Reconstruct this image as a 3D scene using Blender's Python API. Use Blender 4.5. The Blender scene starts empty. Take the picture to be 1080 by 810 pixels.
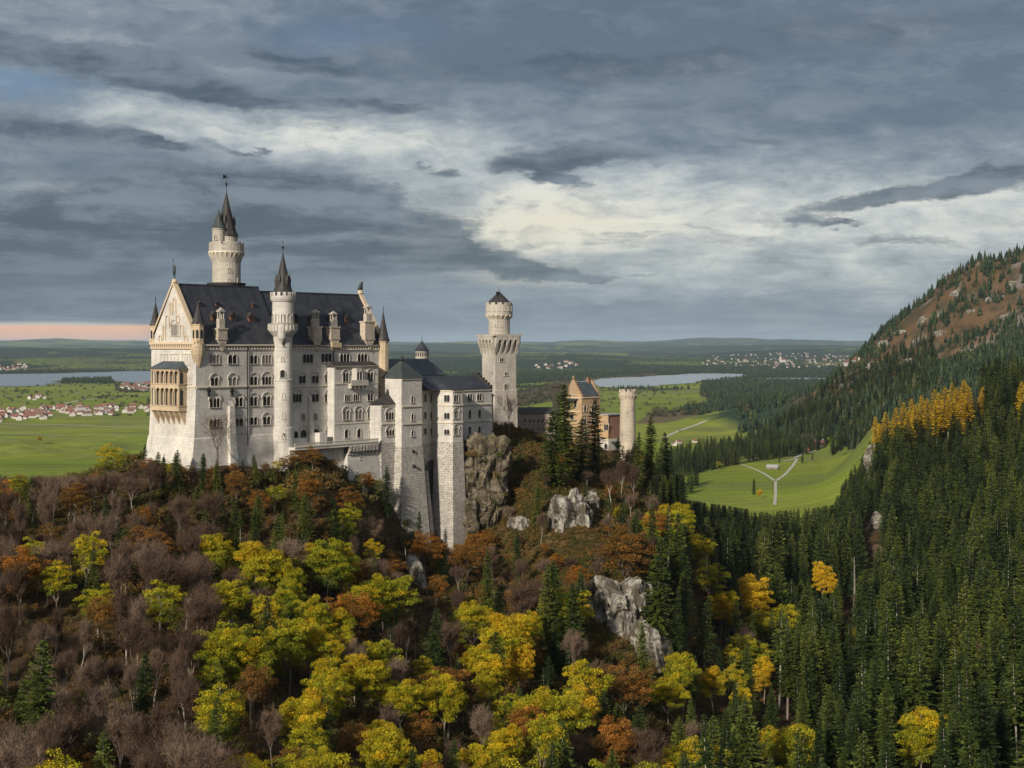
import bpy, bmesh, math, random
import numpy as np
from mathutils import Vector, Matrix
random.seed(7)
SC = bpy.context.scene
COL = SC.collection

# ------------------------------------------------------------------ camera
FOC = 1500.0                      # focal length in photograph pixels (1080 wide)
HZ = 365.0                        # horizon row
cam_d = bpy.data.cameras.new("camera")
cam = bpy.data.objects.new("camera", cam_d)
COL.objects.link(cam)
cam.location = (0, 0, 0)
cam.rotation_euler = (math.radians(90), 0, 0)
cam_d.sensor_width = 36.0
cam_d.lens = 36.0 * FOC / 1080.0
cam_d.shift_y = -(405.0 - HZ) / 1080.0
cam_d.clip_start = 1.0
cam_d.clip_end = 120000.0
SC.camera = cam

# ------------------------------------------------------------------ light
SUN_AZ = math.radians(208.0)      # compass-like: 0 = +Y, clockwise towards +X
SUN_EL = math.radians(24.0)
SUN_STRENGTH = 5.0
SKY_STRENGTH = 0.10
EXPOSURE = 0.08
to_sun = Vector((math.sin(SUN_AZ) * math.cos(SUN_EL), math.cos(SUN_AZ) * math.cos(SUN_EL), math.sin(SUN_EL)))
sl = bpy.data.lights.new("sun", "SUN")
sl.energy = SUN_STRENGTH
sl.angle = math.radians(3.0)
sl.color = (1.0, 0.90, 0.75)
so = bpy.data.objects.new("sun", sl)
so.rotation_euler = to_sun.to_track_quat('Z', 'Y').to_euler()
so.location = (0, 0, 300)
COL.objects.link(so)
SC.view_settings.view_transform = 'Standard'
SC.view_settings.look = 'None'
SC.view_settings.exposure = EXPOSURE
SC.view_settings.gamma = 1.0
SC.view_settings.use_curve_mapping = False

SC.cycles.max_bounces = 6
SC.cycles.diffuse_bounces = 3
SC.cycles.glossy_bounces = 2
SC.cycles.transmission_bounces = 3
SC.cycles.volume_bounces = 0
SC.cycles.transparent_max_bounces = 6


def s2l(r, g, b):
    f = lambda c: (c / 255 / 12.92) if c / 255 <= 0.04045 else ((c / 255 + 0.055) / 1.055) ** 2.4
    return (f(r), f(g), f(b))


class NT:
    """small helper to write node trees as expressions"""
    def __init__(self, tree):
        self.t = tree
        self.l = tree.links

    def n(self, typ, **kw):
        nd = self.t.nodes.new(typ)
        for k, v in kw.items():
            setattr(nd, k, v)
        return nd

    def set(self, sock, v):
        if isinstance(v, bpy.types.NodeSocket):
            self.l.new(v, sock)
        elif v is not None:
            if isinstance(v, (tuple, list)) and len(v) == 3 and sock.type == 'RGBA':
                v = (*v, 1.0)
            sock.default_value = v

    def m(self, op, a, b=None, c=None, clamp=False):
        nd = self.n('ShaderNodeMath', operation=op)
        nd.use_clamp = clamp
        self.set(nd.inputs[0], a)
        if b is not None: self.set(nd.inputs[1], b)
        if c is not None: self.set(nd.inputs[2], c)
        return nd.outputs[0]

    def vm(self, op, a, b=None):
        nd = self.n('ShaderNodeVectorMath', operation=op)
        self.set(nd.inputs[0], a)
        if b is not None: self.set(nd.inputs[1], b)
        return nd.outputs[0]

    def mix(self, f, a, b, typ='MIX'):
        nd = self.n('ShaderNodeMix', data_type='RGBA', blend_type=typ)
        nd.clamp_factor = True
        self.set(nd.inputs[0], f); self.set(nd.inputs[6], a); self.set(nd.inputs[7], b)
        return nd.outputs[2]

    def noise(self, vec, scale, detail=4, rough=0.55, dist=0.0, out=0):
        nd = self.n('ShaderNodeTexNoise')
        if vec is not None: self.set(nd.inputs['Vector'], vec)
        nd.inputs['Scale'].default_value = scale
        nd.inputs['Detail'].default_value = detail
        nd.inputs['Roughness'].default_value = rough
        nd.inputs['Distortion'].default_value = dist
        return nd.outputs[out]

    def sm(self, v, a, b):
        nd = self.n('ShaderNodeMapRange', interpolation_type='SMOOTHSTEP')
        self.set(nd.inputs[0], v)
        nd.inputs[1].default_value = a; nd.inputs[2].default_value = b
        return nd.outputs[0]

    def comb(self, x, y, z):
        nd = self.n('ShaderNodeCombineXYZ')
        for i, v in enumerate((x, y, z)): self.set(nd.inputs[i], v)
        return nd.outputs[0]

    def sep(self, v):
        nd = self.n('ShaderNodeSeparateXYZ'); self.set(nd.inputs[0], v)
        return nd.outputs

# ------------------------------------------------------------------ sky
world = bpy.data.worlds.new("World")
SC.world = world
world.use_nodes = True
wt = world.node_tree
wt.nodes.clear()
W = NT(wt)
sky = W.n('ShaderNodeTexSky', sky_type='NISHITA')
sky.sun_disc = False
sky.sun_elevation = SUN_EL
sky.sun_rotation = SUN_AZ
sky.altitude = 900
sky.air_density = 1.2
sky.dust_density = 1.5
geo = W.n('ShaderNodeTexCoord').outputs['Generated']
gx, gy, gz = W.sep(geo)
az0 = W.m('MULTIPLY', W.m('ARCTAN2', gx, gy), FOC)                      # azimuth, 1500 per radian
el0 = W.m('MULTIPLY', W.m('ARCSINE', gz), FOC)
# cloud layer seen in perspective: position on a flat sheet overhead
den = W.m('ADD', W.m('MAXIMUM', gz, 0.0), 0.055)
cp = W.comb(W.m('DIVIDE', gx, den), W.m('DIVIDE', gy, den), 0.0)
n_big = W.noise(cp, 0.55, 5, 0.55)
n_mid = W.noise(W.vm('ADD', cp, (7.3, 2.1, 0)), 1.15, 9, 0.62, 0.25)
n_fin = W.noise(W.comb(W.m('MULTIPLY', az0, 0.012), W.m('MULTIPLY', el0, 0.030), 5.0), 1.0, 10, 0.64, 0.35)
streak = W.noise(W.comb(W.m('MULTIPLY', az0, 0.0021), W.m('MULTIPLY', el0, 0.013), 3.0), 1.0, 8, 0.66, 0.2)
wx = W.noise(W.comb(W.m('MULTIPLY', az0, 0.006), W.m('MULTIPLY', el0, 0.016), 9.0), 1.0, 8, 0.64)
wy = W.noise(W.comb(W.m('MULTIPLY', az0, 0.006), W.m('MULTIPLY', el0, 0.016), 21.0), 1.0, 8, 0.64)
az = W.m('ADD', az0, W.m('MULTIPLY', W.m('SUBTRACT', wx, 0.5), 170.0))
el = W.m('ADD', el0, W.m('MULTIPLY', W.m('SUBTRACT', wy, 0.5), 70.0))


def blob(px, py, rx, ry, slant=0.0, a=az, e=el):
    """soft mask round a direction (px, py in photograph pixels -> angle)"""
    dx = W.m('SUBTRACT', a, math.atan((px - 540) / FOC) * FOC)
    dy = W.m('SUBTRACT', e, (HZ - py))
    if slant: dy = W.m('SUBTRACT', dy, W.m('MULTIPLY', dx, slant))
    q = W.m('ADD', W.m('POWER', W.m('ABSOLUTE', W.m('DIVIDE', dx, rx)), 2.0),
            W.m('POWER', W.m('ABSOLUTE', W.m('DIVIDE', dy, ry)), 2.0))
    return W.m('POWER', 2.718, W.m('MULTIPLY', q, -1.0))


def acc(terms):
    s = None
    for w_, b_ in terms:
        t_ = W.m('MULTIPLY', b_, w_)
        s = t_ if s is None else W.m('ADD', s, t_)
    return s

# high veil: soft, from blue grey to pale
veil = acc([
    (0.75, blob(330, 148, 150, 24)), (0.55, blob(150, 128, 90, 18)), (0.35, blob(70, 205, 120, 14)),
    (1.00, blob(600, 235, 110, 34, 0.02)), (0.55, blob(850, 255, 330, 60)), (0.50, blob(1040, 225, 120, 40)),
    (0.40, blob(720, 215, 260, 40)), (0.40, blob(460, 175, 130, 34)), (0.25, blob(480, 110, 160, 16)), (0.22, blob(150, 66, 200, 7, -0.12)),
    (0.35, blob(780, 300, 240, 14)), (0.45, blob(380, 225, 26, 9, 0.3)), (0.30, blob(370, 262, 22, 6)), (0.18, blob(60, 20, 300, 26)),
    (-0.22, blob(980, 110, 260, 50)), (-0.20, blob(420, 40, 90, 30)), (-0.12, blob(620, 20, 300, 26)), (0.10, blob(540, 200, 900, 110)),
])
soft = W.m('ADD', W.m('MULTIPLY', W.m('SUBTRACT', n_mid, 0.5), 0.95), W.m('MULTIPLY', W.m('SUBTRACT', n_fin, 0.5), 1.15))
vv = W.m('ADD', W.m('ADD', W.m('MULTIPLY', veil, 0.80), soft), 0.14)
ramp = W.n('ShaderNodeValToRGB')
W.set(ramp.inputs[0], vv)
cr = ramp.color_ramp
stops = [(0.0, (90, 104, 121)), (0.2, (109, 121, 135)), (0.42, (140, 149, 157)), (0.68, (180, 186, 188)), (0.98, (222, 222, 213))]
while len(cr.elements) < len(stops): cr.elements.new(0.5)
for e_, (p_, c_) in zip(cr.elements, stops):
    e_.position = p_; e_.color = (*s2l(*c_), 1)
cloud = ramp.outputs[0]
cloud = W.mix(W.m('MULTIPLY', blob(590, 238, 115, 26), 0.42), cloud, s2l(236, 221, 184))
cloud = W.mix(W.m('MULTIPLY', blob(560, 292, 60, 8), 0.45), cloud, s2l(222, 210, 184))
bl = W.m('MULTIPLY', blob(10, 108, 80, 12), 0.6)
cloud = W.mix(bl, cloud, s2l(112, 146, 178))
cloud = W.mix(W.m('MULTIPLY', blob(360, 42, 90, 22), 0.4), cloud, s2l(104, 128, 158))
# lower, darker broken clouds with crisper edges
dark = acc([
    (1.40, blob(60, 282, 260, 66)), (1.25, blob(290, 222, 150, 38, -0.05)), (1.00, blob(400, 250, 120, 26, -0.15)), (0.90, blob(520, 278, 90, 10, -0.10)), (0.75, blob(620, 291, 70, 5, -0.03)),
    (1.00, blob(70, 72, 110, 13, -0.06)), (1.10, blob(190, 100, 130, 15, -0.16)), (0.75, blob(300, 70, 90, 10, -0.1)), (0.62, blob(400, 112, 70, 10)), (1.00, blob(20, 148, 85, 12, 0.02)), (1.05, blob(160, 160, 55, 7, 0.0)),
    (0.62, blob(265, 160, 18, 4)), (0.60, blob(460, 182, 20, 4)), (1.00, blob(600, 168, 85, 12, 0.02)), (0.85, blob(590, 188, 50, 9, -0.2)), (0.50, blob(800, 160, 50, 7)),
    (0.60, blob(600, 70, 260, 22)), (0.50, blob(720, 118, 200, 14)), (0.85, blob(950, 214, 110, 10, 0.1)), (0.90, blob(1060, 188, 60, 10, 0.12)), (0.55, blob(880, 238, 60, 5)),
    (0.45, blob(960, 40, 220, 30)), (0.38, blob(760, 325, 200, 9)), (0.42, blob(640, 318, 60, 5)), (0.35, blob(900, 258, 130, 8)), (0.38, blob(680, 250, 80, 8)),
])
n_brk = W.noise(W.comb(W.m('MULTIPLY', az, 0.016), W.m('MULTIPLY', el, 0.050), 14.0), 1.0, 9, 0.62, 0.2)
frag = W.m('ADD', W.m('MULTIPLY', W.m('SUBTRACT', n_fin, 0.5), 1.5), W.m('MULTIPLY', W.m('SUBTRACT', n_mid, 0.5), 0.9))
frag = W.m('ADD', frag, W.m('MULTIPLY', W.m('SUBTRACT', n_brk, 0.5), 0.8))
dm = W.m('ADD', dark, frag)
cover = W.m('ADD', n_brk, W.m('MULTIPLY', W.m('SUBTRACT', n_mid, 0.5), 0.5))
cloud = W.mix(W.m('MULTIPLY', W.m('MULTIPLY', W.sm(cover, 0.42, 0.70), W.sm(el0, 25.0, 70.0)), 0.45), cloud, s2l(122, 133, 146))
mask = W.m('MULTIPLY', W.sm(dm, 0.20, 0.70), 0.95)
inner = W.mix(W.sm(W.m('ADD', n_mid, W.m('MULTIPLY', W.m('SUBTRACT', n_fin, 0.5), 0.8)), 0.38, 0.68), s2l(62, 75, 91), s2l(114, 124, 136))
inner = W.mix(W.m('MULTIPLY', blob(60, 300, 300, 44), 0.5), inner, s2l(78, 98, 122))
cloud = W.mix(mask, cloud, inner)
# thin cover low down lets the blue of the sky through
low = W.m('MULTIPLY', blob(620, 322, 620, 34, 0, az0, el0), 0.42)
cloud = W.mix(low, cloud, s2l(118, 143, 163))
hazeb = W.m('MULTIPLY', W.sm(el0, 40.0, -5.0), 0.55)
cloud = W.mix(hazeb, cloud, s2l(142, 165, 178))
el_s = W.m('ADD', el0, W.m('MULTIPLY', W.m('SUBTRACT', wy, 0.5), 7.0))
pink = W.m('MULTIPLY', W.m('MULTIPLY', W.sm(el_s, 4.0, 8.0), W.sm(el_s, 24.0, 19.5)), W.sm(az0, -325.0, -395.0))
cloud = W.mix(pink, cloud, s2l(255, 190, 148))
rim = W.m('MULTIPLY', W.m('MULTIPLY', W.sm(el_s, 19.0, 21.0), W.sm(el_s, 26.0, 22.0)), W.sm(az0, -360.0, -440.0))
cloud = W.mix(W.m('MULTIPLY', rim, 0.6), cloud, s2l(205, 205, 200))
vsc = W.n('ShaderNodeVectorMath', operation='SCALE')
W.set(vsc.inputs[0], cloud); vsc.inputs[3].default_value = 1.0 / SKY_STRENGTH
skyc = W.mix(0.92, sky.outputs[0], vsc.outputs[0])
# cloud cover behind the viewer is thinner and brighter (towards the sun)
back = W.sm(gy, 0.05, -0.6)
skyc = W.mix(W.m('MULTIPLY', back, 0.75), skyc, (4.6, 4.6, 4.7))
up = W.sm(gz, 0.35, 0.9)
skyc = W.mix(W.m('MULTIPLY', up, 0.6), skyc, (3.6, 3.9, 4.4))
bg = W.n('ShaderNodeBackground')
W.set(bg.inputs[0], skyc)
bg.inputs[1].default_value = SKY_STRENGTH
world.cycles.sampling_method = 'MANUAL'
world.cycles.sample_map_resolution = 512
wo = W.n('ShaderNodeOutputWorld')
W.l.new(bg.outputs[0], wo.inputs[0])

# ------------------------------------------------------------------ object helpers
def tag(o, label=None, cat=None, group=None, kind=None):
    if label: o['label'] = label
    if cat: o['category'] = cat
    if group: o['group'] = group
    if kind: o['kind'] = kind
    return o


def empty(name, loc=(0, 0, 0), rz=0.0, label=None, cat=None, group=None, parent=None):
    o = bpy.data.objects.new(name, None)
    o.location = loc
    o.rotation_euler = (0, 0, rz)
    o.empty_display_size = 1
    COL.objects.link(o)
    if parent: o.parent = parent
    return tag(o, label, cat, group)


def mobj(name, me, parent=None, loc=(0, 0, 0), rz=0.0):
    o = bpy.data.objects.new(name, me)
    COL.objects.link(o)
    o.location = loc
    o.rotation_euler = (0, 0, rz)
    if parent: o.parent = parent
    return o


class MB:
    """collects polygons, builds ONE mesh"""
    def __init__(self):
        self.v, self.f, self.mi = [], [], []
        self.cur = 0

    def poly(self, pts):
        b = len(self.v)
        self.v += [tuple(p) for p in pts]
        self.f.append(tuple(range(b, b + len(pts))))
        self.mi.append(self.cur)

    def hull(self, vs, fs):
        b = len(self.v)
        self.v += [tuple(p) for p in vs]
        for f in fs:
            self.f.append(tuple(b + i for i in f)); self.mi.append(self.cur)

    def box(self, x0, x1, y0, y1, z0, z1):
        vs = [(x0, y0, z0), (x1, y0, z0), (x1, y1, z0), (x0, y1, z0), (x0, y0, z1), (x1, y0, z1), (x1, y1, z1), (x0, y1, z1)]
        self.hull(vs, [(0, 3, 2, 1), (4, 5, 6, 7), (0, 1, 5, 4), (1, 2, 6, 5), (2, 3, 7, 6), (3, 0, 4, 7)])
        return self

    def levels(self, rings, caps=(True, True)):
        """rings: list of equal-length vertex rings (counter-clockwise seen from above)"""
        n = len(rings[0]); b = len(self.v)
        for r in rings: self.v += [tuple(p) for p in r]
        for k in range(len(rings) - 1):
            for i in range(n):
                j = (i + 1) % n
                self.f.append((b + k * n + i, b + k * n + j, b + (k + 1) * n + j, b + (k + 1) * n + i)); self.mi.append(self.cur)
        if caps[0]: self.f.append(tuple(b + i for i in range(n - 1, -1, -1))); self.mi.append(self.cur)
        if caps[1]: self.f.append(tuple(b + (len(rings) - 1) * n + i for i in range(n))); self.mi.append(self.cur)
        return self

    def prism(self, poly, z0, z1, z2=None):
        return self.levels([[(x, y, z0) for x, y in poly], [(x, y, z1) for x, y in poly]])

    def lathe(self, cx, cy, prof, n=20, a0=0.0):
        rings = []
        for r, z in prof:
            r = max(r, 0.01)
            rings.append([(cx + r * math.cos(a0 + 2 * math.pi * i / n), cy + r * math.sin(a0 + 2 * math.pi * i / n), z) for i in range(n)])
        return self.levels(rings)

    def tube(self, p0, p1, r0, r1=None, n=6):
        r1 = r0 if r1 is None else r1
        p0, p1 = Vector(p0), Vector(p1)
        d = (p1 - p0).normalized()
        a = d.orthogonal().normalized(); c = d.cross(a)
        rings = []
        for p, r in ((p0, r0), (p1, r1)):
            rings.append([p + a * (r * math.cos(2 * math.pi * i / n)) + c * (r * math.sin(2 * math.pi * i / n)) for i in range(n)])
        return self.levels(rings)

    def merlons(self, cx, cy, r, z0, z1, n, w=0.5, th=0.35, a0=0.0):
        """ring of battlement blocks"""
        for i in range(n):
            a = a0 + 2 * math.pi * i / n
            h = w * math.pi / n
            q = []
            for rr, s in ((r - th, -1), (r, -1), (r, 1), (r - th, 1)):
                q.append((cx + rr * math.cos(a + s * h), cy + rr * math.sin(a + s * h)))
            self.prism(q, z0, z1)

    def mesh(self, name, mats, smooth=False):
        me = bpy.data.meshes.new(name)
        me.from_pydata(self.v, [], self.f)
        for m in (mats if isinstance(mats, (list, tuple)) else [mats]): me.materials.append(m)
        if any(self.mi): me.polygons.foreach_set('material_index', self.mi)
        bm = bmesh.new(); bm.from_mesh(me)
        bmesh.ops.recalc_face_normals(bm, faces=bm.faces)
        bm.to_mesh(me); bm.free()
        if smooth: me.polygons.foreach_set('use_smooth', [True] * len(me.polygons))
        me.update()
        return me

    def build(self, name, mats, parent=None, loc=(0, 0, 0), rz=0.0, smooth=False):
        return mobj(name, self.mesh(name, mats, smooth), parent, loc, rz)


def np_mesh(name, verts, faces, mat, colors=None, smooth=False, attr='lc'):
    """fast mesh from numpy arrays; faces (n,3) or (n,4); colors per vertex (n,4)"""
    me = bpy.data.meshes.new(name)
    nv, nf, k = len(verts), len(faces), faces.shape[1]
    me.vertices.add(nv); me.vertices.foreach_set('co', np.asarray(verts, np.float32).ravel())
    me.loops.add(nf * k); me.loops.foreach_set('vertex_index', faces.astype(np.int32).ravel())
    me.polygons.add(nf)
    me.polygons.foreach_set('loop_start', np.arange(0, nf * k, k, dtype=np.int32))
    me.polygons.foreach_set('loop_total', np.full(nf, k, np.int32))
    if smooth: me.polygons.foreach_set('use_smooth', np.ones(nf, bool))
    if colors is not None:
        a = me.color_attributes.new(attr, 'FLOAT_COLOR', 'POINT')
        a.data.foreach_set('color', np.asarray(colors, np.float32).ravel())
    if mat: me.materials.append(mat)
    me.update(calc_edges=True)
    return me

# ------------------------------------------------------------------ materials
def material(name):
    m = bpy.data.materials.new(name); m.use_nodes = True
    m.node_tree.nodes.clear()
    t = NT(m.node_tree)
    p = t.n('ShaderNodeBsdfPrincipled')
    o = t.n('ShaderNodeOutputMaterial')
    t.l.new(p.outputs[0], o.inputs[0])
    t.p, t.o = p, o
    p.inputs['Specular IOR Level'].default_value = 0.3
    return m, t


def bump(t, h, strength=0.5, dist=0.1):
    b = t.n('ShaderNodeBump')
    b.inputs['Strength'].default_value = strength
    b.inputs['Distance'].default_value = dist
    t.set(b.inputs['Height'], h)
    t.l.new(b.outputs[0], t.p.inputs['Normal'])


def wallvec(t, sx=1.0, sz=1.0):
    x, y, z = t.sep(t.n('ShaderNodeTexCoord').outputs['Object'])
    return t.comb(t.m('MULTIPLY', t.m('ADD', x, y), sx), t.m('MULTIPLY', z, sz), t.m('MULTIPLY', t.m('SUBTRACT', x, y), 0.02))


def ashlar(name, c1, c2, mortar, bw=1.3, bh=0.55, stain=(0.25, 0.22, 0.18), stain_amt=0.45, bstr=0.35, msz=0.03, contrast=0.0):
    m, t = material(name)
    v = wallvec(t)
    b = t.n('ShaderNodeTexBrick')
    dn_ = t.noise(t.n('ShaderNodeTexCoord').outputs['Object'], 0.9, 2, 0.5, out=1)
    vs_ = t.n('ShaderNodeVectorMath', operation='SCALE'); t.l.new(t.vm('SUBTRACT', dn_, (0.5, 0.5, 0.5)), vs_.inputs[0]); vs_.inputs[3].default_value = 0.9 if contrast else 0.08
    t.set(b.inputs['Vector'], t.vm('ADD', v, vs_.outputs[0]))
    t.set(b.inputs['Color1'], c1); t.set(b.inputs['Color2'], c2); t.set(b.inputs['Mortar'], mortar)
    b.inputs['Scale'].default_value = 1.0
    b.inputs['Mortar Size'].default_value = msz
    b.inputs['Mortar Smooth'].default_value = 0.3
    b.inputs['Bias'].default_value = 0.0
    b.inputs['Brick Width'].default_value = bw
    b.inputs['Row Height'].default_value = bh
    oc = t.n('ShaderNodeTexCoord').outputs['Object']
    x, y, z = t.sep(oc)
    st = t.noise(t.comb(t.m('MULTIPLY', t.m('ADD', x, y), 0.55), t.m('MULTIPLY', t.m('SUBTRACT', x, y), 0.3), t.m('MULTIPLY', z, 0.07)), 1.0, 6, 0.65)
    big = t.noise(oc, 0.12, 4, 0.6)
    c = t.mix(t.m('MULTIPLY', t.sm(st, 0.5, 0.78), stain_amt), b.outputs[0], stain)
    st2 = t.noise(t.comb(t.m('MULTIPLY', t.m('ADD', x, y), 1.9), t.m('MULTIPLY', t.m('SUBTRACT', x, y), 0.8), t.m('MULTIPLY', z, 0.16)), 1.0, 6, 0.7)
    c = t.mix(t.m('MULTIPLY', t.sm(st2, 0.46, 0.72), 0.42), c, (0.30, 0.28, 0.25))
    c = t.mix(t.sm(big, 0.3, 0.7), c, t.mix(1.0, c, (0.74, 0.74, 0.77), 'MULTIPLY'))
    if contrast:
        sp = t.noise(t.comb(t.m('MULTIPLY', t.m('ADD', x, y), 1.0), t.m('MULTIPLY', z, 1.7), 0.0), 1.25, 3, 0.6)
        c = t.mix(t.m('MULTIPLY', t.sm(sp, 0.56, 0.66), contrast), c, (0.10, 0.085, 0.065))
    t.set(t.p.inputs['Base Color'], c)
    t.p.inputs['Roughness'].default_value = 0.9
    bump(t, b.outputs['Fac'], bstr, -0.05)
    return m


M = {}
M['lime'] = ashlar('limestone', (0.66, 0.63, 0.57), (0.56, 0.535, 0.485), (0.42, 0.39, 0.34), stain_amt=0.5)
M['lime_lo'] = ashlar('limestone_lower', (0.66, 0.63, 0.56), (0.57, 0.54, 0.48), (0.42, 0.40, 0.36), 1.5, 0.7, stain_amt=0.6)
M['rubble'] = ashlar('rubble_stone', (0.56, 0.53, 0.47), (0.40, 0.375, 0.33), (0.24, 0.22, 0.19), 1.1, 0.75, bstr=0.8, msz=0.06, contrast=0.85)
M['warm'] = ashlar('warm_sandstone', (0.62, 0.49, 0.33), (0.55, 0.43, 0.28), (0.40, 0.31, 0.2), 0.9, 0.4, stain=(0.25, 0.16, 0.09))
M['tower'] = ashlar('tower_stone', (0.50, 0.46, 0.395), (0.42, 0.385, 0.33), (0.30, 0.27, 0.23), 1.2, 0.6, stain_amt=0.6)
M['yellow'] = ashlar('yellow_stone', (0.48, 0.34, 0.19), (0.40, 0.27, 0.15), (0.38, 0.25, 0.13), 0.9, 0.4, stain=(0.28, 0.14, 0.06))
M['brick'] = ashlar('red_brick', (0.33, 0.14, 0.08), (0.26, 0.10, 0.06), (0.30, 0.22, 0.17), 0.6, 0.25, stain=(0.12, 0.06, 0.04))
M['buff'] = ashlar('buff_stone', (0.56, 0.485, 0.38), (0.48, 0.41, 0.32), (0.33, 0.28, 0.22), 0.9, 0.6, stain=(0.22, 0.15, 0.10), contrast=0.45)
M['drab'] = ashlar('drab_plaster', (0.36, 0.28, 0.24), (0.32, 0.25, 0.215), (0.28, 0.22, 0.19), 1.0, 0.5)


def roofmat(name, c1, c2, lines=True, rough=0.55):
    m, t = material(name)
    oc = t.n('ShaderNodeTexCoord').outputs['Object']
    x, y, z = t.sep(oc)
    n1 = t.noise(t.comb(t.m('MULTIPLY', x, 0.5), t.m('MULTIPLY', y, 0.5), t.m('MULTIPLY', z, 0.12)), 1.0, 5, 0.65)
    n2 = t.noise(oc, 2.5, 3, 0.6)
    c = t.mix(t.sm(n1, 0.35, 0.75), c1, c2)
    c = t.mix(t.m('MULTIPLY', t.sm(n2, 0.4, 0.7), 0.4), c, tuple(k * 0.6 for k in c1))
    t.set(t.p.inputs['Base Color'], c)
    t.set(t.p.inputs['Roughness'], t.m('ADD', t.m('MULTIPLY', n2, 0.3), rough - 0.15))
    w = t.n('ShaderNodeTexWave', wave_type='BANDS', bands_direction='Z', wave_profile='SAW')
    t.set(w.inputs['Vector'], oc); w.inputs['Scale'].default_value = 0.9; w.inputs['Distortion'].default_value = 0.6
    bump(t, w.outputs['Fac'], 0.35, 0.08)
    return m

M['slate'] = roofmat('slate_roof', (0.024, 0.027, 0.036), (0.050, 0.055, 0.068))
M['slate_b'] = roofmat('slate_brownish', (0.030, 0.027, 0.027), (0.058, 0.052, 0.050))
M['patina'] = roofmat('patina_copper', (0.038, 0.046, 0.047), (0.066, 0.082, 0.080))
M['slate_g'] = roofmat('slate_bluegreen', (0.048, 0.062, 0.070), (0.085, 0.105, 0.115))


def plain(name, c, rough=0.7, var=0.25, scale=3.0, metal=0.0):
    m, t = material(name)
    n1 = t.noise(t.n('ShaderNodeTexCoord').outputs['Object'], scale, 4, 0.6)
    t.set(t.p.inputs['Base Color'], t.mix(n1, tuple(k * (1 - var) for k in c), tuple(min(1, k * (1 + var)) for k in c)))
    t.p.inputs['Roughness'].default_value = rough
    t.p.inputs['Metallic'].default_value = metal
    return m

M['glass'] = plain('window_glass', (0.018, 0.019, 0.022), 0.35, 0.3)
M['shut'] = plain('closed_shutter', (0.20, 0.185, 0.165), 0.8, 0.15)
M['frame'] = plain('window_surround', (0.44, 0.41, 0.36), 0.85, 0.12)
M['trim'] = plain('trim_stone', (0.56, 0.50, 0.41), 0.85, 0.15)
M['trimw'] = plain('trim_warm', (0.52, 0.42, 0.30), 0.85, 0.2)
M['bronze'] = plain('bronze_verdigris', (0.045, 0.065, 0.055), 0.5, 0.4, 2, 0.3)
M['pale'] = plain('pale_stone', (0.52, 0.51, 0.48), 0.85, 0.15)
M['metal'] = plain('dark_metal', (0.03, 0.03, 0.033), 0.5, 0.2, 2, 0.5)
M['wood'] = plain('reddish_wood', (0.16, 0.075, 0.05), 0.7, 0.3)
M['red'] = plain('red_roof_tiles', (0.20, 0.085, 0.065), 0.8, 0.25, 0.5)
M['brownroof'] = plain('brown_roof_tiles', (0.17, 0.095, 0.075), 0.8, 0.3, 0.5)
M['greyroof'] = plain('grey_roof', (0.30, 0.30, 0.31), 0.7, 0.2, 0.5)
M['plaster'] = plain('white_plaster', (0.50, 0.48, 0.45), 0.85, 0.08, 0.3)
M['timber'] = plain('weathered_timber', (0.22, 0.17, 0.13), 0.85, 0.3, 2)
# ------------------------------------------------------------------ numpy noise
def _hash(ix, iy, seed):
    h = (ix * 374761393 + iy * 668265263 + seed * 1442695041) & 0xFFFFFFFF
    h = ((h ^ (h >> 13)) * 1274126177) & 0xFFFFFFFF
    h = h ^ (h >> 16)
    return (h & 0xFFFF) / 65535.0


def vnoise(x, y, seed=0):
    x = np.asarray(x, float); y = np.asarray(y, float)
    ix = np.floor(x).astype(np.int64); iy = np.floor(y).astype(np.int64)
    fx = x - ix; fy = y - iy
    fx = fx * fx * (3 - 2 * fx); fy = fy * fy * (3 - 2 * fy)
    a = _hash(ix, iy, seed); b = _hash(ix + 1, iy, seed)
    c = _hash(ix, iy + 1, seed); d = _hash(ix + 1, iy + 1, seed)
    return (a * (1 - fx) + b * fx) * (1 - fy) + (c * (1 - fx) + d * fx) * fy


def fbm(x, y, oct=4, seed=0, gain=0.5):
    s = 0; a = 1; t = 0
    for k in range(oct):
        s = s + a * vnoise(x * 2 ** k + 17.3 * k, y * 2 ** k - 9.1 * k, seed + k); t += a; a *= gain
    return s / t


def sstep(a, b, v):
    t = np.clip((np.asarray(v, float) - a) / (b - a), 0, 1)
    return t * t * (3 - 2 * t)

# ------------------------------------------------------------------ terrain
ZP = -150.0                       # level of the plain
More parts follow.
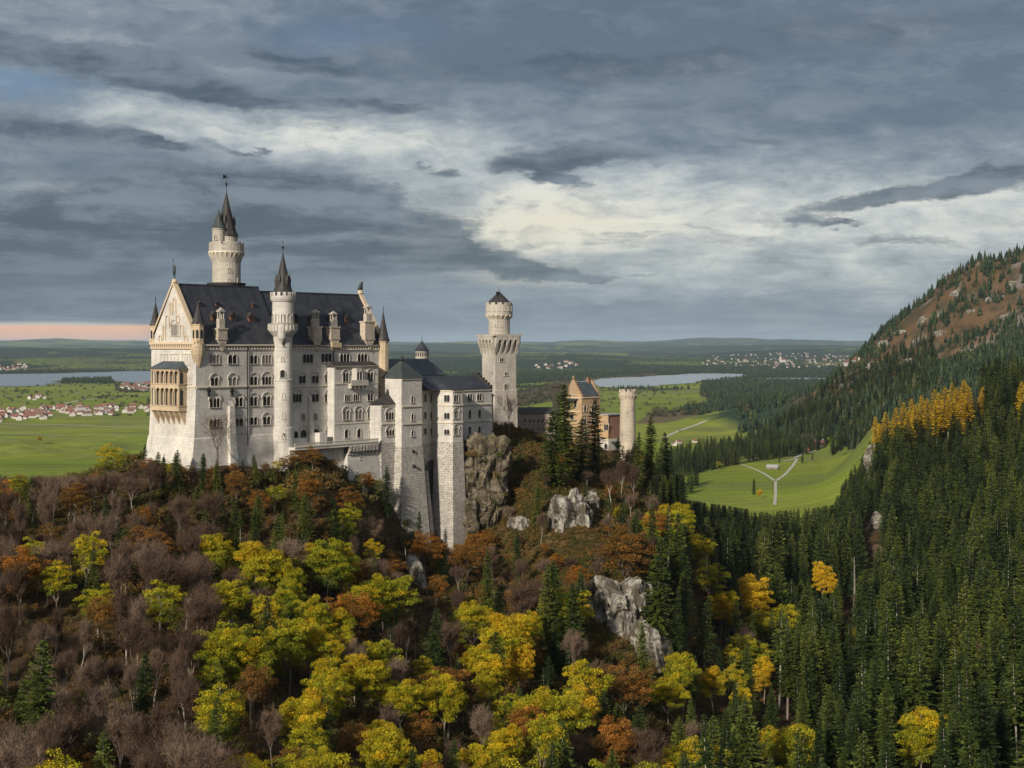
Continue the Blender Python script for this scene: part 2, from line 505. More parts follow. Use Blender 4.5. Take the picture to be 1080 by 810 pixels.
# ground seen at (px, py) at distance Y
CTRL = [
    # foot of the castle
    (150, 500, 404), (172, 494, 398), (205, 506, 393), (250, 497, 405), (298, 492, 420), (340, 482, 427), (372, 510, 436), (400, 522, 440),
    (425, 556, 446), (452, 585, 449), (478, 594, 452), (505, 566, 462), (528, 545, 470),
    (420, 462, 478), (470, 462, 500), (520, 460, 505), (240, 470, 445), (330, 455, 470),
    (200, 470, 450), (170, 480, 470), (560, 470, 500), (585, 470, 540), (640, 478, 556), (672, 486, 560),
    (560, 452, 560), (640, 460, 600),
    # knob and spur under the gatehouse
    (560, 520, 470), (600, 512, 500), (640, 520, 500), (700, 520, 545), (560, 590, 440), (600, 545, 455), (625, 600, 425), (660, 590, 440), (600, 640, 405), (650, 640, 400),
    (690, 600, 440), (700, 680, 400), (640, 710, 370), (580, 720, 360), (730, 560, 560), (760, 600, 560), (740, 660, 450),
    # slope below the palace
    (340, 560, 395), (260, 570, 380), (200, 560, 375), (110, 530, 385), (50, 520, 400), (0, 516, 410), (-60, 516, 420), (-200, 530, 400),
    (420, 640, 400), (480, 650, 400), (530, 640, 410),
    (350, 650, 340), (250, 650, 330), (150, 640, 325), (50, 640, 320), (-60, 640, 320),
    (450, 740, 330), (350, 740, 300), (250, 740, 285), (100, 740, 275), (0, 740, 270), (540, 780, 320),
    (450, 850, 270), (300, 850, 245), (100, 850, 235), (-100, 850, 230), (600, 850, 300), (-250, 740, 270),
    (500, 1000, 200), (200, 1000, 190), (-100, 1000, 185), (800, 1050, 230), (1100, 1000, 260),
    # behind the hill
    (60, 560, 520), (0, 540, 620), (100, 520, 700), (0, 505, 1000), (-200, 505, 1000), (250, 520, 650), (350, 530, 800), (450, 510, 900), (600, 515, 900),
    (540, 500, 1100), (640, 520, 750),
    (100, 490, 1500), (300, 480, 1800), (500, 480, 1800), (650, 478, 1950), (-300, 480, 1900),
    # valley between
    (800, 600, 800), (760, 585, 780), (840, 590, 850), (860, 620, 640), (800, 650, 560), (770, 700, 480), (830, 760, 420), (870, 800, 380), (720, 780, 370), (660, 800, 340),
    (740, 545, 1180), (800, 550, 1150), (860, 540, 1150), (910, 528, 1200), (700, 530, 1150),
    (720, 515, 1500), (815, 515, 1500), (880, 500, 1600), (900, 480, 1700), (820, 480, 1956), (740, 478, 1990), (910, 462, 1950), (860, 470, 2100), (760, 465, 2250),
    (880, 580, 950), (860, 592, 900), (893, 560, 1000), (903, 535, 1100), (890, 532, 1180), (850, 562, 1050), (920, 512, 1250), (912, 498, 1400),
    # near slope on the right
    (900, 640, 620), (935, 560, 800), (945, 500, 900), (935, 470, 1000), (960, 450, 1060), (990, 436, 1100), (1040, 425, 1120), (1080, 415, 1100), (1150, 400, 1050),
    (1000, 520, 850), (1060, 500, 820), (1000, 620, 620), (1080, 600, 600), (940, 700, 480), (1020, 720, 440), (1090, 700, 440), (930, 800, 370), (1020, 830, 340), (1100, 830, 340),
    (1250, 560, 600), (1300, 420, 900), (1250, 800, 350), (1000, 455, 1300), (930, 480, 1350), (1080, 430, 1350),
    # second ridge and the mountain
    (917, 432, 2050), (981, 405, 1950), (1030, 388, 1900), (1080, 368, 1800), (1200, 330, 1750), (870, 455, 2150), (840, 452, 2300), (930, 440, 1600), (1010, 425, 1560), (1080, 405, 1500),
    (880, 420, 2500), (917, 424, 2350), (981, 396, 2300), (1040, 378, 2200), (1090, 360, 2150),
    (886, 404, 2750), (904, 384, 2750), (940, 348, 2750), (971, 325, 2750), (1002, 299, 2750), (1033, 283, 2750), (1080, 270, 2750), (1200, 235, 2750), (1350, 230, 2700),
    (960, 372, 2520), (1020, 338, 2480), (1080, 318, 2440), (1300, 300, 2300),
    (886, 425, 3100), (940, 400, 3150), (1000, 370, 3200), (1080, 340, 3200), (1200, 320, 3300),
    (870, 428, 3000), (950, 425, 3600), (1080, 410, 3800), (820, 425, 2800),
]
_c = np.array(CTRL, float)
CX = (_c[:, 0] - 540) / FOC * _c[:, 2]
CY = _c[:, 2]
CZ = (HZ - _c[:, 1]) / FOC * _c[:, 2]
for _px in (-500, -100, 200, 450, 600, 760):
    for _Y in (2600, 3600):
        CX = np.append(CX, (_px - 540) / FOC * _Y); CY = np.append(CY, _Y); CZ = np.append(CZ, ZP)
CZ = np.maximum(CZ, ZP)


def _q(x, y):
    r = np.maximum(np.hypot(x, y), 150.0)
    a = np.clip(np.arctan2(x, y), -0.62, 0.62)
    return a * 2.4, np.log(r)

_qa, _qr = _q(CX, CY)
_n = len(CX)


def _kern(d2): return np.sqrt(d2 + 0.0012)

_K = _kern((_qa[:, None] - _qa[None]) ** 2 + (_qr[:, None] - _qr[None]) ** 2) + np.eye(_n) * -0.004
_A = np.zeros((_n + 3, _n + 3)); _A[:_n, :_n] = _K
_P = np.stack([np.ones(_n), _qa, _qr], 1); _A[:_n, _n:] = _P; _A[_n:, :_n] = _P.T
_w = np.linalg.solve(_A, np.append(CZ, [0, 0, 0]))


def height(x, y, detail=True):
    x = np.atleast_1d(np.asarray(x, float)); y = np.atleast_1d(np.asarray(y, float))
    qa, qr = _q(x, y)
    z = np.zeros_like(qa)
    for i0 in range(0, len(x), 20000):
        s = slice(i0, i0 + 20000)
        k = _kern((qa[s, None] - _qa[None]) ** 2 + (qr[s, None] - _qr[None]) ** 2)
        z[s] = k @ _w[:_n] + _w[_n] + _w[_n + 1] * qa[s] + _w[_n + 2] * qr[s]
    r = np.hypot(x, y)
    far = sstep(3300, 4300, r)
    az = np.arctan2(x, y)
    z = z * (1 - far) + ZP * far
    # right edge massif goes on beyond the frame, plain elsewhere
    z = np.maximum(z, ZP + 0 * z)
    hill = np.clip((z - ZP) / 25.0, 0, 1)
    if detail:
        nr = sstep(1600, 900, r)
        z = z + hill * nr * ((fbm(x / 22, y / 22, 4, 3) - 0.5) * 7 + (fbm(x / 5, y / 5, 2, 9) - 0.5) * 1.2)
        mt = sstep(1500, 2100, r) * sstep(3900, 3300, r)
        rid = 1 - np.abs(fbm(x / 160, y / 160, 4, 31) * 2 - 1)
        z = z + hill * mt * ((rid - 0.6) * 34 + (fbm(x / 40, y / 40, 4, 41) - 0.5) * 22)
    # far rolling country
    n1 = fbm(x / 5200, y / 2600, 4, 51)
    start = 9000 - 900 * sstep(0.1, -0.35, az)
    up = sstep(start, 24000, r)
    z = z + up * (90 + (n1 - 0.5) * 240) + sstep(8800, 10500, r) * (fbm(x / 1700, y / 1500, 4, 61) - 0.40) * 150
    z = z + sstep(24000, 42000, r) * (60 + (fbm(x / 7000, y / 7000, 3, 77) - 0.5) * 420)
    return z


def W2(px, py, z=ZP):
    """point of the level z that shows at (px, py)"""
    Y = FOC * -z / (py - HZ)
    return ((px - 540) / FOC * Y, Y)


def hitY(px, py_top, H, y0=200, y1=1400):
    """distance at which a thing of height H standing on the ground shows its top at py_top"""
    Ys = np.geomspace(y0, y1, 500)
    xs = (px - 540) / FOC * Ys
    top = HZ - FOC * (height(xs, Ys) + H) / Ys
    ok = np.where(top <= py_top)[0]
    return float(Ys[ok[0]]) if len(ok) else float(Ys[np.argmin(np.abs(top - py_top))])


# land use painted by place: colours of the land, with a haze tint added far out
def inpoly(px, py, poly):
    inside = np.zeros(px.shape, bool)
    n = len(poly); j = n - 1
    for i in range(n):
        xi, yi = poly[i]; xj, yj = poly[j]
        c = ((yi > py) != (yj > py)) & (px < (xj - xi) * (py - yi) / (yj - yi + 1e-12) + xi)
        inside ^= c; j = i
    return inside


def LP(pts):
    return [W2(a, b) for a, b in pts]

GREEN = np.array([0.170, 0.230, 0.024]); GREEN2 = np.array([0.240, 0.275, 0.040]); DRYG = np.array([0.17, 0.19, 0.07])
WOOD = np.array([0.022, 0.040, 0.024]); BROWN = np.array([0.13, 0.095, 0.06]); LITTER = np.array([0.060, 0.038, 0.020])
RUST = np.array([0.125, 0.080, 0.044]); ORANGE = np.array([0.105, 0.07, 0.03]); ROCKC = np.array([0.22, 0.20, 0.175])
WOODS = [LP(p) for p in (
    [(738, 417), (740, 402), (800, 397), (950, 398), (950, 420), (870, 428), (810, 424), (770, 428)],
    [(700, 438), (720, 432), (770, 421), (805, 414), (812, 421), (770, 432), (735, 440)],
    [(420, 398), (640, 393), (690, 387), (900, 392), (900, 397), (780, 396), (690, 392), (630, 399), (560, 404), (420, 408)],
)]
BROWNS = [LP(p) for p in (
    [(545, 412), (590, 402), (640, 398), (690, 393), (700, 397), (640, 404), (600, 420), (545, 430)],
    [(668, 447), (690, 434), (740, 434), (735, 440), (700, 446)],
)]


def landcolor(x, y, z):
    n = len(x)
    r = np.hypot(x, y); az = np.arctan2(x, y)
    px = 540 + FOC * np.tan(np.clip(az, -1.2, 1.2))
    col = np.zeros((n, 3))
    # strips of meadow
    ca, sa = math.cos(0.35), math.sin(0.35)
    fx, fy = x * ca + y * sa, -x * sa + y * ca
    wob = fbm(x / 900, y / 900, 3, 5) * 500
    cell = _hash(np.floor((fx + wob) / 420).astype(np.int64), np.floor((fy + wob * 0.6) / 230).astype(np.int64), 5)
    g = GREEN[None] * (1 - cell[:, None]) + GREEN2[None] * cell[:, None]
    g = g * (0.86 + 0.28 * fbm(x / 60, y / 60, 3, 6))[:, None]
    g = g * (1 + .045 * np.sin(fy / 5.5) * sstep(2600, 1500, r) + .28 * (fbm(fx / 300, fy / 14, 3, 8) - .5) * 2)[:, None]
    g = g * (1 - .45 * sstep(.46, .66, fbm(x / 110, y / 90, 4, 16)))[:, None] + DRYG[None] * (.36 * sstep(.46, .66, fbm(x / 110, y / 90, 4, 16)))[:, None]
    dry = (cell > 0.80)[:, None] * sstep(2300, 3000, r)[:, None]
    g = g * (1 - 0.5 * dry) + DRYG[None] * 0.5 * dry
    col[:] = g
    # woods of the far country
    wn = fbm(x / 1300, y / 900, 5, 71, 0.6)
    w = sstep(0.49, 0.52, wn + 0.10 * sstep(8000, 20000, r)) * sstep(5200, 7600, r)
    shore = sstep(4300, 5000, r) * sstep(0.53, 0.57, fbm(x / 500, y / 260, 4, 72)) * (az > -0.15)
    w = np.maximum(w, shore * 0.9)
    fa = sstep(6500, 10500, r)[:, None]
    col = col * (1 - fa) + (col * .62 + np.array([.0, .004, .014])[None]) * fa  # distance haze put into the colour: far land darker and bluer
    for p in WOODS: w = np.maximum(w, inpoly(x, y, p) * 1.0)
    col = col * (1 - w[:, None]) + WOOD[None] * w[:, None]
    for p in BROWNS:
        m = inpoly(x, y, p)[:, None] * 0.9
        col = col * (1 - m) + BROWN[None] * m
    # hills near and the mountain
    hill = np.clip((z - ZP - 2) / 12.0, 0, 1) * (r < 4300) * (1 - sstep(-.08, -.12, az) * sstep(900, 1200, r))
    nl = fbm(x / 9, y / 9, 4, 81)
    lit = LITTER[None] * (0.6 + 0.9 * nl)[:, None]
    kn = (np.exp(-(((px - 600) / 90) ** 2)) * sstep(620, 520, r) * sstep(360, 420, r))[:, None] * sstep(0.35, 0.6, nl)[:, None]
    lit = lit * (1 - kn) + ORANGE[None] * kn
    mt = sstep(2120, 2350, r)[:, None]
    rn = fbm(x / 70, y / 70, 4, 91)
    rust = RUST[None] * (0.65 + 0.7 * rn)[:, None]
    rk = sstep(0.60, 0.66, fbm(x / 55 + 9, y / 30, 5, 95, 0.62))[:, None]
    rust = rust * (1 - rk) + ROCKC[None] * (0.55 + 0.6 * nl[:, None]) * rk
    base = lit * (1 - mt) + rust * mt
    sc = sstep(.50, .60, fbm(x / 26, y / 26, 4, 97, .6))[:, None] * mt * .75
    base = base * (1 - sc) + np.array([.055, .05, .028])[None] * sc
    lowm = (mt[:, 0] * sstep(-75, -120, z))[:, None]
    base = base * (1 - lowm) + (WOOD[None] * 1.3) * lowm
    mid = (sstep(1250, 1500, r) * sstep(2350, 2120, r) * (az > 0.05))[:, None]
    base = base * (1 - mid) + (WOOD[None] * 1.4) * mid
    # keep the meadow at the foot of the slope green
    mead = inpoly(x, y, MEADOW)
    hill = np.where(mead, 0, hill)
    col = col * (1 - hill[:, None]) + base * hill[:, None]
    return col

MEADOW = [((a - 540) / FOC * Y, Y) for a, Y in ((690, 1010), (740, 1000), (790, 1000), (830, 1005), (880, 1060), (915, 1180), (928, 1400), (922, 1620), (903, 1840), (876, 2060), (700, 2250), (600, 2150), (620, 1350))]

_ang = np.concatenate([np.linspace(-math.pi, -0.50, 60)[:-1], np.linspace(-0.50, 0.50, 640), np.linspace(0.50, math.pi, 60)[1:-1]])
_rad = np.concatenate([np.geomspace(20, 200, 16)[:-1], np.geomspace(200, 4300, 560)[:-1], np.geomspace(4300, 48000, 210)])
_R, _G = np.meshgrid(_rad, _ang, indexing='ij')
_X = (_R * np.sin(_G)).ravel(); _Y = (_R * np.cos(_G)).ravel()
_Z = height(_X, _Y)
_na = len(_ang); _nr = len(_rad)
_i = np.arange(_nr - 1)[:, None] * _na; _j = np.arange(_na)[None]; _j2 = (np.arange(_na)[None] + 1) % _na
_F = np.stack([(_i + _j).ravel(), (_i + _j2).ravel(), (_i + _na + _j2).ravel(), (_i + _na + _j).ravel()], 1)
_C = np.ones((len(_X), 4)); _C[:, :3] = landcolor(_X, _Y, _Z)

gm, t = material('ground_cover')
att = t.n('ShaderNodeAttribute'); att.attribute_name = 'lc'
wp = t.n('ShaderNodeNewGeometry').outputs['Position']
nn = t.noise(wp, 0.35, 5, 0.65); nb = t.noise(wp, 0.02, 5, 0.6)
c = t.mix(t.sm(nn, 0.3, 0.75), t.mix(1.0, att.outputs['Color'], (0.72, 0.72, 0.75), 'MULTIPLY'), t.mix(1.0, att.outputs['Color'], (1.22, 1.2, 1.15), 'MULTIPLY'))
c = t.mix(t.m('MULTIPLY', t.sm(nb, 0.35, 0.7), 0.35), c, t.mix(1.0, c, (0.75, 0.72, 0.6), 'MULTIPLY'))
t.set(t.p.inputs['Base Color'], c); t.p.inputs['Roughness'].default_value = 0.95
t.p.inputs['Specular IOR Level'].default_value = 0.1
bump(t, nn, 0.6, 0.6)
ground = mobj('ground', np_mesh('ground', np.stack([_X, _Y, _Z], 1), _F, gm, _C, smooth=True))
tag(ground, 'wooded hill, green plain, mountain slope and far hills', 'ground', kind='structure')

# ------------------------------------------------------------------ lakes
wm, t = material('lake_water')
t.set(t.p.inputs['Base Color'], (0.22, 0.26, 0.29)); t.p.inputs['Roughness'].default_value = 0.2
t.p.inputs['Specular IOR Level'].default_value = 0.8
wn_ = t.noise(t.n('ShaderNodeNewGeometry').outputs['Position'], 0.05, 3, 0.6)
bump(t, wn_, 0.03, 1.0)


def smooth_poly(pts, seed, n=10, amp=0.0):
    out = []
    m = len(pts)
    for i in range(m):
        p0, p1 = np.array(pts[i]), np.array(pts[(i + 1) % m])
        L = np.hypot(*(p1 - p0))
        for k in range(n):
            q = p0 + (p1 - p0) * k / n
            d = np.array([-(p1 - p0)[1], (p1 - p0)[0]]) / (L + 1e-9)
            w_ = (vnoise(np.array([q[0] / 160]), np.array([q[1] / 160]), seed)[0] - 0.5) * amp * min(1, L / 300)
            out.append(tuple(q + d * w_))
    return out


def flat(name, polys, z, mat, label=None, cat=None):
    mb = MB()
    for p in polys: mb.poly([(a, b, z) for a, b in p])
    o = mb.build(name, mat)
    tag(o, label, cat, kind='structure')
    return o

lakeA = LP([(-160, 410), (-60, 409.5), (0, 408), (40, 407), (62, 404), (64, 400), (118, 400.5), (130, 404), (175, 405), (240, 402), (300, 397.5), (240, 393), (140, 391.5), (60, 394), (-20, 395), (-160, 394.5)])
lakeB = LP([(612, 407), (640, 408.5), (680, 408), (722, 405), (745, 402), (770, 399), (784, 397.5), (782, 394.6), (742, 394), (700, 395.8), (690, 397), (660, 398), (630, 400), (610, 403)])
lakeC = LP([(790, 400), (840, 400.6), (900, 400.3), (900, 398.8), (840, 398.6), (800, 398.8)])
flat('lake', [smooth_poly(lakeA, 3, 10, 120), smooth_poly(lakeB, 4, 10, 110), smooth_poly(lakeC, 4, 6, 10)], ZP + 1.2, wm, 'wide grey lakes on the plain behind the castle', 'lake')

# ------------------------------------------------------------------ paths
pm, t = material('gravel_path')
pn = t.noise(t.n('ShaderNodeNewGeometry').outputs['Position'], 0.8, 4, 0.6)
t.set(t.p.inputs['Base Color'], t.mix(pn, (0.33, 0.31, 0.25), (0.50, 0.47, 0.40))); t.p.inputs['Roughness'].default_value = 0.95


def ribbon(name, pts, w, label, cat='path'):
    """pts in world xy"""
    P = []
    for i in range(len(pts) - 1):
        a, b = np.array(pts[i]), np.array(pts[i + 1])
        for k in range(8): P.append(a + (b - a) * k / 8)
    P.append(np.array(pts[-1])); P = np.array(P)
    for _ in range(3): P[1:-1] = (P[:-2] + 2 * P[1:-1] + P[2:]) / 4
    D = np.gradient(P, axis=0); D /= np.linalg.norm(D, axis=1)[:, None]
    N = np.stack([-D[:, 1], D[:, 0]], 1)
    A = P + N * w / 2; B = P - N * w / 2
    z = height(P[:, 0], P[:, 1]) + 0.35
    V = np.concatenate([np.column_stack([A, z]), np.column_stack([B, z])])
    n = len(P); i = np.arange(n - 1)
    F = np.stack([i, i + n, i + n + 1, i + 1], 1)
    o = mobj(name, np_mesh(name, V, F, pm))
    return tag(o, label, cat, kind='structure')


def onground(px, py):
    """ground point showing at px, py"""
    Ys = np.geomspace(1100, 16000, 700); xs = (px - 540) / FOC * Ys
    r = HZ - FOC * height(xs, Ys) / Ys
    k = np.where(r <= py)[0]
    k = k[0] if len(k) else len(Ys) - 1
    return (float(xs[k]), float(Ys[k]))

ribbon('path', [onground(*p) for p in ((817, 533), (818, 522), (818, 508), (818, 507.5))], 3.0, 'pale gravel path running up the meadow to the fork')
ribbon('path', [onground(*p) for p in ((818, 508), (806, 500), (794, 494.5), (780, 489.5))], 3.4, 'left arm of the forked gravel path on the meadow')
ribbon('path', [onground(*p) for p in ((818, 508), (828, 501), (836, 492), (839, 487), (841, 483.5), (826, 487))], 3.6, 'right arm of the forked gravel path on the meadow')
ribbon('path', [onground(*p) for p in ((838, 483), (850, 478), (862, 474.5), (873, 471.5))], 4.5, 'pale lane leading from the red farmhouse down the meadow')
ribbon('path', [onground(*p) for p in ((700, 462), (715, 455), (740, 445), (770, 437), (800, 432), (812, 428))], 7, 'faint track crossing the long meadow beyond the gate tower')
ribbon('road', [LP([p])[0] for p in ((-60, 446), (20, 447.5), (80, 449), (150, 451.5), (220, 453))], 9, 'straight pale farm road across the plain in front of the village', 'road')
ribbon('road', [LP([p])[0] for p in ((-60, 459), (40, 459.5), (120, 462), (180, 462))], 6, 'thin track through the green fields left of the palace', 'road')
ribbon('road', [LP([p])[0] for p in ((60, 428), (85, 422), (110, 420), (170, 416))], 10, 'pale road rising from the village towards the lake', 'road')
# ------------------------------------------------------------------ building frames
class Frame:
    def __init__(self, cx, cy, deg):
        self.c = (cx, cy); self.a = math.radians(deg)
        self.ca, self.sa = math.cos(self.a), math.sin(self.a)

    def w(self, u, v): return (self.c[0] + u * self.ca - v * self.sa, self.c[1] + u * self.sa + v * self.ca)

    def l(self, x, y):
        x -= self.c[0]; y -= self.c[1]
        return (x * self.ca + y * self.sa, -x * self.sa + y * self.ca)

    def hit(self, px, p0, d):
        """local point where the sight line of column px meets the vertical plane through p0 along d"""
        o = self.l(0, 0); e = self.l((px - 540) / FOC, 1.0); r = (e[0] - o[0], e[1] - o[1])
        den = r[0] * d[1] - r[1] * d[0]
        s = ((p0[0] - o[0]) * r[1] - (p0[1] - o[1]) * r[0]) / den
        return (p0[0] + d[0] * s, p0[1] + d[1] * s)

    def u(self, px, v): return self.hit(px, (0, v), (1, 0))[0]
    def v(self, px, u): return self.hit(px, (u, 0), (0, 1))[1]
    def z(self, py, u, v): return (HZ - py) / FOC * self.w(u, v)[1]
    def root(self, name, label, cat, group=None):
        return empty(name, (self.c[0], self.c[1], 0), self.a, label, cat, group)


def arch_pts(w, h, n=8, cx=0.0, z0=0.0):
    """outline of a round-headed opening, base centre (cx,z0)"""
    r = w / 2
    pts = [(cx - r, z0), (cx + r, z0)]
    for i in range(n + 1):
        a = math.pi * i / n
        pts.append((cx + r * math.cos(a), z0 + h - r + r * math.sin(a)))
    return pts


WCACHE = {}


def window_meshes(n, w, h, hood, shut, square=False):
    key = (n, round(w, 1), round(h, 1), hood, shut, square)
    if key in WCACHE: return WCACHE[key]
    n_, w, h = key[0], key[1], key[2]
    fr, pn = MB(), MB()
    lw = w / n_
    ow = lw * 0.92
    for i in range(n_):
        cx = -w / 2 + lw * (i + 0.5)
        if square: pts = [(cx - ow / 2, 0.1), (cx + ow / 2, 0.1), (cx + ow / 2, h - 0.1), (cx - ow / 2, h - 0.1)]
        else: pts = arch_pts(ow, h - 0.1, 8, cx, 0.1)
        pn.poly([(x, -0.03, z) for x, z in pts])
        # glazing bars
        if i: fr.lathe(-w / 2 + lw * i, -0.16, [(0.08, 0.1), (0.055, 0.25), (0.055, h - lw * 0.55), (0.09, h - lw * 0.45)], 6)
        if not square:
            outer = [(cx + lw / 2 * math.cos(math.pi * k / 8), 0.1 + h - 0.1 - ow / 2 + lw / 2 * math.sin(math.pi * k / 8)) for k in range(9)]
            inner = [(cx + ow / 2 * math.cos(math.pi * k / 8), h - ow / 2 + ow / 2 * math.sin(math.pi * k / 8)) for k in range(9)]
            for k in range(8):
                a, b, c, d = inner[k], outer[k], outer[k + 1], inner[k + 1]
                fr.hull([(a[0], 0, a[1]), (b[0], 0, b[1]), (c[0], 0, c[1]), (d[0], 0, d[1]), (a[0], -.22, a[1]), (b[0], -.22, b[1]), (c[0], -.22, c[1]), (d[0], -.22, d[1])],
                        [(4, 5, 6, 7), (0, 3, 2, 1), (0, 1, 5, 4), (1, 2, 6, 5), (2, 3, 7, 6), (3, 0, 4, 7)])
    fr.box(-w / 2 - 0.08, -w / 2 + lw * 0.06, -0.2, 0, 0.1, h - (0.1 if square else lw / 2))
    fr.box(w / 2 - lw * 0.06, w / 2 + 0.08, -0.2, 0, 0.1, h - (0.1 if square else lw / 2))
    fr.box(-w / 2 - 0.25, w / 2 + 0.25, -0.32, 0, -0.08, 0.1)
    if square: fr.box(-w / 2 - 0.15, w / 2 + 0.15, -0.24, 0, h - 0.1, h + 0.06)
    if hood:
        R = w / 2 + 0.30
        zc = h - R * 0.35
        for k in range(10):
            a0, a1 = math.pi * k / 10, math.pi * (k + 1) / 10
            q = [(R * math.cos(a0), zc + R * math.sin(a0)), ((R + .17) * math.cos(a0), zc + (R + .17) * math.sin(a0)),
                 ((R + .17) * math.cos(a1), zc + (R + .17) * math.sin(a1)), (R * math.cos(a1), zc + R * math.sin(a1))]
            fr.hull([(x, 0, z) for x, z in q] + [(x, -.28, z) for x, z in q], [(4, 5, 6, 7), (0, 3, 2, 1), (0, 1, 5, 4), (1, 2, 6, 5), (2, 3, 7, 6), (3, 0, 4, 7)])
    r = (fr.mesh('window', M['frame']), pn.mesh('pane', M['shut'] if shut else M['glass']))
    WCACHE[key] = r
    return r


class Face:
    """vertical wall plane from p0 (left, seen from outside) to p1"""
    def __init__(self, F, p0, p1, root):
        self.F, self.p0, self.root = F, p0, root
        d = (p1[0] - p0[0], p1[1] - p0[1]); L = math.hypot(*d)
        self.d = (d[0] / L, d[1] / L); self.L = L
        self.phi = math.atan2(self.d[1], self.d[0])
        self.n = (self.d[1], -self.d[0])

    def pt(self, px):
        return self.F.hit(px, self.p0, self.d)

    def window(self, px0, px1, y0, y1, n=1, hood=False, shut=False, square=False, name='window'):
        a, b = self.pt(px0), self.pt(px1)
        c = ((a[0] + b[0]) / 2, (a[1] + b[1]) / 2)
        w = math.hypot(b[0] - a[0], b[1] - a[1]) * 1.10
        z0, z1 = self.F.z(y1, *c), self.F.z(y0, *c)
        m1, m2 = window_meshes(n, w, z1 - z0, hood, shut, square)
        o = mobj(name, m1, self.root, (c[0], c[1], z0), self.phi)
        mobj('pane', m2, o)
        return o

    def strip(self, mb, y, h, dep, px0=None, px1=None, z=None):
        """string course at row y"""
        a = self.p0 if px0 is None else self.pt(px0)
        b = (self.p0[0] + self.d[0] * self.L, self.p0[1] + self.d[1] * self.L) if px1 is None else self.pt(px1)
        z0 = z if z is not None else self.F.z(y, (a[0] + b[0]) / 2, (a[1] + b[1]) / 2)
        n = self.n
        q = [(a[0] + n[0] * dep, a[1] + n[1] * dep), (b[0] + n[0] * dep, b[1] + n[1] * dep), (b[0] - n[0] * .1, b[1] - n[1] * .1), (a[0] - n[0] * .1, a[1] - n[1] * .1)]
        mb.prism(q, z0 - h / 2, z0 + h / 2)
        return z0

    def dentils(self, mb, z, h, dep, step=1.0, w=0.5, e0=0.0, e1=0.0):
        k = int((self.L - e0 - e1) / step)
        n = self.n
        for i in range(k):
            s = e0 + (i + 0.5) * (self.L - e0 - e1) / k
            a = (self.p0[0] + self.d[0] * (s - w / 2), self.p0[1] + self.d[1] * (s - w / 2))
            b = (self.p0[0] + self.d[0] * (s + w / 2), self.p0[1] + self.d[1] * (s + w / 2))
            q = [(a[0] + n[0] * dep, a[1] + n[1] * dep), (b[0] + n[0] * dep, b[1] + n[1] * dep), (b[0] - n[0] * .05, b[1] - n[1] * .05), (a[0] - n[0] * .05, a[1] - n[1] * .05)]
            mb.prism(q, z, z + h)


def ring(poly, z, off=0.0):
    """footprint ring pushed outwards by off"""
    n = len(poly); out = []
    for i in range(n):
        a, b, c = poly[i - 1], poly[i], poly[(i + 1) % n]
        d1 = np.array(b) - np.array(a); d1 = d1 / np.linalg.norm(d1)
        d2 = np.array(c) - np.array(b); d2 = d2 / np.linalg.norm(d2)
        n1 = np.array([d1[1], -d1[0]]); n2 = np.array([d2[1], -d2[0]])
        m = n1 + n2; m = m / max(0.3, (1 + n1 @ n2))
        out.append((b[0] + m[0] * off, b[1] + m[1] * off, z))
    return out


def roof_hip(mb, poly, z, apex, over=0.4):
    base = ring(poly, z, over)
    mb.hull([*base, apex], [(i, (i + 1) % len(base), len(base)) for i in range(len(base))] + [tuple(range(len(base) - 1, -1, -1))])

# ================================================================== PALACE
P = Frame(-88.8, 400.0, 48.5)
WV, LU, US = 21.7, 72.5, 30.5
pal = P.root('castle_palace', 'long five storey limestone palace with dark steep roof, highest block of the castle', 'castle')
ZE = 0.6
ZR1, ZR2 = 17.6, 16.4
VM = WV / 2

wb = MB()
# left section (battered foot) and right section
pl = [(0, 0), (US, 0), (US, WV), (0, WV)]
def pal_ring(u0, u1, z, ol, of, ob=0.0): return [(u0 - ol, -of, z), (u1, -of, z), (u1, WV + ob, z), (u0 - ol, WV + ob, z)]
wb.levels([pal_ring(0, US, -50, 3.6, 1.6, 1.5), pal_ring(0, US, -34, 2.2, 0.9, .9), pal_ring(0, US, -26.2, 0.9, 0.25, .4)], (True, False))
for r in wb.v[-4:]: pass
wb.levels([pal_ring(0, US, -26.2, 0.9, 0.25, .4), pal_ring(0, US, -25.8, 0.7, 0.02, .2), pal_ring(0, US, -14, 0.15, 0, 0), pal_ring(0, US, ZE, 0, 0)], (False, True))
wb.levels([[(US + .01, -1.2, -50), (LU, -1.2, -50), (LU, WV + .5, -50), (US + .01, WV + .5, -50)],
           [(US + .01, -0.3, -28), (LU, -0.3, -28), (LU, WV, -28), (US + .01, WV, -28)],
           [(US + .01, 0.3, -27.6), (LU, 0.3, -27.6), (LU, WV - .3, -27.6), (US + .01, WV - .3, -27.6)],
           [(US + .01, 0.3, ZE - .2), (LU, 0.3, ZE - .2), (LU, WV - .3, ZE - .2), (US + .01, WV - .3, ZE - .2)]], (True, True))
# gables
for (u0, u1, zr, o) in ((0, 0.9, ZR1, 0), (LU - 0.9, LU, ZR2, .3)):
    wb.hull([(u0, o, ZE), (u0, WV - o, ZE), (u0, VM, zr), (u1, o, ZE), (u1, WV - o, ZE), (u1, VM, zr)], [(0, 2, 1), (3, 4, 5), (0, 3, 5, 2), (1, 2, 5, 4), (0, 1, 4, 3)])
wb.build('wall', M['lime'], pal)

fS = Face(P, (0, 0), (US, 0), pal)            # long front, left half
fS2 = Face(P, (US, 0.3), (LU, 0.3), pal)      # long front, right half
fG = Face(P, (0, WV), (0, 0), pal)            # gable end

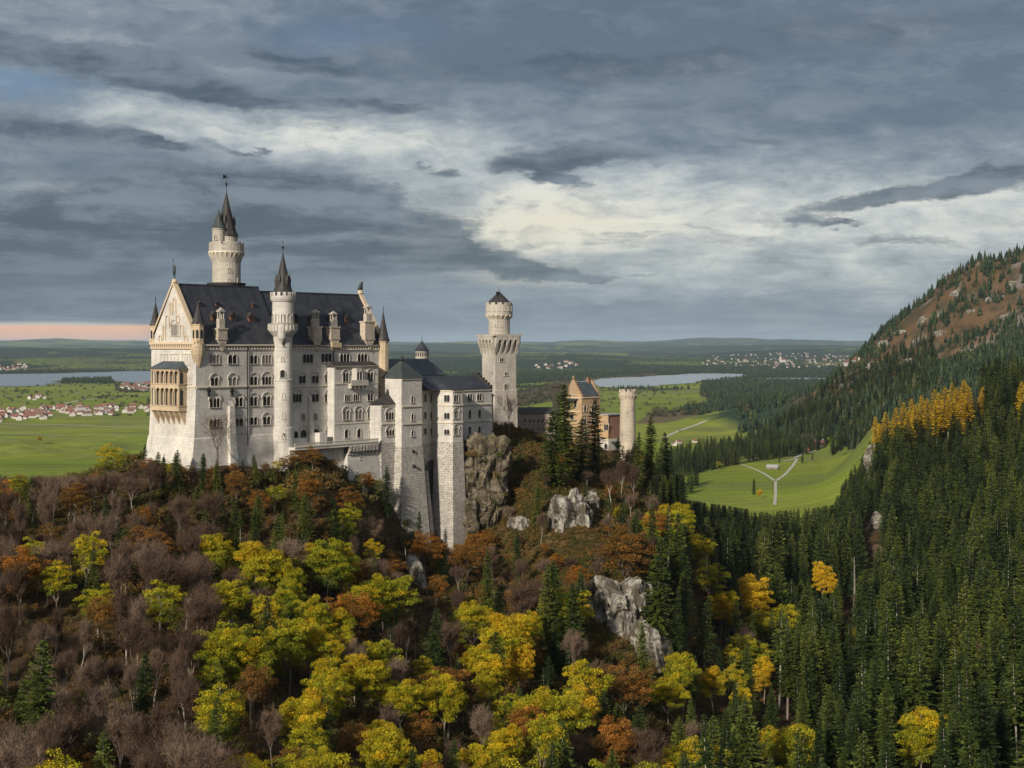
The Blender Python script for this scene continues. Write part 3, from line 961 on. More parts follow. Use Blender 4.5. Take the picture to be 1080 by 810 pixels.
# roofs
rf = MB()
def slope_roof(mb, u0, u1, zr, v0, v1, z0, over=0.55, th=0.3):
    k = (zr - z0) / (VM - v0)
    za = z0 - over * k
    pr = [(v0 - over, za), (VM, zr), (v1 + over, za), (v1 + over, za - th), (VM, zr - th * 2), (v0 - over, za - th)]
    n = len(pr)
    mb.hull([(u0, v, z) for v, z in pr] + [(u1, v, z) for v, z in pr], [tuple(range(n)), tuple(range(2 * n - 1, n - 1, -1))] + [(i, (i + 1) % n, n + (i + 1) % n, n + i) for i in range(n)])
slope_roof(rf, 0.9, US, ZR1 + .15, 0, WV, ZE + .4)
rf.box(0.9, US, VM - .25, VM + .25, ZR1 - .2, ZR1 + .4)
rf.build('roof', M['slate'], pal)
rf = MB()
slope_roof(rf, US + .02, LU - .9, ZR2 + .15, .3, WV - .3, ZE + .35)
rf.box(US, LU - .9, VM - .25, VM + .25, ZR2 - .2, ZR2 + .38)
rf.build('roof', M['slate'], pal)
# gable copings
for (ua, ub, zr, o) in ((-0.35, 1.15, ZR1, 0), (LU - 1.1, LU + .3, ZR2, .3)):
    cp_ = MB()
    for s in (0, 1):
        v0 = (o - .7) if s == 0 else WV - o + .7
        q = [(v0, ZE + .1), (VM, zr + .1), (VM, zr + 1.1), (v0, ZE + .9)]
        cp_.hull([(ua, v, z) for v, z in q] + [(ub, v, z) for v, z in q], [(0, 1, 2, 3), (7, 6, 5, 4), (0, 4, 5, 1), (1, 5, 6, 2), (2, 6, 7, 3), (3, 7, 4, 0)])
    cp_.build('gable_coping', M['trimw'], pal)
# cornices, string courses
co = MB()
for f, z, dd in ((fS, ZE - .9, 0), (fS2, ZE - 1.1, 0)):
    f.strip(co, 0, .5, .55, z=z + .55)
    f.dentils(co, z - .75, 1.0, .35, 1.05, .5)
fS.strip(co, 407.5, .45, .35); fS2.strip(co, 406, .45, .35)
co.build('cornice', M['trim'], pal)
co = MB()
fG.strip(co, 0, .7, .75, z=ZE + .2); fG.strip(co, 0, .35, .55, z=ZE - 1.2); fG.dentils(co, ZE - 1.1, 1.0, .45, 1.0, .5)
fG.strip(co, 407.5, .4, .35)
co.build('cornice', M['trimw'], pal)

# windows of the long front, left half: (px centre, width px, top, bottom, lights, hood, shut)
def wrow(f, items):
    for (c, w, t_, b_, n, *fl) in items:
        hood = 'h' in fl; shut = 's' in fl; sq = 'q' in fl
        f.window(c - w / 2, c + w / 2, t_, b_, n, hood, shut, sq)
wrow(fS, [(226, 9.5, 374, 384, 3, 's'), (245, 8.5, 374, 384, 2), (267.4, 7, 374.5, 384, 2), (281, 9, 374.5, 384, 3, 's'),
          (226, 7.5, 398, 407, 2, 'h'), (245, 7.5, 398, 407, 2, 'h', 's'), (267.4, 7, 397, 406.5, 2, 'h'), (281, 9, 397, 406, 3, 'h'),
          (226.3, 10, 420, 430, 3, 'h'), (252, 7.5, 419, 429, 2, 'h'), (267.4, 7, 418.5, 428.5, 2, 'h'), (281, 7.5, 418, 428, 2, 'h'),
          (226.3, 10.5, 442, 450.5, 3), (252, 7.5, 441, 449.5, 2, 'h'), (267.4, 7, 440, 448.5, 2), (281, 7.5, 439.5, 448, 2, 'h'),
          (253, 4.5, 459.5, 468.5, 1, 'h'), (268.6, 7.5, 459.5, 468, 2, 'q'), (282.5, 9.5, 458.5, 466.5, 3, 'q'), (253.4, 2.2, 475, 478, 1, 'q')])
wrow(fS2, [(324.6, 10, 373.5, 383, 3), (344, 10, 373, 382.5, 3), (363.5, 9.5, 373, 382, 3), (382, 9.5, 373, 381.5, 3),
           (318.6, 6.5, 396, 404.5, 2, 'h'), (332.3, 6.5, 396, 404.3, 2, 'h'), (345.8, 6.5, 395.5, 404, 2, 'h'),
           (313.2, 8.5, 415.5, 424.5, 3, 'h'), (332.3, 7, 415.5, 424, 2, 'h'), (346, 7, 415.3, 424, 2, 'h'),
           (319.5, 3.6, 436, 443.8, 1, 's'), (332.6, 3.6, 436, 443.3, 1, 's'), (346, 3.6, 435, 442.6, 1, 's'),
           (312, 4.5, 455, 464, 1), (319.8, 6.3, 453.5, 463.5, 1, 'h'), (333, 6.8, 452.5, 464.5, 1, 'h'), (347, 6.6, 452.5, 463, 1, 'h')])
# gable end windows
gw = [(173.5, 6.5, 373.5, 385, 2, 'q', 's'), (184.6, 6.5, 373.5, 385, 2, 'q', 's'), (196.6, 7, 373.5, 385, 3, 'q', 's'),
      (200.4, 4, 397.5, 405, 2, 's'), (200.6, 3.2, 419, 429.5, 2, 's'), (200.8, 2.2, 443, 450, 1),
      (167.5, 2, 458, 466, 1), (176, 2.2, 459, 467.5, 1, 's'), (184.3, 2.4, 461, 468, 1, 's'), (190.8, 3.4, 458, 474, 1), (161, 1.6, 474, 478, 1, 'q')]
wrow(fG, gw)
fG.window(181.2, 187.6, 342, 354.5, 2, True, True)
# blind niches in the gable
nc = MB()
for (px, w, t_, b_) in ((173.6, 2.0, 344, 359), (177, 3.2, 333, 345), (180.8, 1.8, 320, 332), (184.4, 2.6, 315, 330), (188.3, 2.8, 333, 341), (192.2, 3.4, 343, 355), (169.5, 2.4, 354, 360), (196.8, 2.8, 354, 360)):
    a, b = fG.pt(px - w / 2), fG.pt(px + w / 2)
    c = ((a[0] + b[0]) / 2, (a[1] + b[1]) / 2); ww = abs(a[1] - b[1]); z0 = P.z(b_, *c); z1 = P.z(t_, *c)
    R = ww / 2
    for i in range(8):
        a0, a1 = math.pi * i / 8, math.pi * (i + 1) / 8
        q = [(rr * math.cos(aa), z1 - R + rr * math.sin(aa)) for rr, aa in ((R, a0), (R + .2, a0), (R + .2, a1), (R, a1))]
        nc.hull([(0.05, c[1] + x, z) for x, z in q] + [(-.3, c[1] + x, z) for x, z in q], [(0, 1, 2, 3), (7, 6, 5, 4), (0, 4, 5, 1), (1, 5, 6, 2), (2, 6, 7, 3), (3, 7, 4, 0)])
    for s in (-1, 1): nc.box(-.3, 0.05, c[1] + s * (R + .1) - .1, c[1] + s * (R + .1) + .1, z0, z1 - R)
nc.build('blind_arch', M['trimw'], pal)

# buttress strips, drainpipes
for f, p0, p1, yt, yb, dep in ((fS, 240.2, 245.2, 428, 505, 1.0), (fS2, 324.6, 327.6, 421, 480, .7)):
    b = MB(); a, c = f.pt(p0), f.pt(p1); y0 = f.p0[1]
    b.levels([[(a[0] - e, y0 - dep - e * 2, z), (c[0] + e, y0 - dep - e * 2, z), (c[0] + e, y0 + .1, z), (a[0] - e, y0 + .1, z)] for z, e in ((-48, 1.0), (P.z(yt, *a) - 3, .05), (P.z(yt, *a), 0))])
    b.hull([(a[0], y0 - dep, P.z(yt, *a)), (c[0], y0 - dep, P.z(yt, *a)), (c[0], y0, P.z(yt, *a) + 1.4), (a[0], y0, P.z(yt, *a) + 1.4)], [(0, 1, 2, 3)])
    b.build('buttress', M['lime_lo'], pal)
for f, px, yt, yb in ((fS, 260.3, 362, 488), (fS2, 351, 366, 466)):
    a = f.pt(px); z1 = ZE - .2; z0 = P.z(yb, *a)
    MB().tube((a[0], a[1] - .35, z0), (a[0], a[1] - .35, z1), .17, n=6).build('drainpipe', M['metal'], pal)
# relief figures on the wall
for f, px, py in ((fS, 219.5, 413), (fS, 244, 413)):
    a = f.pt(px); z = P.z(py, *a)
    b = MB(); b.box(a[0] - .5, a[0] + .5, a[1] - .7, a[1], z - .1, z + .5); b.box(a[0] - .2, a[0] + .2, a[1] - .55, a[1], z - 1.3, z - .1); b.lathe(a[0], a[1] - .35, [(.3, z + .5), (.35, z + 1.0), (.1, z + 1.4)], 8)
    b.build('wall_lantern', M['metal'], pal)

# loggia (two storey arcaded balcony on the gable end)
UL = -3.0
va, vb = P.v(188.5, UL), 17.6
lg = MB()
z_roof, z_e = P.z(384.5, -1.5, 10), P.z(389, UL, 10)
zf = [P.z(y, UL, va) for y in (393, 408.5, 416, 431, 434.5)]
lg.box(UL, 0.1, va, vb, zf[1] - .3, zf[1] + .9); lg.box(UL, 0.1, va, vb, zf[3] - .6, zf[3] + .8)
lg.box(UL, 0.1, va, vb, zf[0] + .4, z_e)
lg.box(UL - .25, .1, va - .25, vb + .25, z_e - .3, z_e)
lg.box(UL - .2, .1, va - .2, vb + .2, zf[1] + .7, zf[1] + .95); lg.box(UL - .2, .1, va - .2, vb + .2, zf[3] + .55, zf[3] + .8)
lg.box(UL - .15, .1, va - .15, vb + .15, zf[3] - .8, zf[3] - .5)
lg.box(UL + 1.1, 0.05, va + .05, vb - .05, zf[1] + .9, zf[0] + .5)
lg.box(UL + 1.1, 0.05, va + .05, vb - .05, zf[3] + .8, zf[1] - .2)
loggia = lg.build('loggia', M['warm'], pal)
col_ = MB(); dk = MB()
nb_ = 6
for zb, zt in ((zf[1] + .9, zf[0] + .45), (zf[3] + .8, zf[1] - .3)):
    bw_ = (vb - va - .4) / nb_
    for i in range(nb_ + 1):
        v_ = va + .2 + bw_ * i
        if i in (0, nb_):
            col_.box(UL, UL + .5, v_ - .2, v_ + .2, zb, zt)
        else:
            col_.lathe(UL + .25, v_, [(.2, zb), (.13, zb + .25), (.13, zt - 1.15), (.22, zt - .95)], 8)
    for i in range(nb_):   # arches
        vc = va + .2 + bw_ * (i + .5); R = bw_ / 2 - .1; zc = zt - 1.0
        for k in range(8):
            a0, a1 = math.pi * k / 8, math.pi * (k + 1) / 8
            q = [(R * math.cos(a0), zc + R * math.sin(a0)), (bw_ / 2 * math.cos(a0), zt + .02), (bw_ / 2 * math.cos(a1), zt + .02), (R * math.cos(a1), zc + R * math.sin(a1))]
            if k == 0: q[1] = (bw_ / 2, zc)
            if k == 7: q[2] = (-bw_ / 2, zc)
            if k == 0: q = [q[0], (bw_ / 2, zc), (bw_ / 2 * math.cos(a1), zt + .02), q[3]]
            col_.hull([(UL, vc + x, z) for x, z in q] + [(UL + .4, vc + x, z) for x, z in q], [(0, 1, 2, 3), (7, 6, 5, 4), (0, 4, 5, 1), (1, 5, 6, 2), (2, 6, 7, 3), (3, 7, 4, 0)])
    for i in range(nb_): dk.poly([(UL + 1.08, x, z) for x, z in arch_pts(bw_ * .62, zt - zb - .2, 6, va + .2 + bw_ * (i + .5), zb)])  # flat dark sheets standing in for the shade behind the arches
    # dark sheet for the shaded opening in the narrow side
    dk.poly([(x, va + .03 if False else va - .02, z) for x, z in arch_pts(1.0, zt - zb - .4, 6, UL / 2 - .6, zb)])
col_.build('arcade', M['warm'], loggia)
dk.build('arch_shade', M['glass'], loggia)
cb = MB()
for i in range(6):
    v_ = va + .4 + (vb - va - .8) * i / 5
    q = [(UL, zf[3] - .6), (0.1, zf[3] - .6), (0.1, zf[3] - 5.0), (-.5, zf[3] - 4.8)]
    cb.hull([(x, v_ - .28, z) for x, z in q] + [(x, v_ + .28, z) for x, z in q], [(0, 1, 2, 3), (7, 6, 5, 4), (0, 4, 5, 1), (1, 5, 6, 2), (2, 6, 7, 3), (3, 7, 4, 0)])
q = [(UL + .3, zf[3] - .8), (0.1, zf[3] - .8), (0.1, zf[3] - 3.2)]
cb.hull([(x, va + .5, z) for x, z in q] + [(x, vb - .5, z) for x, z in q], [(0, 1, 2), (5, 4, 3), (0, 3, 4, 1), (1, 4, 5, 2), (2, 5, 3, 0)])
cb.build('corbel', M['warm'], loggia)
rb = MB()
e = [(UL - .6, va - .6, z_e), (.05, va - .6, z_e), (.05, vb + .6, z_e), (UL - .6, vb + .6, z_e)]
tp = [(-1.4, va + 2.4, z_roof + .6), (.05, va + 2.0, z_roof + 1.0), (.05, vb - 2.0, z_roof + 1.0), (-1.4, vb - 2.4, z_roof + .6)]
rb.levels([e, tp]); rb.build('loggia_roof', M['slate_g'], loggia)

# turrets, stair tower, north tower -------------------------------------------------
def cone_roof(mb, x, y, r, z0, z1, n=8, flare=.12, knob=True):
    mb.lathe(x, y, [(r * (1 + flare), z0), (r * .86, z0 + (z1 - z0) * .13), (r * .55, z0 + (z1 - z0) * .42), (r * .24, z0 + (z1 - z0) * .75), (.07, z1)], n)


def finial(name, parent, x, y, z, h, r=.22):
    b = MB()
    b.lathe(x, y, [(.10, z - .3), (.07, z + h * .3), (r * .6, z + h * .34), (r, z + h * .42), (r * .6, z + h * .5), (.05, z + h * .55), (.05, z + h * .8), (.13, z + h * .84), (.03, z + h)], 8)
    return b.build(name, M['metal'], parent)


def turret(px, y_apex, y_eave, y_bot, x, y, r, z_bot, mat='warm', n=8, roof='slate_b', slits=True):
    ze = P.z(y_eave, x, y); za = P.z(y_apex, x, y)
    b = MB()
    b.lathe(x, y, [(r * .2, z_bot - 2.2), (r * .75, z_bot - .9), (r * 1.05, z_bot), (r * 1.05, z_bot + .4), (r, z_bot + .5), (r, ze - .5), (r * 1.12, ze - .3), (r * 1.12, ze)], n, math.pi / n)
    t_ = b.build('turret', M[mat], pal)
    c_ = MB(); cone_roof(c_, x, y, r * 1.1, ze, za, n); c_.build('turret_roof', M[roof], t_)
    finial('finial', t_, x, y, za, 1.6)
    if slits:
        s = MB()
        for a in (-90, 180, -135):
            a = math.radians(a); cx, cy = x + (r * .93 + .05) * math.cos(a), y + (r * .93 + .05) * math.sin(a)
            tx, ty = -math.sin(a), math.cos(a)
            s.poly([(cx + tx * w_, cy + ty * w_, z) for w_, z in arch_pts(.75, 2.4, 6, 0, z_bot + 1.6)])
        s.build('slit', M['glass'], t_)
    return t_

turret(207, 318, 341.5, 362, 1.2, .8, 1.65, ZE)
turret(163, 318, 343.5, 362, 1.0, WV - .6, 1.45, ZE)
turret(405, 328, 359.5, 0, LU - .4, .1, 1.75, P.z(441, LU, 0), 'warm')

ST = (P.u(298.4, -.9), -.9)
Yt = P.w(*ST)[1]; sx, sy = ST
zz = lambda py: (HZ - py) / FOC * Yt
b = MB()
b.lathe(sx, sy, [(3.7, -52), (3.3, zz(480)), (3.15, zz(451)), (2.85, zz(450)), (2.8, zz(402)), (3.0, zz(401.5)), (3.0, zz(400)), (2.8, zz(399.5)), (2.78, zz(355)), (4.1, zz(349.5)), (4.2, zz(348.8)),
                 (4.2, zz(342)), (3.9, zz(342)), (3.9, zz(346)), (3.15, zz(346)), (3.15, zz(318.5)), (3.45, zz(317.8)), (3.7, zz(315.3)), (3.75, zz(312.2)), (3.3, zz(312)), (3.2, zz(313))], 28)
stair = b.build('stair_tower', M['lime'], pal)
mm = MB(); mm.merlons(sx, sy, 3.75, zz(312.3), zz(308.3), 14, .58, .4, .1); mm.build('battlement', M['lime'], stair)
mm = MB(); cone_roof(mm, sx, sy, 3.1, zz(311), zz(266), 14)
for k in range(4):
    a = math.radians(-20 - 70 * k); mm.lathe(sx + 2.0 * math.cos(a), sy + 2.0 * math.sin(a), [(.55, zz(300)), (.55, zz(295)), (.05, zz(289))], 6)
mm.build('spire', M['slate_b'], stair); finial('finial', stair, sx, sy, zz(266.5), 3.6, .42)
# gallery: railing openings + blind arcade
rl = MB()
for i in range(26):
    a = 2 * math.pi * i / 26; rl.box(sx + 4.22 * math.cos(a) - .16, sx + 4.22 * math.cos(a) + .16, sy + 4.22 * math.sin(a) - .16, sy + 4.22 * math.sin(a) + .16, zz(348), zz(342.3))
rl.lathe(sx, sy, [(4.05, zz(342.2)), (4.38, zz(342.2)), (4.38, zz(341.5)), (4.05, zz(341.5))], 26); rl.build('railing', M['frame'], stair)


def round_windows(parent, x, y, r, items, F, mat='glass', n=1):
    for (a, z, w, h) in items:
        a = math.radians(a)
        m1, m2 = window_meshes(1, w, h, False, mat == 'shut')
        o = mobj('window', m1, parent, (x + (r - .06) * math.cos(a), y + (r - .06) * math.sin(a), z), a + math.pi / 2)
        mobj('pane', m2, o)
vw = math.degrees(math.atan2(P.l(0, 0)[1] - sy, P.l(0, 0)[0] - sx))     # direction of the viewer in the palace frame
round_windows(stair, sx, sy, 3.15, [(vw + d_, zz(340.5), 1.1, 2.6) for d_ in (-66, -33, 0, 33, 66)], P)
round_windows(stair, sx, sy, 2.8, [(vw - 2, zz(381), .7, 1.3), (vw + 6, zz(366), .6, 1.3), (vw + 4, zz(421), .8, 1.9), (vw + 4, zz(441.5), .8, 1.9)], P)
round_windows(stair, sx, sy, 3.2, [(vw + 4, zz(462.5), .8, 1.8)], P)
round_windows(stair, sx, sy, 2.85, [(vw - 2, zz(398.5), 1.5, 2.4)], P)
bal = MB(); a = math.radians(vw - 6)
bx, by = sx + 3.3 * math.cos(a), sy + 3.3 * math.sin(a)
bal.lathe(bx, by, [(.2, zz(363)), (1.2, zz(357)), (1.3, zz(349)), (1.1, zz(341.5))], 10); bal.build('oriel', M['lime'], stair)

# north tower behind the roof
tx_, ty_ = P.u(238.8, 17.0), 17.0
Yn = P.w(tx_, ty_)[1]
zn = lambda py: (HZ - py) / FOC * Yn
b = MB()
b.lathe(tx_, ty_, [(4.3, 0), (4.25, zn(278)), (5.1, zn(268)), (5.2, zn(267.5)), (5.2, zn(258)), (4.8, zn(258)), (4.8, zn(262)), (3.35, zn(262)), (3.35, zn(249))], 28)
nt = b.build('round_tower', M['tower'], pal)
cbm = MB()
for i in range(22):
    a = 2 * math.pi * i / 22; c_, s_ = math.cos(a), math.sin(a); tx2, ty2 = -s_ * .27, c_ * .27
    q = [(4.2, zn(276)), (5.35, zn(268.5)), (5.35, zn(266.5)), (4.2, zn(266.5))]
    cbm.hull([(tx_ + r * c_ + tx2, ty_ + r * s_ + ty2, z) for r, z in q] + [(tx_ + r * c_ - tx2, ty_ + r * s_ - ty2, z) for r, z in q], [(0, 1, 2, 3), (7, 6, 5, 4), (0, 4, 5, 1), (1, 5, 6, 2), (2, 6, 7, 3), (3, 7, 4, 0)])
cbm.lathe(tx_, ty_, [(5.1, zn(267.3)), (5.45, zn(267.3)), (5.45, zn(265.5)), (5.1, zn(265.5))], 28)
cbm.build('corbel', M['trim'], nt)
mm = MB(); mm.merlons(tx_, ty_, 5.2, zn(258), zn(255.8), 14, .7, .4); mm.build('battlement', M['tower'], nt)
mm = MB(); cone_roof(mm, tx_, ty_, 3.4, zn(249.2), zn(202), 12, .1)
for a_ in (-30, -140, 60): a = math.radians(a_); mm.lathe(tx_ + 2.3 * math.cos(a), ty_ + 2.3 * math.sin(a), [(.5, zn(238)), (.5, zn(232)), (.05, zn(226))], 6)
mm.build('spire', M['slate_b'], nt)
fx = finial('weather_vane', nt, tx_, ty_, zn(202.5), 5.6, .35)
vn = MB(); vn.box(tx_ - 1.1, tx_ + 1.1, ty_ - .06, ty_ + .06, zn(187.2), zn(186.6)); vn.hull([(tx_ - 1.2, ty_, zn(189)), (tx_ - .2, ty_, zn(187.6)), (tx_ - .2, ty_, zn(185.5)), (tx_ - 1.1, ty_, zn(184.2)), (tx_ - 1.2, ty_ + .12, zn(189)), (tx_ - .2, ty_ + .12, zn(187.6)), (tx_ - .2, ty_ + .12, zn(185.5)), (tx_ - 1.1, ty_ + .12, zn(184.2))], [(0, 1, 2, 3), (7, 6, 5, 4), (0, 4, 5, 1), (1, 5, 6, 2), (2, 6, 7, 3), (3, 7, 4, 0)])
vn.build('vane_flag', M['metal'], fx)
vn_a = math.radians(math.degrees(math.atan2(P.l(0, 0)[1] - ty_, P.l(0, 0)[0] - tx_)))
# small side turret on the tower (towards the viewer's left)
a = vn_a - math.radians(42); rx, ry = tx_ + 3.4 * math.cos(a), ty_ + 3.4 * math.sin(a)
b = MB(); b.lathe(rx, ry, [(.3, zn(272)), (1.8, zn(264)), (1.9, zn(262)), (1.9, zn(243.5)), (2.1, zn(242.5)), (2.1, zn(241.5))], 16); tt = b.build('side_turret', M['tower'], nt)
mm = MB(); cone_roof(mm, rx, ry, 2.05, zn(241.5), zn(222), 12); mm.build('side_roof', M['patina'], tt)
round_windows(nt, rx, ry, 1.9, [(math.degrees(vn_a) - 30, zn(254.5), .8, 1.6)], P)
round_windows(nt, tx_, ty_, 4.25, [(math.degrees(vn_a) + 12, zn(288), 1.0, 1.3), (math.degrees(vn_a) + 12, zn(299), 1.0, 1.3), (math.degrees(vn_a) + 55, zn(298), .9, 1.3)], P)
b = MB(); b.lathe(tx_, ty_, [(5.6, 12), (5.6, zn(300.5)), (5.8, zn(300)), (5.8, zn(298.6))], 20); b.build('tower_base', M['slate_b'], nt)

# dormers, chimneys on the front slope ----------------------------------------------
def on_roof(px, py, left):
    z0, zr, v0 = (ZE + .4, ZR1 + .15, 0) if left else (ZE + .35, ZR2 + .15, .3)
    best = None
    for i in range(400):
        v_ = v0 + (VM - v0) * i / 400; u_ = P.u(px, v_); z = z0 + (zr - z0) * (v_ - v0) / (VM - v0)
        e_ = abs(z - P.z(py, u_, v_))
        if best is None or e_ < best[0]: best = (e_, u_, v_, z)
    return best[1:]


def dormer(px, py, w, h, left):
    u_, v_, z = on_roof(px, py + h * .28 * FOC / 420, left)
    b = MB(); b.box(u_ - w / 2, u_ + w / 2, v_ - .15, v_ + h * .75, z, z + h * .62)
    d_ = b.build('dormer', M['wood'], pal)
    r_ = MB()
    q = [(u_ - w / 2 - .25, z + h * .55), (u_, z + h * 1.15), (u_ + w / 2 + .25, z + h * .55)]
    r_.hull([(a_, v_ - .45, c_) for a_, c_ in q] + [(a_, v_ + h * .9, c_) for a_, c_ in q], [(0, 1, 2), (5, 4, 3), (0, 3, 4, 1), (1, 4, 5, 2), (2, 5, 3, 0)])
    r_.build('dormer_roof', M['slate_b'], d_)
    s = MB(); s.poly([(a_, v_ - .48, c_) for a_, c_ in arch_pts(w * .42, h * .62, 6, u_, z + .12)]); s.build('dormer_window', M['glass'], d_)

for px, py in ((226, 336), (245.6, 336), (265, 337)): dormer(px, py, 2.0, 2.4, True)
for px, py in ((211, 321.5), (229, 321.5), (267.4, 323)): dormer(px, py, 1.2, 1.3, True)
for px, py in ((311.8, 337.5), (329.2, 338), (349.6, 338), (366.3, 338)): dormer(px, py, 1.9, 2.3, False)


def chimney(px0, px1, y0, y1, ytop, left):
    vf = -.55 if left else -.25
    ua, ub = P.u(px0, vf), P.u(px1, vf); uc = (ua + ub) / 2
    z0, z1, zt = P.z(y1, uc, vf), P.z(y0, uc, vf), P.z(ytop, uc, vf + .8)
    w = (ub - ua)
    b = MB(); b.box(ua, ub, vf, vf + 2.4, z0, z1); b.box(ua - .2, ub + .2, vf - .2, vf + 2.6, z1 - .35, z1 + .1); b.box(ua - .15, ub + .15, vf - .15, vf + 2.5, z0, z0 + .4)
    b.levels([[(uc - .3, vf, z0 - 3.2), (uc + .3, vf, z0 - 3.2), (uc + .3, .6, z0 - 3.2), (uc - .3, .6, z0 - 3.2)], [(ua, vf, z0 + .01), (ub, vf, z0 + .01), (ub, .6, z0 + .01), (ua, .6, z0 + .01)]])
    ch = b.build('chimney', M['buff'], pal)
    p_ = MB(); p_.box(uc - w * .3, uc + w * .3, vf + .3, vf + 1.7, z1, z1 + (zt - z1) * .45)
    for s_ in (-1, 1):
        for q_ in (.5, 1.5): p_.lathe(uc + s_ * w * .2, vf + q_, [(.22, z1 + (zt - z1) * .45), (.18, z1 + (zt - z1) * .75), (.3, z1 + (zt - z1) * .8)], 6)
    p_.box(uc - w * .32, uc + w * .32, vf + .2, vf + 1.8, z1 + (zt - z1) * .78, z1 + (zt - z1) * .86)
    p_.lathe(uc, vf + 1, [(w * .3, z1 + (zt - z1) * .86), (.05, zt)], 4, math.pi / 4)
    p_.build('chimney_cap', M['tower'], ch)
chimney(230.2, 239.8, 346.5, 358.5, 324, True)
chimney(330, 339.5, 344.5, 358.5, 326, False)
chimney(349.2, 358.5, 344.5, 358, 328, False)
chimney(385.2, 395.2, 339, 358.5, 321, False)
MB().box(P.u(349.5, -.3), P.u(359.3, -.3), -.75, .4, P.z(366.5, 60, 0), P.z(361.5, 60, 0)).build('corbel', M['warm'], pal)
# oriel corbel turret at near corner
b = MB(); b.lathe(1.0, .6, [(.3, -7), (1.0, -5.2), (1.9, -2.4), (2.0, -1.4), (1.7, ZE)], 12); b.build('corner_corbel', M['warm'], pal)

# projecting bay on the right half -----------------------------------------------------
RV = -3.0
ra, rb_ = P.u(352.6, RV), P.u(398.6, RV)
zb = P.z(387, ra, RV); zf_ = P.z(384.5, ra, RV)
b = MB(); b.box(ra, rb_, RV, 0.35, -50, zb)
bay = b.build('projecting_bay', M['lime'], pal)
fB = Face(P, (ra, RV), (rb_, RV), bay)
b = MB(); b.hull([(ra - .5, RV - .5, zb), (rb_ + .5, RV - .5, zb), (rb_ + .5, .29, zb), (ra - .5, .29, zb), (ra + .6, -.9, zb + 1.5), (rb_ - .6, -.9, zb + 1.5), (rb_ - .2, .29, zb + 1.6), (ra + .2, .29, zb + 1.6)],
                 [(0, 1, 5, 4), (1, 2, 6, 5), (3, 0, 4, 7), (4, 5, 6, 7), (0, 3, 2, 1)]); b.build('bay_roof', M['slate_b'], bay)
wrow(fB, [(364.4, 5.6, 393, 403, 2, 'h'), (390.4, 5.6, 392.5, 403, 2, 'h'), (366.6, 6, 416, 423.5, 3), (375.6, 6, 415.5, 423, 3), (390.4, 5.6, 415, 422.8, 2, 'h'),
          (365, 6.6, 432.8, 443, 2, 'h', 's'), (378, 6.6, 432.3, 442.6, 2, 'h', 's'), (391, 6.6, 432, 441.6, 2, 'h', 's'),
          (365.2, 3.8, 452.6, 462.3, 1), (378.4, 3.8, 452.2, 461.8, 1), (391.6, 4.4, 451.5, 461, 1)])
b = MB(); fB.strip(b, 386.8, .6, .3); fB.strip(b, 404.3, .35, .2); fB.strip(b, 446, .35, .15); b.build('cornice', M['trim'], bay)
oa, ob = P.u(371, RV), P.u(381, RV)
oz0, oz1, ozb = P.z(405, oa, RV), P.z(388.5, oa, RV), P.z(411, oa, RV)
b = MB()
pol = [(oa, RV + .1), (oa + .8, RV - 1.3), (ob - .8, RV - 1.3), (ob, RV + .1)]
b.levels([[(x, y, z) for x, y in pol] for z in (oz0, oz1)]); b.box(oa - 1.6, ob + 1.6, RV - 1.6, RV + .05, oz0 - .5, oz0 + .1)
b.box(oa - 1.6, ob + 1.6, RV - 1.6, RV - 1.4, oz0 + .1, oz0 + 1.2)
for i in range(5): x = oa - 1.2 + (ob - oa + 2.4) * i / 4; b.box(x - .2, x + .2, RV - 1.3, RV + .05, ozb + .4, oz0 - .5)
orl = b.build('oriel', M['frame'], bay)
fo = Face(P, (oa + .8, RV - 1.3), (ob - .8, RV - 1.3), orl)
for k in (.27, .73):
    m1, m2 = window_meshes(1, 1.2, 3.2, False, False)
    o = mobj('window', m1, orl, (fo.p0[0] + fo.L * k, fo.p0[1], oz0 + .7)); mobj('pane', m2, o)

# terrace with balustrade
TV = -7.0
ta, tb, tc = P.u(311, TV), P.u(399, TV), P.u(368.5, TV)
zt0 = P.z(467, 55, TV)
b = MB(); b.box(ta, tb, TV, .2, zt0 - 1.0, zt0 - .2)
b.levels([[(tc, TV + 1.0 - e, z), (tb + 2, TV + 1.0 - e, z), (tb + 2, -.4, z), (tc, -.4, z)] for z, e in ((-52, 1.6), (zt0 - 3.2, 0))], (True, True))
b.levels([[(ta, -4.5, -50), (tc + .01, -4.5, -50), (tc + .01, -1.3, -50), (ta, -1.3, -50)], [(ta, -4.5, zt0 - 1.0), (tc + .01, -4.5, zt0 - 1.0), (tc + .01, -1.3, zt0 - 1.0), (ta, -1.3, zt0 - 1.0)]])
ter = b.build('terrace', M['lime_lo'], pal)
b = MB(); b.box(ta, tb, TV - .1, TV + .25, zt0 + .75, zt0 + 1.0); b.box(ta, tb, TV - .15, TV + .3, zt0 - .25, zt0 + .02)
n_ = int((tb - ta) / .6)
for i in range(n_): x = ta + .2 + (tb - ta - .4) * i / (n_ - 1); b.box(x - .12, x + .12, TV - .02, TV + .2, zt0, zt0 + .78)
b.build('balustrade', M['frame'], ter)
b = MB()
for i in range(9): x = tc + .6 + (tb - tc - 1.0) * i / 8; b.box(x - .45, x + .45, TV - .05, TV + 1.1, zt0 - 2.6, zt0 - 1.0); b.box(x - .45, x + .45, TV + .45, TV + 1.1, zt0 - 3.6, zt0 - 2.6)
b.build('corbel', M['rubble'], ter)
fT = Face(P, (tc, TV + .98), (tb, TV + .98), ter)
wrow(fT, [(379.3, 1.6, 475.5, 478.5, 1, 'q'), (380, 1.6, 482, 485.5, 1, 'q')])
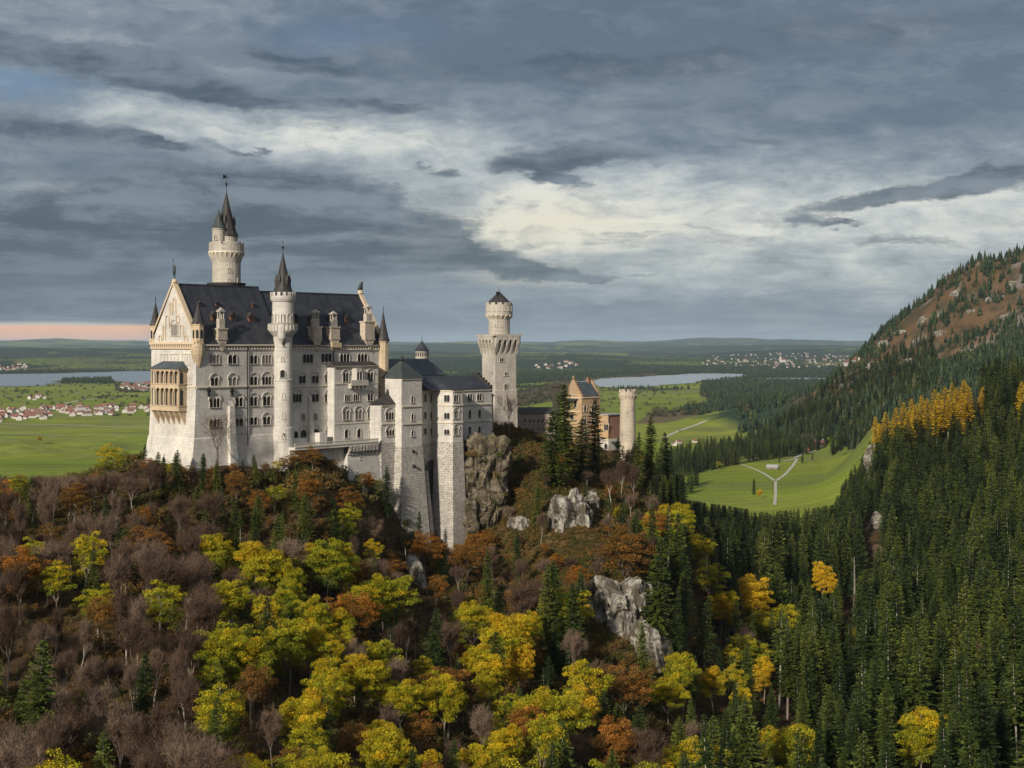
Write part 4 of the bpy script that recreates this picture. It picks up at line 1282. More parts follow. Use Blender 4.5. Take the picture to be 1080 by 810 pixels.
# porch box in front of the ground arches
pa = P.u(341, -3.4)
MB().box(pa - 1.4, pa + 1.4, -3.4, .2, zt0 - .2, zt0 + 3.4).build('porch', M['lime'], pal)

# ================================================================== BOWER (right-hand wing)
bow = P.root('castle_wing', 'pale limestone wing with grey roof and tall rubble stone bastions, right of the palace', 'castle')
ZS = P.z(467.5, 95, -8)             # where smooth walls meet the rubble base
def zat(py, p): return P.z(py, *p)
def wing_block(name, poly, z0, z1, zbase, batter, roof=None):
    """plastered upper block over a battered rubble base"""
    b = MB(); b.levels([ring(poly, zbase, batter), ring(poly, (zbase + z0) / 2, batter * .45), ring(poly, z0, .12)], (True, True))
    base = b.build('rubble_base', M['rubble'], bow)
    b = MB(); b.levels([ring(poly, z0, 0), ring(poly, z1, 0)], (False, True)); w_ = b.build(name, M['lime'], bow)
    return w_, base

VE = -8.0
eL, eR = P.u(487.7, VE), P.u(518.5, VE)
# E main wall, long range behind everything
uC = P.u(444, -4.5)
zE = P.z(411, eL, VE); zb1 = P.z(466, eL, VE)
polyE = [(uC, -4.4), (eL - 3, -4.4), (eL - 3, VE), (eR, VE), (eR, 6), (uC, 6)]
w_, bE = wing_block('wall', polyE, zb1, zE, -70, 1.0)
fE = Face(P, (eL - 3, VE), (eR, VE), bow)
wrow(fE, [(495.4, 4.8, 415.5, 423, 2), (505.4, 4.8, 415, 422.5, 2), (495.3, 2.4, 432.5, 441, 1), (505.6, 2.4, 432, 440.5, 1), (495.2, 2.4, 450, 457.5, 1), (505.4, 2.4, 449.5, 457, 1)])
fC = Face(P, (uC, -4.4), (eL - 3, -4.4), bow)
wrow(fC, [(448.4, 2.3, 416, 424, 1), (455, 2.3, 416, 424, 1), (448.4, 2.2, 434.5, 442, 1), (455, 2.2, 434.5, 442, 1), (448.4, 2.2, 451.5, 458.5, 1), (455, 2.2, 451.5, 458.5, 1)])
# B tall square tower
vB = -9.5
bL, bR = P.u(423.5, vB), P.u(445, vB)
polyB = [(bL, vB), (bR, vB), (bR, vB + (bR - bL)), (bL, vB + (bR - bL))]
zB = P.z(399, bL, vB)
wing_block('tower_block', polyB, zb1, zB, -80, 3.4)
fBt = Face(P, polyB[0], polyB[1], bow)
wrow(fBt, [(434.6, 2.3, 417.5, 425, 1), (434.8, 2.3, 436, 443.8, 1), (434.8, 2.3, 454, 460.5, 1)])
for py_ in (475, 490.5):
    pp = fBt.pt(434.8); MB().box(pp[0] - .3, pp[0] + .3, vB - (.75 if py_ < 480 else 1.3), vB, P.z(py_ + 2.6, *pp), P.z(py_ - .5, *pp)).build('slit', M['glass'], bow)
b = MB(); cxB, cyB = (bL + bR) / 2, vB + (bR - bL) / 2
roof_hip(b, polyB, zB + .01, (cxB, cyB, P.z(379, cxB, cyB)), .5); b.build('tower_roof', M['patina'], bow)
b = MB(); b.lathe(cxB, cyB, [(.5, P.z(381, cxB, cyB)), (.75, P.z(379.5, cxB, cyB)), (.5, P.z(378, cxB, cyB)), (.05, P.z(374, cxB, cyB))], 8); b.build('finial', M['metal'], bow)
# A small polygonal bay to the left
vA = -6.5
aL, aR = P.u(402, vA), P.u(424, vA)
polyA = [(aL - 1.6, vA + 2.6), (aL, vA), (aR, vA), (aR, 3), (aL - 1.6, 3)]
zA = P.z(427, aL, vA)
wing_block('bay_block', polyA, P.z(467, aL, vA), zA, -60, 1.0)
fA = Face(P, polyA[1], polyA[2], bow)
wrow(fA, [(411, 8, 434.5, 443, 3, 'h'), (411.5, 8, 453, 460, 3, 'h')])
b = MB(); ax, ay = P.u(408.3, vA + 3), vA + 3
roof_hip(b, polyA, zA + .01, (ax, ay, P.z(415, ax, ay)), .5); b.lathe(ax, ay, [(.5, P.z(416, ax, ay)), (.5, P.z(413.5, ax, ay)), (.05, P.z(409.5, ax, ay))], 6); b.build('bay_roof', M['slate_b'], bow)
# D half-octagonal bay
vD = -13.0
d1 = P.hit(477.5, (0, vD), (1, 0)); d0u = P.hit(461.3, (0, vD + 6), (1, 0))
d2 = P.hit(488, (0, vD), (1, 0))
polyD = [(d0u[0], -3), (d0u[0], d0u[1]), d1, d2, (d2[0] + 2.2, VE + .6), (d2[0] + 2.2, -3)]
zD = P.z(411.5, *d1)
wing_block('bay_block', polyD, P.z(466.5, *d1), zD, -85, 2.6)
fD1 = Face(P, polyD[1], polyD[2], bow); fD2 = Face(P, polyD[2], polyD[3], bow)
wrow(fD1, [(471.6, 5.4, 416.5, 424, 2), (471.6, 5.4, 435.5, 442.2, 2), (471.6, 5, 452.8, 458.8, 2)])
wrow(fD2, [(480.8, 4.6, 416, 424, 2), (481, 4.8, 433, 441.5, 1, 'h', 's'), (481, 4.8, 451, 459, 1, 'h', 's')])
# string courses
b = MB()
for f in (fE, fC, fBt, fD1, fD2, fA):
    p_ = f.p0
    if f is fA: ys = (446.5,)
    elif f is fBt: ys = (428.4, 446.8)
    elif f in (fC,): ys = (427.6, 445.8)
    elif f is fE: ys = (426.5, 444)
    else: ys = (427.2, 445.5)
    for y_ in ys: f.strip(b, y_, .45, .32)
    f.strip(b, 0, .5, .3, z={fE: zE, fC: zE, fBt: zB, fD1: zD, fD2: zD, fA: zA}[f] - .26)
b.build('string_course', M['trim'], bow)
# arched gap between the two bastions: flat dark sheet painted as its shade
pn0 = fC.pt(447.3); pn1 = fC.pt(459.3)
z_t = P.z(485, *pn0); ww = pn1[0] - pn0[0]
b = MB(); b.poly([(x, -5.62, z) for x, z in arch_pts(ww, z_t + 72, 12, (pn0[0] + pn1[0]) / 2, -72)]); b.build('niche_shade', M['glass'], bow)
pw = MB(); pw.hull([(pn0[0] - .6, -9.5, -72), (pn0[0] + 1.2, -9.5, -72), (pn0[0] + .6, -5.6, P.z(496, *pn0)), (pn0[0] - .6, -5.6, P.z(496, *pn0)), (pn0[0] - .6, -5.6, -72), (pn0[0] + 1.2, -5.6, -72)],
                   [(0, 1, 2, 3), (1, 5, 2), (0, 3, 4), (0, 4, 5, 1), (3, 2, 5, 4)]); pw.build('buttress', M['rubble'], bow)
# roofs of the wing
rz = P.z(397, eL, -1)
b = MB()
def gable_roof(mb, u0, u1, v0, v1, ze, zr, over=.5, hip0=0, hip1=0):
    vm = (v0 + v1) / 2; k = (zr - ze) / (vm - v0)
    a_ = [(u0 - (over if hip0 else 0), v0 - over, ze - over * k * .6), (u1 + (over if hip1 else 0), v0 - over, ze - over * k * .6), (u1 + (over if hip1 else 0), v1 + over, ze - over * k * .6), (u0 - (over if hip0 else 0), v1 + over, ze - over * k * .6)]
    r_ = [(u0 + hip0, vm, zr), (u1 - hip1, vm, zr)]
    mb.hull(a_ + r_, [(0, 1, 5, 4), (2, 3, 4, 5), (1, 2, 5), (3, 0, 4), (0, 3, 2, 1)])
gable_roof(b, uC, eR - .5, VE, 6, zE + .3, rz, .5)
b.build('roof', M['slate_g'] if False else M['slate'], bow)
b = MB()
dc = ((d1[0] + d2[0]) / 2 - .5, vD + 5)
base = ring(polyD[1:5], zD + .02, .5)
ap = (dc[0], -1.5, P.z(398.2, dc[0], -1.5))
b.hull([*base, ap], [(0, 1, 4), (1, 2, 4), (2, 3, 4), (3, 0, 4), (3, 2, 1, 0)]); b.build('bay_roof', M['slate'], bow)
b = MB()   # stepped gable on the right end
for k in range(6):
    f_ = k / 6; z_ = zE + (rz + .6 - zE) * (1 - f_); vv = (6 - VE) / 2 * f_
    b.box(eR - .7 - .002 * k, eR + .3 + .002 * k, -1 - vv - 1.3, -1 + vv + 1.3, zE - 1, z_ + .5)
b.build('stepped_gable', M['slate_b'], bow)
fR_ = (eR, VE)
MB().box(eR, eR + 3.5, VE + 2.5, 5, P.z(455, eR, VE), P.z(416, eR, VE)).build('side_wall', M['tower'], bow)
b = MB(); b.hull([(eR - .1, VE + 2, P.z(411, eR, VE)), (eR + 4, VE + 2, P.z(418, eR, VE)), (eR + 4, 5.3, P.z(418, eR, VE)), (eR - .1, 5.3, P.z(411, eR, VE)), (eR - .1, VE + 2, P.z(418.5, eR, VE)), (eR - .1, 5.3, P.z(418.5, eR, VE))], [(0, 1, 2, 3), (0, 4, 1), (3, 2, 5), (4, 5, 2, 1)]); b.build('side_roof', M['slate_b'], bow)
a = P.u(460.7, -4.4); MB().tube((a, -4.8 - .0, -62), (a, -4.8, zE), .16).build('drainpipe', M['metal'], bow)

# ================================================================== courtyard house + small round tower behind
K = Frame(*P.w(88, 14), 48.5)
kn_ = K.root('courtyard_house', 'courtyard house with green patina roof behind the wing', 'building')
b = MB(); b.box(0, 27, 0, 12, -35, K.z(397, 0, 0)); b.build('wall', M['tower'], kn_)
b = MB(); gable_roof(b, 0, 27, 0, 12, K.z(396, 0, 0), K.z(378.5, 14, 6), .5, 3, 3); b.build('roof', M['slate_g'], kn_)
fK = Face(K, (0, 12), (0, 0), kn_)
for (pq, y0_, y1_) in ((409, 387, 393), (413, 400, 407)): fK.window(pq - 1.5, pq + 1.5, y0_, y1_, 1)
tb_ = K.hit(445, (0, 22), (1, 0)); Yk = K.w(*tb_)[1]; zk = lambda py: (HZ - py) / FOC * Yk
rt = empty('round_turret_tower', (*K.w(*tb_), 0), 0, 'small round tower with pointed dark roof seen behind the green roof', 'tower')
b = MB(); b.lathe(0, 0, [(2.1, zk(420)), (2.1, zk(380)), (2.45, zk(377.5)), (2.45, zk(371)), (2.6, zk(370.5)), (2.6, zk(369.7))], 18); b.build('wall', M['tower'], rt)
b = MB(); cone_roof(b, 0, 0, 2.7, zk(369.7), zk(359), 12, .1); b.build('spire', M['slate'], rt); finial('finial', rt, 0, 0, zk(359.3), 1.6, .2)
rw = MB()
for i in range(18):
    a = 2 * math.pi * i / 18; c_, s_ = math.cos(a), math.sin(a)
    rw.poly([(2.47 * c_ - s_ * x, 2.47 * s_ + c_ * x, z) for x, z in arch_pts(.42, zk(371.5) - zk(376), 6, 0, zk(376))])
rw.build('window', M['glass'], rt)

# ================================================================== SQUARE TOWER
T = Frame((522.4 - 540) / FOC * 520, 520, 33.0)
sq = T.root('square_tower', 'tall square stone tower with round battlemented turret on top', 'tower')
S = 9.1
zt = lambda py: (HZ - py) / FOC * 522
b = MB(); sqp = [(0, 0), (S, 0), (S, S), (0, S)]
b.levels([ring(sqp, -45, .7), ring(sqp, zt(412), .15), ring(sqp, zt(411), 0), ring(sqp, zt(356), 0)], (True, True))
b.levels([ring(sqp, zt(354.5), 1.75), ring(sqp, zt(352.6), 1.75)], (True, True))
b.build('wall', M['tower'], sq)
b = MB()     # arcaded corbel stage
for f0, f1 in (((0, 0), (S, 0)), ((S, 0), (S, S)), ((S, S), (0, S)), ((0, S), (0, 0))):
    F_ = Face(T, f0, f1, sq)
    n_ = 4
    for i in range(n_ + 1):
        s_ = F_.L * i / n_; hw = .38 if 0 < i < n_ else .5
        q = [(0, zt(373.5)), (0, zt(354.4)), (1.6, zt(354.4)), (1.6, zt(362))]
        vs = []
        for sg in (-1, 1):
            for dd, z in q:
                p_ = (F_.p0[0] + F_.d[0] * (s_ + sg * hw) + F_.n[0] * dd, F_.p0[1] + F_.d[1] * (s_ + sg * hw) + F_.n[1] * dd, z)
                vs.append(p_)
        b.hull(vs, [(0, 1, 2, 3), (7, 6, 5, 4), (0, 4, 5, 1), (1, 5, 6, 2), (2, 6, 7, 3), (3, 7, 4, 0)])
    for i in range(n_):
        sc_ = F_.L * (i + .5) / n_; hw = F_.L / n_ / 2; R = hw - .36
        for k in range(6):
            a0, a1 = math.pi * k / 6, math.pi * (k + 1) / 6
            zc = zt(361)
            q = [(R * math.cos(a0), zc + R * 1.2 * math.sin(a0)), (R * math.cos(a0), zt(354.4)), (R * math.cos(a1), zt(354.4)), (R * math.cos(a1), zc + R * 1.2 * math.sin(a1))]
            vs = [(F_.p0[0] + F_.d[0] * (sc_ + x) + F_.n[0] * dd, F_.p0[1] + F_.d[1] * (sc_ + x) + F_.n[1] * dd, z) for dd in (.9, 1.7) for x, z in q]
            b.hull(vs, [(0, 1, 2, 3), (7, 6, 5, 4), (0, 4, 5, 1), (1, 5, 6, 2), (2, 6, 7, 3), (3, 7, 4, 0)])
b.build('corbel_arcade', M['tower'], sq)
fq = Face(T, (0, 0), (S, 0), sq); fq2 = Face(T, (0, S), (0, 0), sq)
wrow(fq, [(529, 4, 377.5, 381.8, 2), (533.7, 3.4, 392.5, 396.3, 2), (533.6, 3.6, 405, 411, 2), (529.5, 4.6, 424.5, 430.5, 2), (536.5, 3, 424.5, 430, 1)])
wrow(fq2, [(519, 1.2, 391.5, 393.5, 1, 'q')])
cq = S / 2
b = MB(); b.lathe(cq, cq, [(4.0, zt(354)), (3.95, zt(341)), (4.0, zt(336)), (4.95, zt(332.5)), (5.0, zt(332)), (5.0, zt(321)), (4.6, zt(321)), (4.6, zt(322.5))], 24)
up_ = b.build('upper_turret', M['tower'], sq)
mm = MB(); mm.merlons(cq, cq, 5.0, zt(321), zt(318.9), 12, .66, .45); mm.build('battlement', M['tower'], up_)
mm = MB()
for i in range(16):
    a = 2 * math.pi * i / 16; c_, s_ = math.cos(a), math.sin(a)
    q = [(3.95, zt(337)), (5.15, zt(333)), (5.15, zt(331.5)), (3.95, zt(331.5))]
    mm.hull([(cq + r * c_ - s_ * w_, cq + r * s_ + c_ * w_, z) for w_ in (-.35, .35) for r, z in q], [(0, 1, 2, 3), (7, 6, 5, 4), (0, 4, 5, 1), (1, 5, 6, 2), (2, 6, 7, 3), (3, 7, 4, 0)])
mm.build('corbel', M['trim'], up_)
mm = MB(); cz0, cz1 = zt(320.4), zt(306.8); mm.lathe(cq, cq, [(4.9, cz0), (0.1, cz1)], 16); mm.build('spire', M['slate_b'], up_); finial('finial', up_, cq, cq, cz1, 1.5, .25)
b = MB(); b.lathe(cq - 1.6, cq - 1.2, [(.35, cz0), (.35, zt(309.5)), (.5, zt(309)), (.5, zt(307.3))], 8); b.build('chimney', M['metal'], up_)
va_ = math.degrees(math.atan2(T.l(0, 0)[1] - cq, T.l(0, 0)[0] - cq))
round_windows(up_, cq, cq, 3.95, [(va_ - 16, zt(345), .8, .9), (va_ + 14, zt(345), .8, .9), (va_ - 16, zt(352.5), .9, 1.2), (va_ + 14, zt(352.5), .9, 1.2)], T)
round_windows(up_, cq, cq, 4.98, [(va_ + d_, zt(328), .55, 1.9) for d_ in (-66, -44, -22, 0, 22, 44, 66)], T)

# ================================================================== GATEHOUSE GROUP
G = Frame((613.5 - 540) / FOC * 556, 556, 45.0)
gh = G.root('gatehouse', 'ochre stone gatehouse with stepped gable and blue grey roof behind dark spruces', 'gatehouse')
zg = lambda py: (HZ - py) / FOC * 560
gv = G.v(595.5, 0); gu = G.u(633, 0)
b = MB(); b.box(0, gu, 0, gv, -60, zg(417.5))
b.build('wall', M['yellow'], gh)
b = MB(); gm_ = gv / 2
for k in range(6):
    w2 = gm_ * (1 - k / 6.5); b.box(-.1 - .003 * k, .8 + .003 * k, gm_ - w2, gm_ + w2, zg(418), zg(418) + (zg(401) - zg(418)) * (k + 1) / 6)
    b.box(gu - .8 - .003 * k, gu + .1 + .003 * k, gm_ - w2, gm_ + w2, zg(417.6), zg(418) + (zg(401) - zg(418)) * (k + 1) / 6)
b.lathe(0.3, gm_, [(.35, zg(401)), (.3, zg(399)), (.5, zg(398)), (.1, zg(396))], 8)
b.build('stepped_gable', M['yellow'], gh)
b = MB(); gable_roof(b, .8, gu - .8, 0, gv, zg(417), zg(402.8), .4); b.build('roof', M['slate_g'], gh)
b = MB(); b.box(gu - 2.6, gu - 1.4, gm_ - .6, gm_ + .6, zg(408), zg(398.5)); b.box(gu - 2.8, gu - 1.2, gm_ - .8, gm_ + .8, zg(399.5), zg(398.8)); b.build('chimney', M['brick'], gh)
fg1 = Face(G, (0, 0), (gu, 0), gh); fg0 = Face(G, (0, gv), (0, 0), gh)
wrow(fg1, [(617, 2.6, 429, 434, 1, 'h'), (625, 2.6, 429, 434, 1, 'h'), (617, 2.6, 441, 447, 1), (625, 2.6, 441, 447, 1), (617.5, 2.6, 453, 459, 1)])
wrow(fg0, [(600.5, 2.4, 424, 430, 1, 'h'), (607, 2.6, 424, 430, 1, 'h'), (604, 3, 411, 416.5, 2), (603.5, 3, 437, 443, 2), (601, 2.4, 450, 456, 1)])
b = MB(); fg1.strip(b, 419, .5, .35); fg0.strip(b, 419.5, .5, .35); fg1.strip(b, 437.5, .4, .2); fg0.strip(b, 434, .4, .2); b.build('cornice', M['trimw'], gh)
# balcony roof on the left
MB().hull([], []) 
b = MB(); p0_, p1_ = fg0.pt(598), fg0.pt(609.5)
b.hull([(-2.2, p0_[1], zg(422.5)), (-2.2, p1_[1], zg(422.5)), (0, p1_[1], zg(420)), (0, p0_[1], zg(420)), (-2.2, p0_[1], zg(423.2)), (-2.2, p1_[1], zg(423.2)), (0, p1_[1], zg(421)), (0, p0_[1], zg(421))],
       [(0, 1, 2, 3), (7, 6, 5, 4), (0, 4, 5, 1), (2, 6, 7, 3), (0, 3, 7, 4), (1, 5, 6, 2)]); b.build('canopy', M['slate'], gh)
# little turret on the far left corner
tl = G.l((586.5 - 540) / FOC * 572, 572)
b = MB(); b.lathe(tl[0], tl[1], [(1.5, -40), (1.5, zg(410)), (1.9, zg(408.5)), (1.9, zg(405.5)), (1.5, zg(405.4))], 12); b.merlons(tl[0], tl[1], 1.9, zg(405.6), zg(404.3), 8, .55, .3); b.build('corner_turret', M['trimw'], gh)
# red wing
wu0, wu1 = G.u(633.5, -4.5), G.u(655.5, -4.5)
b = MB(); b.box(gu - .5, wu1, -4.5, 8, zg(463), zg(438)); wing2 = b.build('red_wing', M['brick'], gh)
b = MB(); b.box(gu - .5, wu1, -4.8, 8, -60, zg(463) - .01); b.build('wing_base', M['lime_lo'], wing2)
b = MB(); b.box(gu - 1.0, wu1 + .3, -5.0, 8.4, zg(438), zg(436.9)); b.build('wing_roof', M['greyroof'], wing2)
f1 = Face(G, (gu - .5, -4.5), (wu1, -4.5), gh); f0 = Face(G, (gu - .5, 8), (gu - .5, -4.5), gh)
b = MB(); b.box(gu - .75, gu - .1, -4.75, 6, zg(463), zg(438.02)); b.build('wing_front', M['yellow'], wing2)
f0 = Face(G, (gu - .76, 6), (gu - .76, -4.75), gh)
wrow(f0, [(639.5, 4.2, 447.5, 454, 2, 'h')]); f0b = Face(G, (gu - .76, 6), (gu - .76, -4.81), gh); wrow(f0b, [(639.2, 3.2, 468, 474, 1)])
b = MB(); b.hull([(gu + 1, -6.6, zg(468.5)), (wu1 - 1, -6.6, zg(468.5)), (wu1 - 1, -4.8, zg(466)), (gu + 1, -4.8, zg(466)), (gu + 1, -6.6, zg(469.4)), (wu1 - 1, -6.6, zg(469.4)), (wu1 - 1, -4.8, zg(467)), (gu + 1, -4.8, zg(467))],
                 [(0, 1, 2, 3), (7, 6, 5, 4), (0, 4, 5, 1), (2, 6, 7, 3), (0, 3, 7, 4), (1, 5, 6, 2)]); b.build('porch_roof', M['slate'], wing2)
# round gate tower
gt = empty('gate_tower', ((662 - 540) / FOC * 556, 556, 0), 0, 'round ochre gate tower with flared battlements, right of the red brick wing', 'tower')
b = MB(); b.lathe(0, 0, [(3.6, -65), (3.2, zg(470)), (2.95, zg(425)), (2.95, zg(421)), (3.35, zg(416)), (3.4, zg(412.5)), (3.0, zg(412.4)), (3.0, zg(414))], 22); b.build('wall', M['buff'], gt)
b = MB(); b.merlons(0, 0, 3.42, zg(412.6), zg(410.2), 12, .58, .4)
for i in range(16):
    a = 2 * math.pi * i / 16; c_, s_ = math.cos(a), math.sin(a); q = [(2.9, zg(421)), (3.55, zg(417)), (3.55, zg(415.5)), (2.9, zg(415.5))]
    b.hull([(r * c_ - s_ * w_, r * s_ + c_ * w_, z) for w_ in (-.25, .25) for r, z in q], [(0, 1, 2, 3), (7, 6, 5, 4), (0, 4, 5, 1), (1, 5, 6, 2), (2, 6, 7, 3), (3, 7, 4, 0)])
b.build('battlement', M['buff'], gt)
b = MB(); cone_roof(b, 0, 0, 1.5, zg(413), zg(406), 8, 0.1); b.build('cap', M['slate_b'], gt)
round_windows(gt, 0, 0, 3.0, [(-96, zg(438), .8, 2.0), (-98, zg(453.5), .7, 1.6), (-60, zg(431), .5, 1.0)], P)
# long wall and low range between the square tower and the gatehouse
lw = Frame((548 - 540) / FOC * 545, 545, 8)
lr = lw.root('connecting_range', 'low pinkish range with long dark roof joining square tower and gatehouse', 'building')
le = lw.u(586, 0)
b = MB(); b.box(0, le, 0, 7, -60, lw.z(436, 0, 0)); b.build('wall', M['drab'], lr)
b = MB(); gable_roof(b, 0, le, 0, 7, lw.z(436, 0, 0), lw.z(429.5, 0, 3.5), .4); b.build('roof', M['slate_b'], lr)
fl = Face(lw, (0, 0), (le, 0), lr)
for i in range(7): fl.window(553 + i * 4.6, 554.8 + i * 4.6, 442, 446.5, 1)
for i in range(5): fl.window(555 + i * 6, 556.6 + i * 6, 451, 455, 1)

# ================================================================== rooftop figures
def figure_mesh(pts, edges, radii, name, mat, sub=1):
    me = bpy.data.meshes.new(name); me.from_pydata(pts, edges, [])
    o = bpy.data.objects.new(name, me); COL.objects.link(o)
    s = o.modifiers.new('s', 'SKIN')
    for v_, r in zip(me.skin_vertices[0].data, radii): v_.radius = (r, r)
    me.skin_vertices[0].data[0].use_root = True
    o.modifiers.new('d', 'SUBSURF').render_levels = sub
    me.materials.append(mat)
    for m_ in o.modifiers:
        if m_.type == 'SUBSURF': m_.levels = sub
    return o

g0 = P.w(0.4, VM)
st = empty('gable_statue', (g0[0], g0[1], ZR1 + 1.1), math.radians(-60), 'dark bronze knight with raised lance on the left gable peak', 'statue')
MB().lathe(0, 0, [(.9, -.4), (.75, .1), (.8, .35), (.55, .5)], 8).build('pedestal', M['trimw'], st)
o = figure_mesh([(0, 0, 2.7), (0, 0, 3.3), (0, .02, 3.95), (0, .03, 4.2), (.35, 0, 3.8), (.75, -.1, 3.5), (.85, -.2, 3.0), (-.35, 0, 3.8), (-.8, -.05, 4.0), (-1.05, -.1, 4.5), (.22, 0, 2.5), (.3, -.1, 1.5), (.32, 0, .6), (-.22, 0, 2.5), (-.3, .1, 1.5), (-.32, .1, .6), (0, .03, 4.6)],
                [(0, 1), (1, 2), (2, 3), (2, 4), (4, 5), (5, 6), (2, 7), (7, 8), (8, 9), (0, 10), (10, 11), (11, 12), (0, 13), (13, 14), (14, 15), (3, 16)],
                [.42, .38, .34, .16, .22, .15, .11, .22, .15, .11, .26, .19, .15, .26, .19, .15, .27], 'figure', M['bronze'])
o.parent = st
b = MB(); b.tube((-1.08, -.1, 1.2), (-1.08, -.1, 6.0), .07); b.lathe(-1.08, -.1, [(.05, 5.8), (.16, 6.0), (.02, 6.6)], 6); b.build('lance', M['bronze'], st)
b = MB(); b.lathe(.75, -.35, [(.05, 1.5), (.35, 1.9), (.5, 2.5), (.4, 3.0), (.05, 3.1)], 8); b.build('shield', M['bronze'], st)
g1 = P.w(LU - .4, VM)
ls = empty('gable_lion', (g1[0], g1[1], ZR2 + 1.1), math.radians(48.5), 'dark bronze seated lion on the right gable peak', 'statue')
MB().lathe(0, 0, [(1.0, -.4), (.8, .1), (.9, .4), (.7, .6)], 8).build('pedestal', M['trimw'], ls)
o = figure_mesh([(-.6, 0, 1.0), (-.2, 0, 1.7), (.35, 0, 2.4), (.6, 0, 3.0), (.95, 0, 3.15), (.55, .25, 1.5), (.65, .25, .65), (.55, -.25, 1.5), (.65, -.25, .65), (-.2, .35, .9), (.2, .4, .62), (-.2, -.35, .9), (.2, -.4, .62), (-1.1, 0, .8), (-1.35, 0, 1.5), (1.2, 0, 3.05)],
                [(0, 1), (1, 2), (2, 3), (3, 4), (2, 5), (5, 6), (2, 7), (7, 8), (0, 9), (9, 10), (0, 11), (11, 12), (0, 13), (13, 14), (4, 15)],
                [.5, .5, .52, .48, .32, .2, .16, .2, .16, .26, .18, .26, .18, .1, .08, .2], 'body', M['bronze'])
o.parent = ls
# ------------------------------------------------------------------ tree prototypes
def leafmat(name, cols, rough=0.6, transl=0.25, hue_by_tree=0.5, noise_sc=0.25):
    """colour from a per-leaf value plus a per-tree value; cols = list of (pos, rgb)"""
    m, t = material(name)
    a = t.n('ShaderNodeAttribute'); a.attribute_name = 'lc'
    r_, g_, b_ = t.n('ShaderNodeSeparateColor').outputs, None, None
    sc_ = t.n('ShaderNodeSeparateColor'); t.l.new(a.outputs['Color'], sc_.inputs[0])
    rnd = t.n('ShaderNodeObjectInfo').outputs['Random']
    f = t.m('ADD', t.m('MULTIPLY', sc_.outputs[0], 1 - hue_by_tree), t.m('MULTIPLY', rnd, hue_by_tree))
    nz = t.noise(t.n('ShaderNodeNewGeometry').outputs['Position'], noise_sc, 3, 0.6)
    f = t.m('ADD', f, t.m('MULTIPLY', t.m('SUBTRACT', nz, 0.5), 0.5), clamp=True)
    rp = t.n('ShaderNodeValToRGB'); t.l.new(f, rp.inputs[0])
    cr = rp.color_ramp
    while len(cr.elements) < len(cols): cr.elements.new(0.5)
    for e_, (p_, c_) in zip(cr.elements, cols): e_.position = p_; e_.color = (*c_, 1)
    br = t.m('ADD', t.m('MULTIPLY', sc_.outputs[1], 1.0), 0.45)
    v = t.n('ShaderNodeVectorMath', operation='SCALE'); t.l.new(rp.outputs[0], v.inputs[0]); t.l.new(br, v.inputs[3])
    t.set(t.p.inputs['Base Color'], v.outputs[0]); t.p.inputs['Roughness'].default_value = rough
    t.p.inputs['Specular IOR Level'].default_value = 0.15
    if transl > 0:
        tr = t.n('ShaderNodeBsdfTranslucent'); t.l.new(v.outputs[0], tr.inputs[0])
        ms = t.n('ShaderNodeMixShader'); ms.inputs[0].default_value = transl
        t.l.new(t.p.outputs[0], ms.inputs[1]); t.l.new(tr.outputs[0], ms.inputs[2]); t.l.new(ms.outputs[0], t.o.inputs[0])
    return m

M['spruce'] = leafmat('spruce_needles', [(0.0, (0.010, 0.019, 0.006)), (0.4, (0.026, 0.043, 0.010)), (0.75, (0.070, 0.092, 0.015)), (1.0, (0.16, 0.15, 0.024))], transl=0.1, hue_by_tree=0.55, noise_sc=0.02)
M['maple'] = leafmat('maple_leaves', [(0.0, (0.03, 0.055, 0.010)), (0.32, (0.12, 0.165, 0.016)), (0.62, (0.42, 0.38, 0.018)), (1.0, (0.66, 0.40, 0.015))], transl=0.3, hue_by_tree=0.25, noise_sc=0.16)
M['gold'] = leafmat('golden_leaves', [(0.0, (0.36, 0.25, 0.02)), (0.5, (0.62, 0.42, 0.02)), (1.0, (0.78, 0.50, 0.03))], transl=0.35, hue_by_tree=0.3)
M['orange'] = leafmat('russet_leaves', [(0.0, (0.09, 0.065, 0.02)), (0.5, (0.20, 0.10, 0.022)), (0.85, (0.34, 0.14, 0.022)), (1.0, (0.46, 0.17, 0.02))], transl=0.3, hue_by_tree=0.45)
M['shrub'] = leafmat('shrub_leaves', [(0.0, (0.05, 0.075, 0.018)), (0.35, (0.10, 0.095, 0.028)), (0.65, (0.16, 0.105, 0.035)), (0.88, (0.23, 0.115, 0.032)), (1.0, (0.32, 0.26, 0.05))], transl=0.25, hue_by_tree=0.7)
M['hedge'] = leafmat('distant_hedge', [(0.0, (0.03, 0.045, 0.02)), (0.5, (0.07, 0.065, 0.035)), (1.0, (0.13, 0.085, 0.05))], transl=0.0, hue_by_tree=0.8, noise_sc=0.01)
M['twig'] = leafmat('bare_twigs', [(0.0, (0.045, 0.028, 0.018)), (0.5, (0.105, 0.066, 0.044)), (1.0, (0.23, 0.165, 0.12))], transl=0.0, hue_by_tree=0.6, noise_sc=0.03)
M['bark'] = leafmat('tree_bark', [(0.0, (0.09, 0.07, 0.055)), (0.5, (0.19, 0.155, 0.13)), (1.0, (0.33, 0.29, 0.25))], transl=0.0, hue_by_tree=0.7, noise_sc=0.4)
M['palebark'] = leafmat('pale_bark', [(0.0, (0.25, 0.22, 0.18)), (1.0, (0.45, 0.42, 0.37))], transl=0.0, hue_by_tree=0.7, noise_sc=0.6)
M['fir_far'] = leafmat('far_conifers', [(0.0, (0.010, 0.021, 0.012)), (0.5, (0.020, 0.037, 0.017)), (0.88, (0.042, 0.058, 0.021)), (1.0, (0.085, 0.07, 0.03))], transl=0.0, hue_by_tree=0.75, noise_sc=0.01)


